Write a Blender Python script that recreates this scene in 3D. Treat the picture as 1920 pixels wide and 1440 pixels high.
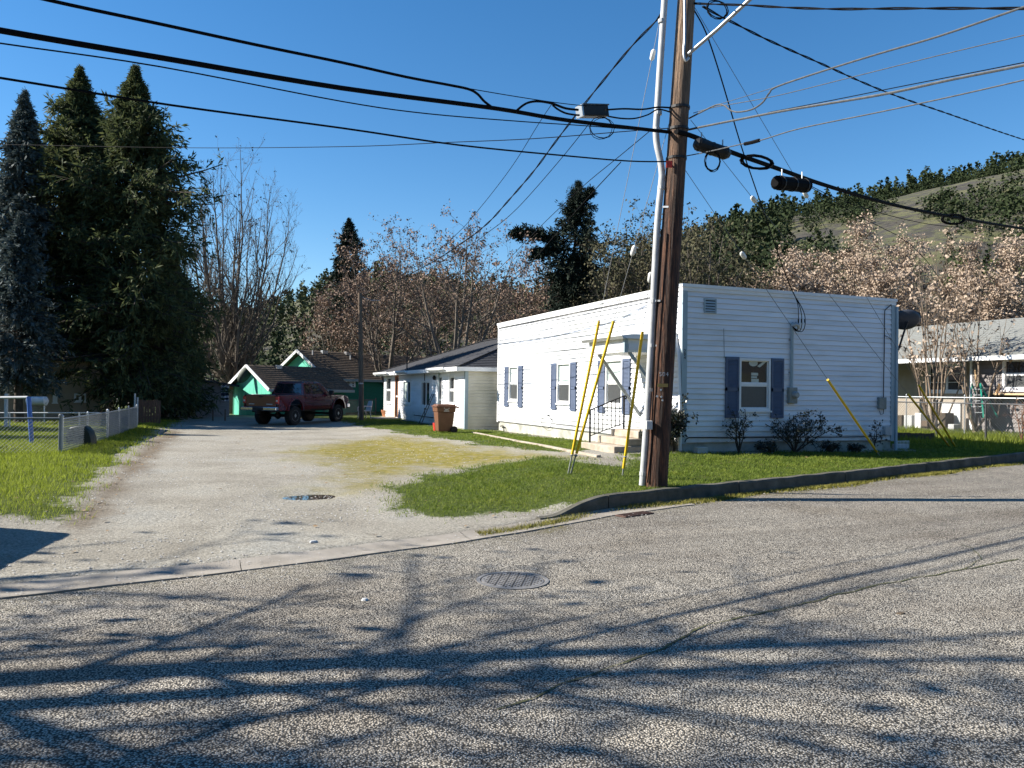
import bpy, math, random
import numpy as np
from mathutils import Vector, Matrix
for o in list(bpy.data.objects): bpy.data.objects.remove(o)
scn = bpy.context.scene
COL = scn.collection
rng = np.random.default_rng(7); random.seed(7)
R_ = math.radians
# ------------------------------------------------------------------ camera, sky, sun, exposure
CF, CYAW, CPIT, CROL = 1464.58, .3720635, .00913143, .01386324
CP = np.array([-10.3135, -15.5139, 1.5571])
def cam_axes(yaw, pit, rol):
    f = np.array([math.sin(yaw)*math.cos(pit), math.cos(yaw)*math.cos(pit), math.sin(pit)])
    r = np.array([math.cos(yaw), -math.sin(yaw), 0.]); u = np.cross(r, f)
    c, s = math.cos(rol), math.sin(rol)
    return np.array([c*r+s*u, -s*r+c*u, f])
CM = cam_axes(CYAW, CPIT, CROL)
cd = bpy.data.cameras.new('camera'); cam = bpy.data.objects.new('camera', cd); COL.objects.link(cam)
cd.sensor_width = 36; cd.lens = CF/1920*36; cd.clip_start = .1; cd.clip_end = 6000
cam.matrix_world = Matrix(((CM[0][0], CM[1][0], -CM[2][0], CP[0]), (CM[0][1], CM[1][1], -CM[2][1], CP[1]),
                           (CM[0][2], CM[1][2], -CM[2][2], CP[2]), (0, 0, 0, 1)))
scn.camera = cam
SUN_EL, SUN_DX, SUN_DY = R_(35), -.928, .371          # the sun stands to the left of the house, a little beyond it
L_ = np.array([SUN_DX*math.cos(SUN_EL), SUN_DY*math.cos(SUN_EL), math.sin(SUN_EL)])
w = bpy.data.worlds.new('World'); scn.world = w; w.use_nodes = True
nt = w.node_tree; nt.nodes.clear()
sky = nt.nodes.new('ShaderNodeTexSky'); sky.sky_type = 'NISHITA'; sky.sun_disc = False
sky.sun_elevation = SUN_EL; sky.sun_rotation = math.atan2(SUN_DX, SUN_DY)
sky.altitude = 300; sky.air_density = 1.0; sky.dust_density = .0; sky.ozone_density = 2.5
bg = nt.nodes.new('ShaderNodeBackground'); bg.inputs[1].default_value = .076
wo = nt.nodes.new('ShaderNodeOutputWorld'); hs = nt.nodes.new('ShaderNodeHueSaturation'); hs.inputs['Saturation'].default_value = 1.30; nt.links.new(sky.outputs[0], hs.inputs['Color']); nt.links.new(hs.outputs[0], bg.inputs[0]); nt.links.new(bg.outputs[0], wo.inputs[0])
sd = bpy.data.lights.new('sun', 'SUN'); sd.energy = 5.0; sd.angle = R_(.53); sd.color = (1, .94, .84)
so = bpy.data.objects.new('sun', sd); COL.objects.link(so); so.location = (-30, 10, 30)
so.rotation_euler = Vector(-L_).to_track_quat('-Z', 'Y').to_euler()
scn.view_settings.view_transform = 'Standard'; scn.view_settings.look = 'None'
scn.view_settings.exposure = 1.15; scn.view_settings.gamma = 1
# ------------------------------------------------------------------ pixel -> place (distance always from ground, wall or size)
def ray(x, y): return np.array([(x-960)/CF, (720-y)/CF, 1.]) @ CM
def atd(x, y, d): return CP + d*ray(x, y)
def onX(x, y, X=0.): d = ray(x, y); return CP + d*(X-CP[0])/d[0]
def onY(x, y, Y=0.): d = ray(x, y); return CP + d*(Y-CP[1])/d[1]
def onz(x, y, z=0.): d = ray(x, y); return CP + d*(z-CP[2])/d[2]
def onplane(x, y, A, B):                                # the upright plane through plan points A and B
    n = np.array([B[1]-A[1], -(B[0]-A[0]), 0.]); d = ray(x, y)
    return CP + d*(((A[0]-CP[0])*n[0]+(A[1]-CP[1])*n[1])/(d@n))
def depth(P): return (np.asarray(P)-CP) @ CM[2]
# ------------------------------------------------------------------ the lie of the land
KX = [-90, -11.9, -9.83, -7.49, -5.9, -4.95, -3.15, 1.55, 9.05, 90]
KY = [-33., -7.62, -7.17, -6.45, -5.75, -5.27, -4.66, -3.64, -1.75, 19.]
def sst(x, a, b): t = np.clip((np.asarray(x, float)-a)/(b-a), 0, 1); return t*t*(3-2*t)
def ky(x): return np.interp(x, KX, KY)
def zr(x): return -.2 + .012*np.clip(np.asarray(x, float)+3, 0, 25)
def kerb_h(x): return .02 + .18*sst(x, -6.0, -4.7)
def gz(x, y):
    x = np.asarray(x, float); y = np.asarray(y, float); d = y-ky(x)
    rise = .17-.09*sst(x, 0, 6.5)-.05*sst(x, 6.5, 10)
    lawn = zr(x)+kerb_h(x)-.012 + rise*sst(d, 0, 4.2)*(1-.75*sst(y, 0, 11)*(1-sst(x, 0, 6.5)))
    drive = -.185 + .11*sst(d, 0, 7) + .05*sst(y, 18, 30)
    left = -.185 + .17*sst(d, 0.6, 4)
    wr = sst(x, -7.6+np.clip(d, 0, 5)*.12, -4.6+np.clip(d, 0, 5)*.55); wl = 1-sst(x, -13.2, -10.8+0*d)
    z = drive*(1-wr)+lawn*wr
    z = z*(1-wl)+left*wl
    bump = .012*np.sin(x*1.7+y*.6)*np.sin(y*1.3-x*.4)
    return z+bump*sst(d, .3, 1.5)
def gp(x, y):                                           # pixel -> ground
    d = ray(x, y); t = 3.
    for i in range(4000):
        p = CP+t*d
        zz = gz(p[0], p[1]) if p[1] > ky(p[0]) else zr(p[0])
        if p[2] <= zz: break
        t += .02
    return p
# ------------------------------------------------------------------ materials
def lin(c):
    if isinstance(c, (int, float)): c = (c, c, c)
    return (*c[:3], 1)
def hexc(r, g, b):                                      # picture value -> base colour
    f = lambda v: ((v/255+.055)/1.055)**2.4 if v > 10 else v/255/12.92
    return (f(r), f(g), f(b))
MATS = {}
def mk(name, cols, scale=4., rough=.8, bump=0., bscale=60., metal=0., stretch=(1, 1, 1), spec=.35, detail=6, cols2=None, scale2=.6, mix2=.5, obj=False, alpha=None, trans=0., rand=0., transl=0.):
    m = bpy.data.materials.new(name); m.use_nodes = True; MATS[name] = m
    n = m.node_tree.nodes; l = m.node_tree.links; b = n['Principled BSDF']
    if not isinstance(cols[0], (tuple, list)): cols = [cols]
    geo = n.new('ShaderNodeTexCoord') if obj else n.new('ShaderNodeNewGeometry')
    mp = n.new('ShaderNodeMapping'); mp.inputs['Scale'].default_value = stretch
    l.new(geo.outputs['Object' if obj else 'Position'], mp.inputs[0])
    def ramp(cc, sc, dt):
        no = n.new('ShaderNodeTexNoise'); no.inputs['Scale'].default_value = sc; no.inputs['Detail'].default_value = dt; no.inputs['Roughness'].default_value = .62
        l.new(mp.outputs[0], no.inputs[0])
        r = n.new('ShaderNodeValToRGB'); e = r.color_ramp.elements
        k = len(cc)
        while len(e) < k: e.new(.5)
        for i in range(k): e[i].position = .3+.4*i/max(1, k-1); e[i].color = lin(cc[i])
        l.new(no.outputs[0], r.inputs[0]); return r.outputs[0]
    if len(cols) == 1: cols = [tuple(v*.93 for v in cols[0][:3]), tuple(min(1, v*1.05) for v in cols[0][:3])]
    c = ramp(cols, scale, detail)
    if cols2:
        c2 = ramp(cols2, scale2, 4)
        mx = n.new('ShaderNodeMix'); mx.data_type = 'RGBA'; mx.blend_type = 'MULTIPLY'; mx.inputs[0].default_value = mix2
        l.new(c, mx.inputs[6]); l.new(c2, mx.inputs[7]); c = mx.outputs[2]
    if rand:
        oi = n.new('ShaderNodeObjectInfo'); ma = n.new('ShaderNodeMapRange'); ma.inputs[3].default_value = 1-rand; ma.inputs[4].default_value = 1+rand*.3
        l.new(oi.outputs['Random'], ma.inputs[0])
        mx = n.new('ShaderNodeMix'); mx.data_type = 'RGBA'; mx.blend_type = 'MULTIPLY'; mx.inputs[0].default_value = 1
        l.new(c, mx.inputs[6]); l.new(ma.outputs[0], mx.inputs[7]); c = mx.outputs[2]
    l.new(c, b.inputs['Base Color'])
    b.inputs['Roughness'].default_value = rough; b.inputs['Metallic'].default_value = metal; b.inputs['Specular IOR Level'].default_value = spec
    if trans: b.inputs['Transmission Weight'].default_value = trans
    if bump:
        no = n.new('ShaderNodeTexNoise'); no.inputs['Scale'].default_value = bscale; no.inputs['Detail'].default_value = 4
        l.new(mp.outputs[0], no.inputs[0]); bm = n.new('ShaderNodeBump'); bm.inputs['Strength'].default_value = min(1, bump); bm.inputs['Distance'].default_value = .02*max(1, bump)
        l.new(no.outputs[0], bm.inputs['Height']); l.new(bm.outputs[0], b.inputs['Normal'])
    if transl:
        tb = n.new('ShaderNodeBsdfTranslucent'); l.new(c, tb.inputs[0]); ms = n.new('ShaderNodeMixShader'); ms.inputs[0].default_value = transl
        l.new(b.outputs[0], ms.inputs[1]); l.new(tb.outputs[0], ms.inputs[2]); l.new(ms.outputs[0], n['Material Output'].inputs[0])
    return m
def glass_mat(name, col, rough=.04, spec=1.0):           # window glass seen from outside: dark, mirror-like
    m = mk(name, [col], scale=3, rough=rough, spec=spec); return m
M_sid = mk('white_siding', [(.77, .79, .84), (.84, .86, .89)], scale=1.2, rough=.5, bump=.08, bscale=25, stretch=(.4, .4, 3), cols2=[(.70, .70, .66), (.95, .95, .94), (1, 1, 1)], scale2=1.6, mix2=.6, rand=.07)
_n = M_sid.node_tree.nodes; _l = M_sid.node_tree.links; _b = _n['Principled BSDF']; _src = _b.inputs['Base Color'].links[0].from_socket   # splashed dirt along the foot of the wall
_g = _n.new('ShaderNodeNewGeometry'); _s = _n.new('ShaderNodeSeparateXYZ'); _l.new(_g.outputs['Position'], _s.inputs[0]); _mr = _n.new('ShaderNodeMapRange'); _mr.inputs[1].default_value = .85; _mr.inputs[2].default_value = .35; _l.new(_s.outputs[2], _mr.inputs[0])
_no = _n.new('ShaderNodeTexNoise'); _no.inputs['Scale'].default_value = 5; _no.inputs['Detail'].default_value = 7; _no.inputs['Roughness'].default_value = .7; _l.new(_g.outputs['Position'], _no.inputs[0]); _m2 = _n.new('ShaderNodeMath'); _m2.operation = 'MULTIPLY'; _l.new(_mr.outputs[0], _m2.inputs[0]); _l.new(_no.outputs[0], _m2.inputs[1])
_mx = _n.new('ShaderNodeMix'); _mx.data_type = 'RGBA'; _mx.inputs[7].default_value = (.33, .31, .24, 1); _l.new(_m2.outputs[0], _mx.inputs[0]); _l.new(_src, _mx.inputs[6]); _l.new(_mx.outputs[2], _b.inputs['Base Color'])
M_trim = mk('white_trim', [(.74, .75, .75), (.82, .82, .82)], scale=3, rough=.45)
M_corner = mk('blue_grey_trim', [(.30, .38, .42), (.36, .44, .48)], scale=3, rough=.55)
M_shut = mk('blue_shutter', [(.075, .10, .165), (.10, .13, .20)], scale=4, rough=.55)
M_conc = mk('foundation_concrete', [(.30, .30, .28), (.46, .45, .42), (.52, .51, .47)], scale=2.2, rough=.9, bump=.25, bscale=30, cols2=[(.55, .58, .38), (1, 1, 1)], scale2=1.1, mix2=.55)
M_step = mk('step_concrete', [(.36, .31, .25), (.52, .46, .38)], scale=5, rough=.9, bump=.3, bscale=50, cols2=[(.55, .5, .42), (1, 1, 1)], scale2=2, mix2=.7)
M_glassd = glass_mat('dark_window_glass', (.02, .022, .025))
M_glassb = mk('insect_screen', [(.055, .058, .06), (.075, .078, .08)], scale=20, rough=.35, spec=.6)
M_blind = mk('pale_blind', [(.42, .50, .47), (.50, .57, .54)], scale=3, rough=.6, stretch=(1, 1, 14))
M_black = mk('black_iron', [(.012, .012, .013), (.022, .02, .02)], scale=20, rough=.5)
M_cable = mk('black_cable', [(.003, .003, .004), (.007, .007, .008)], scale=20, rough=.8, spec=.1)
M_galv = mk('galvanised_metal', [(.36, .38, .40), (.50, .52, .53)], scale=8, rough=.42, metal=.65, spec=.5)
M_wire = mk('steel_strand', [(.11, .115, .12), (.18, .185, .19)], scale=30, rough=.6, metal=.2)
M_pvc = mk('grey_conduit', [(.44, .45, .46), (.54, .55, .55)], scale=5, rough=.5, cols2=[(.75, .74, .72), (1, 1, 1)], scale2=2.5)
M_meter = mk('grey_meter_paint', [(.20, .22, .20), (.28, .29, .27)], scale=12, rough=.6)
M_yel = mk('yellow_plastic', [(.72, .46, .015), (.82, .56, .03)], scale=4, rough=.45, cols2=[(.8, .75, .6), (1, 1, 1)], scale2=5)
M_shing = mk('dark_shingles', [(.028, .030, .036), (.065, .066, .074)], scale=9, rough=.9, bump=.5, bscale=30, stretch=(1, 1, 6), cols2=[(.7, .7, .7), (1, 1, 1)])
M_cream = mk('cream_siding', [(.62, .58, .47), (.72, .68, .56)], scale=2, rough=.55, cols2=[(.6, .6, .5), (1, 1, 1)], scale2=.9)
M_tan = mk('tan_wall', [(.34, .26, .19), (.40, .32, .24)], scale=3, rough=.85)
M_bin = mk('brown_plastic', [(.135, .06, .032), (.175, .082, .045)], scale=4, rough=.5)
M_rubber = mk('tyre_rubber', [(.010, .010, .010), (.022, .021, .02)], scale=20, rough=.85, bump=.4, bscale=40)
M_orange = mk('terracotta', [(.50, .20, .09), (.60, .26, .13)], scale=9, rough=.8)
M_red = mk('red_plastic', [(.55, .04, .025), (.65, .06, .04)], scale=9, rough=.5)
M_wood = mk('weathered_timber', [(.09, .065, .045), (.18, .13, .09)], scale=6, rough=.9, stretch=(6, 6, .6), bump=.5, bscale=20)
M_dirt = mk('bare_soil', [(.055, .042, .03), (.12, .09, .06)], scale=7, rough=.95, bump=.6, bscale=40)
# ------------------------------------------------------------------ mesh helpers
def tag(o, label=None, cat=None, group=None, kind=None):
    if label: o['label'] = label
    if cat: o['category'] = cat
    if group: o['group'] = group
    if kind: o['kind'] = kind
    return o
def thing(name, label, cat, loc=(0, 0, 0), rz=0., group=None):
    o = bpy.data.objects.new(name, None); COL.objects.link(o); o.empty_display_size = .2
    o.location = tuple(float(v) for v in loc); o.rotation_euler = (0, 0, rz)
    return tag(o, label, cat, group)
def rootloc(o):
    v = Vector((0, 0, 0))
    while o is not None: v += Vector(o.location); o = o.parent
    return v
def mesh_np(name, V, F, mat, smooth=False):
    me = bpy.data.meshes.new(name); V = np.asarray(V, np.float32); F = np.asarray(F, np.int32); k = F.shape[1]
    me.vertices.add(len(V)); me.vertices.foreach_set('co', V.ravel())
    me.loops.add(F.size); me.loops.foreach_set('vertex_index', F.ravel())
    me.polygons.add(len(F)); me.polygons.foreach_set('loop_start', np.arange(0, F.size, k, dtype=np.int32)); me.polygons.foreach_set('loop_total', np.full(len(F), k, np.int32))
    if smooth: me.polygons.foreach_set('use_smooth', np.ones(len(F), bool))
    if mat: me.materials.append(mat)
    me.update(calc_edges=True); return me
def link(name, me, parent=None, loc=(0, 0, 0)):
    o = bpy.data.objects.new(name, me); COL.objects.link(o); o.location = loc
    if parent: o.parent = parent
    return o
class MB:
    def __init__(s): s.v = []; s.f = []
    def add(s, V, F):
        b = len(s.v); s.v.extend([tuple(float(c) for c in p) for p in V]); s.f.extend([tuple(i+b for i in f) for f in F]); return s
    def box(s, x0, x1, y0, y1, z0, z1):
        V = [(x, y, z) for z in (z0, z1) for y in (y0, y1) for x in (x0, x1)]
        return s.add(V, [(0, 2, 3, 1), (4, 5, 7, 6), (0, 1, 5, 4), (2, 6, 7, 3), (0, 4, 6, 2), (1, 3, 7, 5)])
    def obox(s, c, sx, sy, sz, M):                        # oriented box
        q = [(x, y, z) for z in (-sz/2, sz/2) for y in (-sy/2, sy/2) for x in (-sx/2, sx/2)]
        V = [Vector(c)+M @ Vector(p) for p in q]
        return s.add(V, [(0, 2, 3, 1), (4, 5, 7, 6), (0, 1, 5, 4), (2, 6, 7, 3), (0, 4, 6, 2), (1, 3, 7, 5)])
    def bar(s, a, b, wd, ht):
        a = Vector([float(t) for t in a]); b = Vector([float(t) for t in b]); d = b-a; q = d.to_track_quat('X', 'Z').to_matrix()
        return s.obox((a+b)/2, d.length, wd, ht, q)
    def prism(s, poly, axis, a, b):                       # poly in the two other axes
        def P(p, t): return {'x': (t, p[0], p[1]), 'y': (p[0], t, p[1]), 'z': (p[0], p[1], t)}[axis]
        n = len(poly); V = [P(p, a) for p in poly]+[P(p, b) for p in poly]
        F = [tuple(range(n))[::-1], tuple(range(n, 2*n))]+[(i, (i+1) % n, n+(i+1) % n, n+i) for i in range(n)]
        return s.add(V, F)
    def tube(s, pts, r, n=8, cap=True):
        pts = [Vector([float(t) for t in p]) for p in pts]; K = len(pts)
        rs = r if isinstance(r, (list, tuple, np.ndarray)) else [r]*K
        V = []; up = None
        for i in range(K):
            d = (pts[min(i+1, K-1)]-pts[max(i-1, 0)]).normalized()
            if up is None: up = Vector((0, 0, 1)) if abs(d.z) < .9 else Vector((1, 0, 0))
            a = d.cross(up).normalized(); b2 = a.cross(d).normalized(); up = b2
            for j in range(n):
                t = 2*math.pi*j/n; V.append(pts[i]+a*(rs[i]*math.cos(t))+b2*(rs[i]*math.sin(t)))
        F = [(i*n+j, i*n+(j+1) % n, (i+1)*n+(j+1) % n, (i+1)*n+j) for i in range(K-1) for j in range(n)]
        if cap: F += [tuple(range(n))[::-1], tuple((K-1)*n+j for j in range(n))]
        return s.add(V, F)
    def lathe(s, prof, n=20, axis='z', c=(0, 0, 0)):      # prof: (r, h)
        V = []
        for r, h in prof:
            for j in range(n):
                t = 2*math.pi*j/n; p = (r*math.cos(t), r*math.sin(t), h)
                if axis == 'y': p = (p[0], h, p[1])
                if axis == 'x': p = (h, p[0], p[1])
                V.append((p[0]+c[0], p[1]+c[1], p[2]+c[2]))
        K = len(prof); F = [(i*n+j, i*n+(j+1) % n, (i+1)*n+(j+1) % n, (i+1)*n+j) for i in range(K-1) for j in range(n)]
        F += [tuple(range(n))[::-1], tuple((K-1)*n+j for j in range(n))]
        return s.add(V, F)
    def mesh(s, name, mat, smooth=False):
        me = bpy.data.meshes.new(name); me.from_pydata(s.v, [], s.f); me.materials.append(mat)
        if smooth: me.polygons.foreach_set('use_smooth', [True]*len(me.polygons))
        me.update(); return me
    def build(s, name, mat, parent=None, world=True, smooth=False, bev=0., kind=None):
        v = np.array(s.v, float)
        if parent is not None:
            off = np.array(rootloc(parent)) if world else np.zeros(3); loc = (0, 0, 0)
        else:
            off = np.array([(v[:, 0].min()+v[:, 0].max())/2, (v[:, 1].min()+v[:, 1].max())/2, v[:, 2].min()]); loc = tuple(off)
        s.v = [tuple(p) for p in (v-off)]
        o = link(name, s.mesh(name, mat, smooth), parent, loc)
        if bev:
            md = o.modifiers.new('bevel', 'BEVEL'); md.width = bev; md.segments = 2; md.limit_method = 'ANGLE'
        if smooth:
            try: o.data.set_sharp_from_angle(angle=R_(40))
            except Exception: pass
        if kind: o['kind'] = kind
        return o
def copy_tree(o, parent=None):
    c = o.copy(); COL.objects.link(c); c.parent = parent
    for ch in list(o.children): copy_tree(ch, c)
    return c
def text_mesh(txt, size, mat):
    cu = bpy.data.curves.new('lettering', 'FONT'); cu.body = txt; cu.size = size; cu.extrude = .003; cu.align_x = 'CENTER'; cu.align_y = 'CENTER'
    ob = bpy.data.objects.new('lettering', cu); COL.objects.link(ob)
    dg = bpy.context.evaluated_depsgraph_get(); me = bpy.data.meshes.new_from_object(ob.evaluated_get(dg)); me.materials.clear(); me.materials.append(mat)
    bpy.data.objects.remove(ob); bpy.data.curves.remove(cu); return me
# ------------------------------------------------------------------ ground cover masks (world plan polygons)
def W2(pts): return [tuple(gp(*p)[:2]) for p in pts]
def psdf(poly, x, y):                                    # signed distance, positive inside
    d = np.full(x.shape, 1e9); ins = np.zeros(x.shape, bool); n = len(poly)
    for i in range(n):
        ax, ay = poly[i]; bx, by = poly[(i+1) % n]
        ex, ey = bx-ax, by-ay; t = np.clip(((x-ax)*ex+(y-ay)*ey)/(ex*ex+ey*ey+1e-9), 0, 1)
        d = np.minimum(d, np.hypot(x-ax-t*ex, y-ay-t*ey))
        c = ((ay > y) != (by > y)) & (x < (bx-ax)*(y-ay)/(by-ay+1e-12)+ax); ins ^= c
    return np.where(ins, d, -d)
def vnoise(x, y, s, seed=0):
    r = np.random.default_rng(seed); out = 0; a = 1.
    for o in range(4):
        th = r.uniform(0, 6.28, 5); ph = r.uniform(0, 6.28, 5)
        out = out+a*sum(np.sin((x*np.cos(t)+y*np.sin(t))*s*(1+.23*k)+p) for k, (t, p) in enumerate(zip(th, ph)))/5
        s *= 2.1; a *= .55
    return out
PG_left = W2([(0, 972), (60, 990), (118, 994), (150, 958), (175, 925), (212, 885), (248, 852), (278, 826), (303, 806), (335, 795)])+[(-11.2, 27), (-12, 60), (-60, 60), (-60, -20), (-16, -6.3)]
PG_front = W2([(1045, 963), (960, 972), (880, 979), (790, 977), (715, 956), (676, 936), (705, 912), (760, 893), (840, 879), (930, 866), (1010, 856), (1060, 855), (1110, 864), (1150, 868)])+[(-1.7, .2), (0, .1), (6.6, -.05), (7.2, 3), (8, 14), (30, 30), (60, 30), (60, 11.8), (9.05, -3.4), (1.55, -5.3), (-3.15, -6.3), (-4.6, -6.1)]
PG_back = W2([(690, 803), (745, 812), (830, 824), (905, 836), (980, 845), (1060, 853)])+[(-1.5, 1.4), (-.02, 1.2), (-.02, 12.4), (-1.0, 13), (-1.1, 28), (8, 31), (8, 60), (-12, 60), (-9.5, 33), (-4.6, 26)]
PG_moss = W2([(560, 848), (640, 832), (735, 818), (850, 836), (960, 849), (1040, 858), (930, 868), (800, 876), (720, 884), (690, 905), (660, 915), (690, 880), (620, 862)])
PG_edge = W2([(118, 994), (150, 958), (212, 885), (278, 826), (303, 806), (345, 806), (300, 850), (262, 890), (225, 935), (190, 975), (150, 1005)])
def cover(x, y):
    nz = vnoise(x, y, 2.2, 3)*.22+vnoise(x, y, 9, 4)*.10
    g = sst(psdf(PG_left, x, y)+nz*1.4, -.25, .7)
    g = np.maximum(g, sst(psdf(PG_front, x, y)+nz*1.5, -.2, 1.0))
    g = np.maximum(g, sst(psdf(PG_back, x, y)+nz*1.6, -.3, .6)*.92)
    ms = sst(psdf(PG_moss, x, y)+nz*2.6, -1.3, .8)
    g = np.maximum(g, (y < ky(x)-16)*.95)
    dr = sst(psdf(PG_edge, x, y)+nz, -.2, .3)
    return g, ms*(1-.6*g), dr
# ------------------------------------------------------------------ ground
def axis(a, b, st, lo, hi):
    c = list(np.arange(a, b+1e-6, st)); o = []; s = st; v = a
    while v > lo: s *= 1.28; v -= s; o.append(v)
    p = []; s = st; v = c[-1]
    while v < hi: s *= 1.28; v += s; p.append(v)
    return np.array(o[::-1]+c+p)
gx = axis(-15, 13, .145, -3000, 3000); gy = axis(-8.5, 28, .145, -300, 4000)
X, Y = np.meshgrid(gx, gy); Z = gz(X, Y); under = Y < ky(X)+np.where(X > -6.1, .155, .04)
Z = np.where(under, zr(X)-.06, Z)
g_, m_, d_ = cover(X, Y)
Z += np.where(under, 0, .012*g_+.006*vnoise(X, Y, 5, 9))
PUD = gp(577, 927)
pd = np.hypot((X-PUD[0])/.55, (Y-PUD[1])/.42); Z -= .055*(1-sst(pd, .35, 1.5))
V = np.stack([X, Y, Z], -1).reshape(-1, 3); nx = len(gx); ny = len(gy)
I = np.arange(nx*ny).reshape(ny, nx); F = np.stack([I[:-1, :-1], I[:-1, 1:], I[1:, 1:], I[1:, :-1]], -1).reshape(-1, 4)
m = bpy.data.materials.new('ground_cover'); m.use_nodes = True; n = m.node_tree.nodes; l = m.node_tree.links; b = n['Principled BSDF']
def nd(t, **k):
    q = n.new(t)
    for a, v in k.items(): setattr(q, a, v)
    return q
def noise(sc, det=6, ro=.6):
    q = nd('ShaderNodeTexNoise'); q.inputs['Scale'].default_value = sc; q.inputs['Detail'].default_value = det; q.inputs['Roughness'].default_value = ro; l.new(pos.outputs['Position'], q.inputs[0]); return q.outputs[0]
def rampc(src, st):
    q = nd('ShaderNodeValToRGB'); e = q.color_ramp.elements
    while len(e) < len(st): e.new(.5)
    for i, (p, c) in enumerate(st): e[i].position = p; e[i].color = lin(c)
    l.new(src, q.inputs[0]); return q.outputs[0]
def mixc(f, a, c, mode='MIX'):
    q = nd('ShaderNodeMix', data_type='RGBA', blend_type=mode)
    if isinstance(f, (int, float)): q.inputs[0].default_value = f
    else: l.new(f, q.inputs[0])
    l.new(a, q.inputs[6]); l.new(c, q.inputs[7]); return q.outputs[2]
def mathn(op, a, c, cl=False):
    q = nd('ShaderNodeMath', operation=op, use_clamp=cl)
    for i, v in enumerate((a, c)):
        if isinstance(v, (int, float)): q.inputs[i].default_value = v
        else: l.new(v, q.inputs[i])
    return q.outputs[0]
pos = nd('ShaderNodeNewGeometry')
at = nd('ShaderNodeAttribute', attribute_name='cover'); sp = nd('ShaderNodeSeparateColor'); l.new(at.outputs['Color'], sp.inputs[0])
grav = rampc(noise(46, 3, .7), [(.25, (.14, .13, .112)), (.5, (.33, .312, .275)), (.75, (.54, .52, .47))])
grav = mixc(.75, grav, rampc(noise(.55, 5), [(.3, (.62, .58, .52)), (.55, (1, .98, .93)), (.7, (.88, .92, .95))]), 'MULTIPLY')
vo = nd('ShaderNodeTexVoronoi'); vo.inputs['Scale'].default_value = 26; l.new(pos.outputs['Position'], vo.inputs[0])
grav = mixc(.5, grav, rampc(vo.outputs['Distance'], [(.0, (1.15, 1.14, 1.1)), (.45, (.9, .9, .88)), (.75, (.55, .54, .52))]), 'MULTIPLY')
soil = rampc(noise(18, 5), [(.3, (.07, .052, .035)), (.6, (.17, .13, .088)), (.75, (.27, .22, .16))])
c = mixc(mathn('MULTIPLY', sp.outputs[2], .85), grav, soil)
moss = rampc(noise(9, 6), [(.3, (.08, .09, .015)), (.5, (.20, .165, .028)), (.75, (.30, .25, .09))])
mf = mathn('MULTIPLY', sp.outputs[1], rampc(noise(3.2, 6, .7), [(.26, (.0, 0, 0)), (.5, (1, 1, 1))]))
c = mixc(mf, c, moss)
grs = rampc(noise(14, 6, .7), [(.28, (.02, .028, .008)), (.5, (.055, .075, .015)), (.72, (.11, .125, .03))])
gf = mathn('ADD', sp.outputs[0], mathn('MULTIPLY', mathn('SUBTRACT', noise(16, 5, .75), .5), .9), True)
gfr = rampc(gf, [(.42, (0, 0, 0)), (.6, (1, 1, 1))])
c = mixc(gfr, c, grs); l.new(c, b.inputs['Base Color']); b.inputs['Roughness'].default_value = .95; b.inputs['Specular IOR Level'].default_value = .15
bm = nd('ShaderNodeBump'); bm.inputs['Strength'].default_value = .7; bm.inputs['Distance'].default_value = .02; l.new(mathn('ADD', noise(55, 3, .7), noise(7, 4)), bm.inputs['Height']); l.new(bm.outputs[0], b.inputs['Normal'])
me = mesh_np('ground', V, F, m, True)
ca = me.color_attributes.new('cover', 'FLOAT_COLOR', 'POINT')
ca.data.foreach_set('color', np.stack([g_, m_, d_, np.ones_like(g_)], -1).astype(np.float32).ravel())
tag(link('ground', me), 'gravel drive, moss and lawn around the houses', kind='structure')
# puddle in the drive
mw = mk('puddle_water', [(.03, .03, .028)], rough=.02, spec=1.0)
pu = MB(); ps = []
for i in range(28):
    t = 2*math.pi*i/28; rr = 1+.22*math.sin(2*t+.5)+.12*math.sin(5*t)
    ps.append((PUD[0]+.62*rr*math.cos(t), PUD[1]+.45*rr*math.sin(t), float(gz(*PUD[:2]))-.040))
pu.add(ps, [tuple(range(28))]); tag(pu.build('puddle', mw), 'small rain puddle in the gravel drive', kind='structure')
# ------------------------------------------------------------------ road
m = bpy.data.materials.new('chip_seal_asphalt'); m.use_nodes = True; n = m.node_tree.nodes; l = m.node_tree.links; b = n['Principled BSDF']; pos = nd('ShaderNodeNewGeometry')
vo = nd('ShaderNodeTexVoronoi'); vo.inputs['Scale'].default_value = 78; vo.inputs['Randomness'].default_value = 1; l.new(pos.outputs['Position'], vo.inputs[0])
sp = nd('ShaderNodeSeparateColor'); l.new(vo.outputs['Color'], sp.inputs[0])
st = rampc(sp.outputs[0], [(.0, (.33, .295, .245)), (.45, (.525, .475, .40)), (.8, (.64, .585, .50)), (1., (.74, .69, .60))])
gap = rampc(vo.outputs['Distance'], [(.30, (1, 1, 1)), (.60, (.10, .10, .10))])
c = mixc(1., st, gap, 'MULTIPLY')
c = mixc(.9, c, rampc(noise(.35, 6, .6), [(.3, (.70, .66, .60)), (.45, (.95, .94, .92)), (.55, (1, 1, .98)), (.68, (1.12, 1.12, 1.1))]), 'MULTIPLY')
c = mixc(.55, c, rampc(noise(7, 6, .75), [(.34, (.62, .60, .58)), (.52, (1, 1, 1)), (.7, (1.15, 1.12, 1.08))]), 'MULTIPLY')
mpr = nd('ShaderNodeMapping'); mpr.inputs['Rotation'].default_value = (0, 0, -.32); mpr.inputs['Scale'].default_value = (.10, 1.1, 1); l.new(pos.outputs['Position'], mpr.inputs[0])
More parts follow.
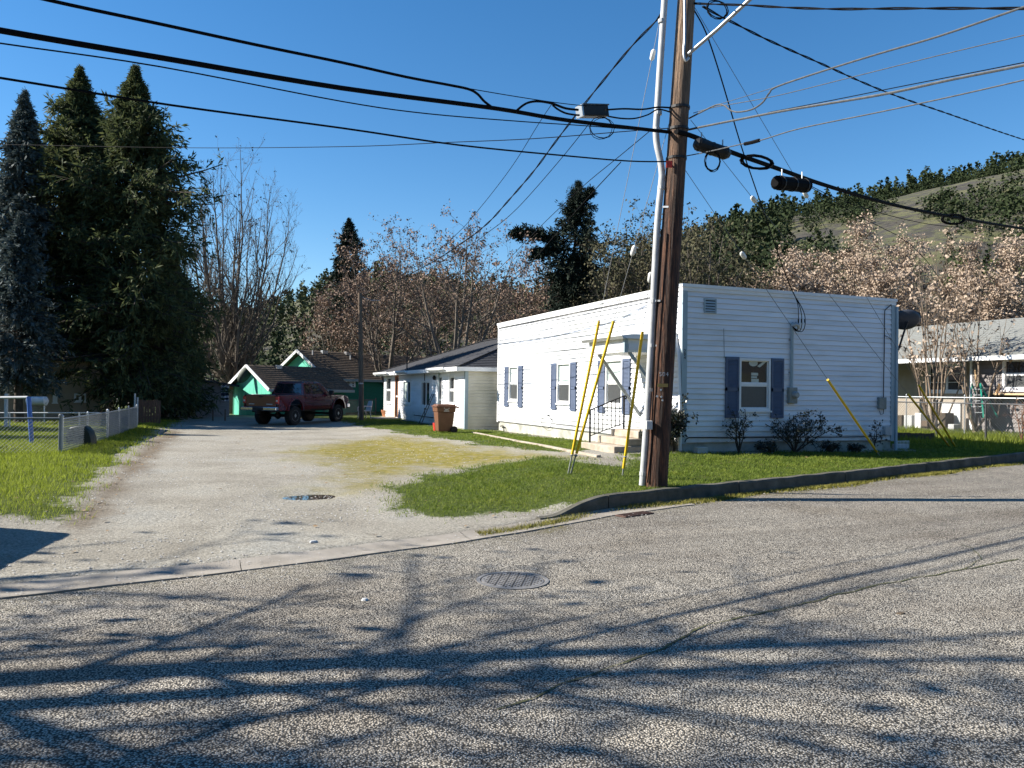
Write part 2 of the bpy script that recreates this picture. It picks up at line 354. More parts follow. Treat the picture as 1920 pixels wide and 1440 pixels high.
lane = nd('ShaderNodeTexNoise'); lane.inputs['Scale'].default_value = 1.0; lane.inputs['Detail'].default_value = 5; l.new(mpr.outputs[0], lane.inputs[0])
c = mixc(.85, c, rampc(lane.outputs[0], [(.32, (.74, .72, .70)), (.5, (1, 1, 1)), (.66, (1.12, 1.1, 1.07))]), 'MULTIPLY')
c = mixc(rampc(noise(1.1, 7, .7), [(.60, (0, 0, 0)), (.68, (.5, .5, .5))]), c, rampc(noise(40, 3), [(.3, (.05, .047, .043)), (.7, (.16, .15, .135))]))
at = nd('ShaderNodeAttribute', attribute_name='edge'); c = mixc(mathn('MULTIPLY', at.outputs['Fac'], rampc(noise(6, 6, .7), [(.4, (0, 0, 0)), (.62, (1, 1, 1))])), c, rampc(noise(20), [(.3, (.06, .07, .02)), (.7, (.16, .12, .06))]))
l.new(c, b.inputs['Base Color']); b.inputs['Roughness'].default_value = .85; b.inputs['Specular IOR Level'].default_value = .3
bm = nd('ShaderNodeBump'); bm.inputs['Strength'].default_value = .85; bm.inputs['Distance'].default_value = .010; bm.invert = True
l.new(mathn('ADD', vo.outputs['Distance'], mathn('MULTIPLY', noise(30, 4, .7), 1.1)), bm.inputs['Height']); l.new(bm.outputs[0], b.inputs['Normal'])
rx = np.concatenate([np.linspace(-90, -16, 30), np.arange(-15.5, 14, .25), np.linspace(14.5, 90, 40)]); rv = np.concatenate([np.linspace(0, 1.5, 16), np.linspace(1.7, 10, 20), [14, 20]])
X, Vv = np.meshgrid(rx, rv); off = np.where(X < -5.9, .40, -.02); Y = ky(X)-off-Vv
Z = zr(X)+.018*sst(Vv, 0, 4)+.005*vnoise(X, Y, .9, 5)
nx = len(rx); I = np.arange(X.size).reshape(X.shape); F = np.stack([I[:-1, :-1], I[:-1, 1:], I[1:, 1:], I[1:, :-1]], -1).reshape(-1, 4)[:, ::-1]
me = mesh_np('road', np.stack([X, Y, Z], -1).reshape(-1, 3), F, m, True)
ed = (1-sst(Vv+.25*vnoise(X, Y, 1.3, 6), .15, .75))*np.where(X > -6.3, .95, .25)
ea = me.attributes.new('edge', 'FLOAT', 'POINT'); ea.data.foreach_set('value', ed.astype(np.float32).ravel())
road = tag(link('road', me), 'worn chip-seal street in front of the houses', kind='structure')
def zroad(x, y): return float(zr(x))+.018*float(sst(ky(x)-(.4 if x < -5.9 else -.02)-y, 0, 4))
M_crack = mk('crack_moss', [(.03, .03, .025), (.07, .075, .03), (.12, .11, .06)], scale=14, rough=.95)
def ribbon(pts, wd, name, mat, parent, jit=.03, lift=.006):
    P = []
    for i in range(len(pts)-1):
        a, c2 = np.array(pts[i]), np.array(pts[i+1]); k = max(2, int(np.hypot(*(c2-a)[:2])/.09))
        for j in range(k): P.append(a+(c2-a)*j/k)
    P = np.array(P)[:, :2]; P += np.stack([vnoise(P[:, 0], P[:, 1], 6, 1), vnoise(P[:, 0], P[:, 1], 6, 2)], -1)*jit
    q = MB(); Vs = []
    for i, p in enumerate(P):
        t = P[min(i+1, len(P)-1)]-P[max(i-1, 0)]; t = t/np.linalg.norm(t); nn = np.array([-t[1], t[0]]); ww = wd*random.uniform(.25, 1.)
        for s in (-1, 1): e = p+nn*ww*s; Vs.append((e[0], e[1], zroad(e[0], e[1])+lift+.005*float(vnoise(e[0], e[1], .9, 5))))
    q.add(Vs, [(2*i, 2*i+2, 2*i+3, 2*i+1) for i in range(len(P)-1)])
    return q.build(name, mat, parent)
ribbon([onz(x, y, -.18) for x, y in [(930, 1335), (1080, 1275), (1240, 1215), (1330, 1170), (1500, 1135), (1640, 1098), (1780, 1072), (1920, 1048)]], .014, 'road_crack', M_crack, road)
ribbon([onz(x, y, -.18) for x, y in [(1810, 1066), (1840, 1048), (1825, 1030), (1790, 1020)]], .010, 'road_crack', M_crack, road)
# manhole cover
mh = gp(961, 1091); mzz = zroad(mh[0], mh[1])+.002
M_iron = mk('worn_cast_iron', [(.20, .195, .185), (.33, .32, .31)], scale=16, rough=.55, metal=.3, bump=.3, bscale=80, cols2=[(.6, .55, .5), (1, 1, 1)], scale2=5)
t = thing('manhole_cover', 'round studded iron manhole cover set in the street', 'manhole', (mh[0], mh[1], mzz))
MB().lathe([(.335, -.02), (.335, .009), (.30, .009), (.30, -.02)], 40).build('frame', M_iron, t, world=False)
MB().lathe([(.288, -.02), (.288, .006), (.28, .008)], 40).build('cover', M_iron, t, world=False)
q = MB()
for i in range(-9, 10):
    for j in range(-9, 10):
        x, y = (i+.5*(j % 2))*.03, j*.027
        if math.hypot(x, y) < .265 and (i+j) % 3: q.lathe([(.011, .006), (.009, .013)], 6, c=(x, y, 0))
q.build('stud_pattern', mk('stud_iron', [(.05, .048, .046), (.09, .085, .08)], scale=20, rough=.7), t, world=False)
dp_ = gp(1190, 966); t = thing('drain_plate', 'rusty iron drain plate in the gutter below the kerb end', 'drain plate', dp_)
M_rust = mk('rusty_iron', [(.05, .028, .022), (.11, .06, .045)], scale=12, rough=.85, bump=.4, bscale=50)
q = MB(); rz_ = Matrix.Rotation(.33, 3, 'Z'); q.obox((0, 0, .012), .62, .20, .02, rz_); q.build('plate', M_rust, t, world=False, bev=.006)
for i in range(4): q = MB(); q.obox(tuple(rz_ @ Vector((0, -.07+.047*i, .024))), .56, .02, .008, rz_); q.build('rib', M_rust, t, world=False)
for lab, x, y, s_ in (('pale flat stone lying in the drive mouth by the gutter', 588, 1018, .05), ('pale pebble lying alone on the street', 684, 1128, .035), ('small dark clod lying on the street', 1690, 1155, .05)):
    p = gp(x, y); q = MB(); rr_ = random.Random(x); pr_ = [(s_*(.75+.4*rr_.random())*math.cos(a), s_*.7*(.75+.4*rr_.random())*math.sin(a)) for a in np.linspace(0, 6.28, 9)[:-1]]
    V = [(p[0]+u*k_, p[1]+v_*k_, p[2]+z) for k_, z in ((.9, 0), (1., .012), (.65, .028)) for u, v_ in pr_]; q.add(V, [(i*8+j, i*8+(j+1) % 8, i*8+8+(j+1) % 8, i*8+8+j) for i in range(2) for j in range(8)]+[tuple(range(16, 24))]); tag(q.build('loose_stone', M_dirt if x > 1000 else M_pvc), lab, 'stone')
# concrete gutter along the drive mouth
M_gut = mk('gutter_concrete', [(.25, .225, .19), (.37, .335, .29)], scale=3, rough=.9, bump=.3, bscale=60, cols2=[(.72, .70, .66), (1, 1, 1)], scale2=1.4, mix2=.8)
gut = bpy.data.objects.new('gutter', None); COL.objects.link(gut); gut['kind'] = 'structure'; gut['label'] = 'flat concrete gutter between street and gravel drive'
xs = [-24, -19, -15.2, -12.6, -9.98, -7.4, -5.2, -3.1]
for a, c2 in zip(xs[:-1], xs[1:]):
    q = MB(); k = 14; Vs = []
    for i in range(k+1):
        x = a+.004+(c2-a-.008)*i/k; wob = .012*math.sin(x*5)
        for dy, z in ((-.43+wob, .006), (-.22, -.004), (.03+wob*1.5, .018)): Vs.append((x, float(ky(x))+dy, float(zr(x))+z+.008))
        for dy in (-.43, .03): Vs.append((x, float(ky(x))+dy, float(zr(x))-.05))
    F = []
    for i in range(k):
        o = 5*i
        F += [(o, o+5, o+6, o+1), (o+1, o+6, o+7, o+2), (o+3, o+8, o+5, o), (o+2, o+7, o+9, o+4)]
    q.add(Vs, F); q.build('gutter_slab', M_gut, gut)
# kerb of cast lengths, its near end ramped down
M_kerb = mk('kerb_concrete', [(.07, .065, .055), (.17, .155, .13)], scale=3.5, rough=.92, bump=.5, bscale=45, cols2=[(.45, .48, .36), (1, 1, 1)], scale2=1.6, mix2=.8)  # whole kerb toned down towards the shade on its street face
kb = bpy.data.objects.new('kerb', None); COL.objects.link(kb); kb['kind'] = 'structure'; kb['label'] = 'raised concrete kerb along the lawn'
xs = [-6.1, -4.7, -1.7, 1.3, 4.3, 7.3, 10.3, 14, 20, 30, 50, 80]
for a, c2 in zip(xs[:-1], xs[1:]):
    q = MB(); k = 14; Vs = []
    for i in range(k+1):
        x = a+.008+(c2-a-.016)*i/k; yk = float(ky(x))+.01*math.sin(x*2.3)+.006*math.sin(x*9); zb = float(zr(x)); h = float(kerb_h(x))+.02+.006*math.sin(x*7+1)
        for dy, z in ((-.01, -.12), (.012, h-.025), (.03, h), (.15, h+.004), (.165, h-.02), (.165, -.12)): Vs.append((x, yk+dy, zb+z))
    F = [(6*i+j, 6*i+6+j, 6*i+6+j+1, 6*i+j+1) for i in range(k) for j in range(5)]+[tuple(range(6)), tuple(range(6*k, 6*k+6))[::-1]]
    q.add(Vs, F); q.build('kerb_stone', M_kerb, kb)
# ------------------------------------------------------------------ grass blades
def blades(name, N, box, accept, hmin, hmax, wd, mat, label, lean=.5, zf=gz, seed=1, dens=None):
    r = np.random.default_rng(seed); x = r.uniform(box[0], box[1], N); y = r.uniform(box[2], box[3], N)
    # fewer blades far away
    dist = (x-CP[0])*CM[2][0]+(y-CP[1])*CM[2][1]
    k = accept(x, y) > r.uniform(0, 1, N)
    k &= r.uniform(0, 1, N) < np.clip(14/np.maximum(dist, 5), .15, 1)
    x, y = x[k], y[k]; dist = dist[k]; n_ = len(x)
    th = r.uniform(0, 6.283, n_); h = r.uniform(hmin, hmax, n_)*(1+.25*vnoise(x, y, 3, 8)); ln = r.uniform(.2, 1, n_)*lean*h; sc = np.clip(dist/13, .8, 2.0)
    ph = r.uniform(0, 6.283, n_); wv = wd*sc*r.uniform(.7, 1.3, n_)
    z = zf(x, y)-.008; B = np.stack([x, y, z], -1)
    a = np.stack([np.cos(th)*wv, np.sin(th)*wv, 0*th], -1); tp = B+np.stack([np.cos(ph)*ln, np.sin(ph)*ln, h], -1)
    V = np.stack([B-a, B+a, tp], 1).reshape(-1, 3); F = np.arange(3*n_).reshape(-1, 3)
    o = link(name, mesh_np(name, V, F, mat)); return tag(o, label, kind='stuff')
M_gr = mk('lawn_grass', [(.06, .095, .012), (.17, .24, .03), (.34, .38, .09)], scale=11, rough=.65, spec=.25, cols2=[(.42, .5, .4), (.9, .9, .8), (1, .88, .7)], scale2=2.2, mix2=.8, transl=.45)
M_gl = mk('lush_grass', [(.12, .16, .012), (.24, .29, .03), (.37, .41, .08)], scale=9, rough=.6, spec=.25, cols2=[(.7, .75, .6), (1, 1, 1)], scale2=.9, mix2=.45, transl=.5)
M_gy = mk('kerb_moss', [(.09, .10, .015), (.19, .18, .03), (.26, .22, .06)], scale=9, rough=.8)
blades('lawn', 620000, (-8.6, 13, -6.3, 6), lambda x, y: sst(psdf(PG_front, x, y)+vnoise(x, y, 2.2, 3)*.3+vnoise(x, y, 8, 4)*.12, -.15, 1.5)*(y > ky(x)+.12)*(1-((x > -.05) & (x < 6.55) & (y > -.05) & (y < 12.4)))*(1-((x > -1.75) & (x < 0) & (y > .2) & (y < 2.2))), .02, .075, .007, M_gr, 'short green lawn in front of the white flat-roofed house', 1.1)
blades('back_lawn', 330000, (-7, 0, 1, 26), lambda x, y: sst(psdf(PG_back, x, y)+vnoise(x, y, 2, 3)*.5+vnoise(x, y, 8, 4)*.2, -.1, 1.3)*(1-((x > -1.7) & (y > .2) & (y < 2.2))), .015, .06, .009, M_gr, 'patchy grass between the drive and the white houses', .9, seed=2)
blades('verge', 400000, (-21, -9.5, -7.5, 24), lambda x, y: sst(psdf(PG_left, x, y)+vnoise(x, y, 2.2, 3)*.35+vnoise(x, y, 9, 4)*.2, -.25, 1.1)*(.3+.7*sst(y, -6, -3.5)), .03, .13, .0058, M_gl, 'lush bright grass between drive and chain-link fence', .7, seed=3)
blades('kerb_weeds', 900000, (-7.6, 9.5, -7, -1.4), lambda x, y: np.exp(-((y-ky(x)+.13+.09*np.sin(x*1.7))/.10)**2)*sst(vnoise(x, y, 1.6, 12), -.9, .3)*(x > -7.2), .012, .07, .006, M_gy, 'yellow-green moss and weeds along the foot of the kerb', 1., zf=lambda x, y: zr(x)+.005, seed=4)
blades('gutter_weeds', 9000, (-13, -5, -9, -5), lambda x, y: np.exp(-((y-ky(x)+.44)/.022)**2)*sst(vnoise(x, y, 2.6, 13), -.2, .8), .006, .02, .004, M_gy, 'thin moss in the joint of the gutter', 1., zf=lambda x, y: zr(x)+.005, seed=5)

# leaf litter and loose gravel
def litter(name, label, N, box, accept, s0, s1, mat, seed, zf=gz, flat=True):
    r = np.random.default_rng(seed); x = r.uniform(box[0], box[1], N); y = r.uniform(box[2], box[3], N); k = accept(x, y) > r.uniform(0, 1, N); x, y = x[k], y[k]; n_ = len(x); z = zf(x, y); s = r.uniform(s0, s1, n_); th = r.uniform(0, 6.283, n_)
    c, q = np.cos(th)*s, np.sin(th)*s; o = np.zeros(n_); h = s*r.uniform(.25, .7, n_)
    P = np.stack([x, y, z+.012], -1)
    if flat:
        V = np.stack([P+np.stack([c, q, h*.5], -1), P+np.stack([-q*.5, c*.5, o], -1), P+np.stack([-c, -q, h*.3], -1), P+np.stack([q*.5, -c*.5, h*.6], -1)], 1).reshape(-1, 3); F = np.arange(4*n_).reshape(-1, 4)
    else:
        P[:, 2] -= .006; B = [np.stack([c, q, o], -1), np.stack([-q*.8, c*.8, o], -1), np.stack([-c*.9, -q*.9, o], -1), np.stack([q*.7, -c*.7, o], -1)]; T = np.stack([o, o, h], -1)
        V = np.stack([P+b_ for b_ in B]+[P+T], 1).reshape(-1, 3); i = np.arange(n_)[:, None]*5; F = np.concatenate([i+np.array([[0, 1, 4]]), i+np.array([[1, 2, 4]]), i+np.array([[2, 3, 4]]), i+np.array([[3, 0, 4]])])
    return tag(link(name, mesh_np(name, V, F, mat)), label, kind='stuff')
M_lit = mk('dead_leaves', [(.10, .06, .03), (.22, .14, .07), (.34, .25, .14)], scale=30, rough=.9)
M_stn = mk('loose_stones', [(.16, .15, .14), (.34, .33, .31), (.55, .54, .51)], scale=25, rough=.9)
litter('leaf_litter', 'dead leaves and twigs scattered on lawn, verge and drive edge', 26000, (-14, 7, -6.5, 14), lambda x, y: (y > ky(x)+.2)*(.05+.9*cover(x, y)[2]+.12*cover(x, y)[0])*sst(vnoise(x, y, 1.7, 41), -.6, .8), .015, .045, M_lit, 51)
litter('loose_gravel', 'loose stones scattered over the gravel drive', 30000, (-14, -3, -7.4, 12), lambda x, y: (y > ky(x)+.03)*(1-cover(x, y)[0])*sst(vnoise(x, y, 1.1, 42), -.5, 1.)*np.clip(9/np.maximum((x-CP[0])*CM[2][0]+(y-CP[1])*CM[2][1], 5), .1, 1), .006, .022, M_stn, 52, flat=False)
litter('road_grit', 'grit and bits of gravel on the street by the gutter', 14000, (-14, 4, -10, -3), lambda x, y: (y < ky(x)-.02)*np.exp(-((ky(x)-.4-y)/.9)**2)*.8, .004, .014, M_stn, 53, zf=lambda x, y: zr(x)+.016, flat=False)
# ------------------------------------------------------------------ lapped siding boards, one object each
BOARD = {}
def board_mesh(L, mat, expo, axis, outward):
    k = (round(L, 3), mat.name, expo, axis, outward); gp_ = .018 if axis == 'x' else .030
    if k not in BOARD:
        s = outward; t0, t1 = .010, .036                  # top edge thin, bottom edge proud
        prof = [(0, gp_), (s*t1, gp_), (s*t0, expo+.004), (0, expo+.004)]
        q = MB()
        if axis == 'x': q.add([(0, p[0], p[1]) for p in prof]+[(L, p[0], p[1]) for p in prof], [(3, 2, 1, 0), (4, 5, 6, 7)]+[(i, (i+1) % 4, 4+(i+1) % 4, 4+i) for i in range(4)])
        else: q.add([(p[0], 0, p[1]) for p in prof]+[(p[0], L, p[1]) for p in prof], [(3, 2, 1, 0), (4, 5, 6, 7)]+[(i, (i+1) % 4, 4+(i+1) % 4, 4+i) for i in range(4)])
        BOARD[k] = q.mesh('siding_board', mat)
    return BOARD[k]
def spans(a, b, holes, z0, z1):
    cut = sorted((h[0], h[1]) for h in holes if h[2] < z1-.002 and h[3] > z0+.002); o = []; c = a
    for h in cut:
        if h[0] > c+.01: o.append((c, h[0]))
        c = max(c, h[1])
    if b > c+.01: o.append((c, b))
    return o
def siding(parent, plane, axis, outward, a, b, z0, z1, expo, holes, mat, joints=()):
    off = np.array(rootloc(parent)); z = z0; i = 0
    while z < z1-.02:
        for s0, s1 in spans(a, b, holes, z, z+expo):
            p = (s0, plane, z) if axis == 'x' else (plane, s0, z)
            o = link('siding_board', board_mesh(s1-s0, mat, expo, axis, outward), parent, tuple(np.array(p)-off))
        z += expo; i += 1
def siding_joined(parent, plane, axis, outward, a, b, z0, z1, expo, holes, mat):
    q = MB(); z = z0
    while z < z1-.02:
        e = min(expo, z1-z)
        for s0, s1 in spans(a, b, holes, z, z+e):
            pr = [(plane, z+.013), (plane+outward*.03, z+.013), (plane+outward*.008, z+e), (plane, z+e)]
            if axis == 'x': q.prism(pr, 'x', s0, s1)
            else: q.add([(p[0], s0, p[1]) for p in pr]+[(p[0], s1, p[1]) for p in pr], [(3, 2, 1, 0), (4, 5, 6, 7)]+[(i, (i+1) % 4, 4+(i+1) % 4, 4+i) for i in range(4)])
        z += e
    return q.build('siding', mat, parent, kind='stuff')
def wall_core(q, plane, th, axis, a, b, z0, z1, holes):   # wall slab with openings; th is the signed thickness inward
    zs = sorted({z0, z1, *[min(max(h[2], z0), z1) for h in holes], *[min(max(h[3], z0), z1) for h in holes]})
    for za, zb in zip(zs[:-1], zs[1:]):
        if zb-za < .001: continue
        for s0, s1 in spans(a, b, holes, za, zb):
            p0, p1 = sorted((plane, plane+th))
            if axis == 'x': q.box(s0, s1, p0, p1, za, zb)
            else: q.box(p0, p1, s0, s1, za, zb)
def AX(axis, s, p, z): return (s, p, z) if axis == 'x' else (p, s, z)
def abox(q, axis, s0, s1, p0, p1, z0, z1):
    p0, p1 = sorted((p0, p1))
    if axis == 'x': q.box(s0, s1, p0, p1, z0, z1)
    else: q.box(p0, p1, s0, s1, z0, z1)
def sash_window(parent, axis, plane, out, s0, s1, z0, z1, upper, lower, fw=.055, frame=None, proud=.05, horiz=True, sill=True):
    """double-hung window in an opening: frame proud of the boards, glass set back, blind or room behind"""
    fr = frame or M_trim; q = MB(); a, b = plane+out*proud, plane-out*.05
    for u0, u1, v0, v1 in ((s0, s1, z1-fw, z1), (s0, s1, z0, z0+fw), (s0, s0+fw, z0+fw, z1-fw), (s1-fw, s1, z0+fw, z1-fw)): abox(q, axis, u0, u1, a, b, v0, v1)
    w_ = q.build('window', fr, parent); zm = (z0+z1)/2; sm = (s0+s1)/2
    q = MB()
    if horiz: abox(q, axis, s0+fw, s1-fw, plane+out*.012, plane-out*.03, zm-.03, zm+.03)
    else: abox(q, axis, sm-.03, sm+.03, plane+out*.012, plane-out*.03, z0+fw, z1-fw)
    q.build('meeting_rail', fr, w_)
    hs = [(s0+fw, s1-fw, zm+.03, z1-fw, upper), (s0+fw, s1-fw, z0+fw, zm-.03, lower)] if horiz else [(s0+fw, sm-.03, z0+fw, z1-fw, upper), (sm+.03, s1-fw, z0+fw, z1-fw, lower)]
    for u0, u1, v0, v1, mt in hs:
        q = MB(); abox(q, axis, u0, u1, plane-out*.012, plane-out*.02, v0, v1); q.build('pane', mt, w_)
    q = MB()
    for u0, u1, v0, v1, mt in hs:                          # thin inner sash edges
        for x0, x1, y0, y1 in ((u0, u1, v1-.022, v1), (u0, u1, v0, v0+.022), (u0, u0+.022, v0+.022, v1-.022), (u1-.022, u1, v0+.022, v1-.022)): abox(q, axis, x0, x1, plane+out*.001, plane-out*.012, y0, y1)
    q.build('sash', fr, w_)
    if sill:
        q = MB(); abox(q, axis, s0-.03, s1+.03, plane+out*(proud+.025), plane, z0-.045, z0-.002); q.build('sill', fr, w_)
    return w_
def shutter(parent, axis, plane, out, s0, s1, z0, z1, mat):
    q = MB(); a, b = plane+out*.066, plane+out*.03; f = .05; zm = z0+(z1-z0)*.47
    for u0, u1, v0, v1 in ((s0, s1, z1-.07, z1), (s0, s1, z0, z0+.08), (s0, s1, zm-.04, zm+.04), (s0, s0+f, z0+.08, z1-.07), (s1-f, s1, z0+.08, z1-.07)): abox(q, axis, u0, u1, a, b, v0, v1)
    abox(q, axis, s0+f, s1-f, plane+out*.042, plane+out*.032, z0+.08, z1-.07)
    o = q.build('shutter', mat, parent)
    q = MB(); z = z0+.09
    while z < z1-.09:
        if abs(z+.015-zm) > .055:
            pr = [(plane+out*.042, z+.026), (plane+out*.060, z), (plane+out*.060, z+.008), (plane+out*.046, z+.03)]
            if axis == 'x': q.prism(pr, 'x', s0+f, s1-f)
            else: q.add([(p[0], s0+f, p[1]) for p in pr]+[(p[0], s1-f, p[1]) for p in pr], [(3, 2, 1, 0), (4, 5, 6, 7)]+[(i, (i+1) % 4, 4+(i+1) % 4, 4+i) for i in range(4)])
        z += .034
    q.build('louvres', mat, o)
    return o
# ------------------------------------------------------------------ the white flat-roofed house
HW, HL, ZS, ZT = 6.5, 12.33, .40, 4.12
H1 = thing('white_house', 'white lap-sided house with flat roof and blue-grey shutters', 'house', (0, 0, .1))
EXPO = (ZT-.17-ZS)/28
wl = [(10.22, 11.12, 1.20, 2.46), (5.96, 6.92, 1.20, 2.46), (2.76, 3.70, 1.20, 2.46)]
door = (.55, 1.45, .62, 2.62)
wf = [(1.575, 2.50, 1.17, 2.43)]
holesL = wl+[door]
siding(H1, 0., 'y', -1, .10, HL-.10, ZS, ZT-.17, EXPO, holesL, M_sid)
siding(H1, 0., 'x', -1, .10, HW-.10, ZS, ZT-.17, EXPO, wf, M_sid)
q = MB(); wall_core(q, 0., .12, 'y', 0, HL, ZS, ZT-.02, holesL); wall_core(q, 0., .12, 'x', .13, HW-.001, ZS, ZT-.02, wf)
q.box(HW-.12, HW, .13, HL-.13, ZS, ZT-.02); q.box(.13, HW-.001, HL-.12, HL, ZS, ZT-.02); q.build('wall', M_sid, H1)
q = MB(); q.box(.0, HW, 0.0, HL, ZT-.28, ZT-.24); q.build('roof', mk('flat_roofing', [(.16, .16, .16), (.25, .25, .25)], rough=.9), H1)
q = MB()
for x0, x1, y0, y1 in ((.5, HW-.5, .9, 1.0), (.9, 1.0, 1.0, HL-.5)): q.box(x0, x1, y0, y1, ZS, ZT-.3)
q.build('inner_wall', mk('dim_room', [(.10, .12, .115), (.14, .16, .15)], scale=2, rough=.9), H1)
for nm, e, z0, z1 in (('parapet_cap', .07, ZT-.075, ZT), ('fascia', .048, ZT-.165, ZT-.077)):
    q = MB(); q.box(-e, HW+e, -e, 0+.1, z0, z1); q.box(-e, .1, .1, HL+e, z0, z1); q.box(HW-.1, HW+e, .1, HL+e, z0, z1); q.box(.1, HW-.1, HL-.1, HL+e, z0, z1); q.build(nm, M_trim, H1)
# corner boards: white on the sunny side, blue-grey on the street side
for nm, mt, bx in (('corner_board', M_corner, (-.040, .095, -.042, -.001)), ('corner_board', M_trim, (-.041, -.001, .0, .095)), ('corner_board', M_trim, (-.041, -.001, HL-.095, HL+.02)), ('corner_board', M_corner, (HW-.095, HW+.024, -.042, -.001)), ('corner_board', M_corner, (HW+.001, HW+.027, 0., .095))):
    q = MB(); q.box(*bx, ZS-.015, ZT-.168); q.build(nm, mt, H1)
q = MB(); q.box(.03, HW-.03, .03, HL-.03, -.35, ZS-.004); q.build('foundation', M_conc, H1)
for i, (a, b, z0, z1) in enumerate(wl):
    sash_window(H1, 'y', 0., -1, a, b, z0, z1, M_blind, M_glassb)
    for s0, s1 in ((a-.42, a-.03), (b+.03, b+.42)): shutter(H1, 'y', 0., -1, s0, s1, .99, 2.45, M_shut)
wfn = sash_window(H1, 'x', 0., -1, *wf[0], M_glassd, M_glassb)
for s0, s1 in ((wf[0][0]-.40, wf[0][0]-.015), (wf[0][1]+.015, wf[0][1]+.39)): shutter(H1, 'x', 0., -1, s0, s1, .99, 2.45, M_shut)
# things seen through the upper pane of the street window: plate and papers stuck to the glass
M_paper = mk('pale_paper', [(.5, .5, .42), (.6, .6, .52)], scale=9, rough=.7)
q = MB(); c = onY(1413, 681, -.0); pts = [(c[0]+.13*math.cos(t), c[2]+.075*math.sin(t)) for t in np.linspace(0, 6.28, 22)[:-1]]; q.prism(pts, 'y', .008, .0115); q.build('oval_plate', M_paper, wfn)
q = MB()
for x0, x1, y0, y1 in ((1409, 1422, 699, 704), (1409, 1420, 705.5, 709), (1409, 1423, 710.5, 717)):
    a, b = onY(x0, y1, 0), onY(x1, y0, 0); q.box(a[0], b[0], .009, .0115, a[2], b[2])
q.prism([tuple(onY(*p, 0)[[0, 2]]) for p in ((1420, 686.5), (1425, 689), (1438, 678), (1433, 677))], 'y', .008, .0115); q.build('paper_sheet', M_paper, wfn)
# door and porch
q = MB(); q.box(-.03, .05, door[0], door[0]+.07, door[2], door[3]); q.box(-.03, .05, door[1]-.07, door[1], door[2], door[3]); q.box(-.03, .05, door[0]+.07, door[1]-.07, door[3]-.07, door[3]); fr = q.build('door_frame', M_trim, H1)
q = MB(); q.box(.0, .04, door[0]+.07, door[1]-.07, door[2], door[3]-.07); dr = q.build('door', mk('door_paint', [(.50, .50, .47), (.58, .58, .55)], rough=.5), H1)
for z0, z1 in ((door[2]+.15, door[2]+.8), (door[2]+1.0, door[3]-.2)):
    q = MB(); q.box(-.012, -.002, door[0]+.17, door[1]-.17, z0, z1); q.build('door_panel', M_trim, dr)
MB().lathe([(.02, -.07), (.032, -.05), (.03, -.02), (.012, -.001)], 12, 'x', (0, door[1]-.14, 1.62)).build('handle', M_galv, dr, smooth=True)
CX, CY0, CY1 = -1.36, .30, 2.12                           # canopy
q = MB(); q.box(CX, -.022, CY0, CY1, 2.50, 2.56); q.box(CX, CX+.05, CY0, CY1, 2.56, 2.80); q.box(CX+.05, -.022, CY0, CY0+.05, 2.56, 2.80); q.box(CX+.05, -.022, CY1-.05, CY1, 2.56, 2.80); cn = q.build('porch_canopy', M_trim, H1)
q = MB(); q.box(CX-.02, CX-.002, CY0+.06, CY1-.06, 2.55, 2.69); q.box(CX+.09, -.15, CY0-.018, CY0-.002, 2.55, 2.69); q.build('fascia_panel', M_sid, cn)
q = MB(); q.box(CX-.03, CX+.06, CY0-.03, CY0+.05, 2.485, 2.80); q.build('corner_post', M_corner, cn)
q = MB(); q.prism([(CX-.12, 2.805), (CX-.15, 2.865), (CX-.14, 2.875), (-.022, 2.99), (-.022, 2.805)], 'y', CY0-.10, CY1+.12); q.build('canopy_roof', M_trim, cn)
q = MB(); q.prism([(CX-.125, 2.79), (CX-.16, 2.86), (CX-.15, 2.865), (CX-.02, 2.80)], 'y', CY0-.14, CY1+.14); q.build('gutter_lip', M_galv, cn)
for y in (CY0+.05, CY1-.28):
    q = MB(); q.bar((CX+.14, y, 2.50), (-.02, y, .98+.07*(y < 1)), .05, .075); q.build('brace', mk('brace_grey', [(.30, .33, .33), (.38, .41, .41)], rough=.6) if 'brace_grey' not in MATS else MATS['brace_grey'], cn)
q = MB(); dp = [onX(1268, 632, -.06), onX(1270, 650, -.06), onX(1274, 668, -.06), onX(1275, 700, -.06), onX(1277, 790, -.06), onX(1276, 846, -.06)]; q.tube([(p[0]-.02, p[1], p[2]) for p in dp], .04, 8); q.build('downspout', M_trim, H1, smooth=True)
q = MB(); a = onY(1679, 580, -.04)[0]; q.box(HW+.03, HW+.10, -.085, -.03, .12, ZT-.2); q.build('downspout', M_corner, H1, bev=.01)
# house number, black digits down the corner board
M_num = mk('black_digits', [(.01, .01, .01)], rough=.5)
for ch, py in (('2', 658), ('0', 664.5), ('4', 671)):
    p = onY(1284, py, -.031); o = link('house_number_digit', text_mesh(ch, .105, M_num), H1, tuple(np.array((.03, -.046, p[2]))-np.array(rootloc(H1)))); o.rotation_euler = (R_(90), 0, 0)
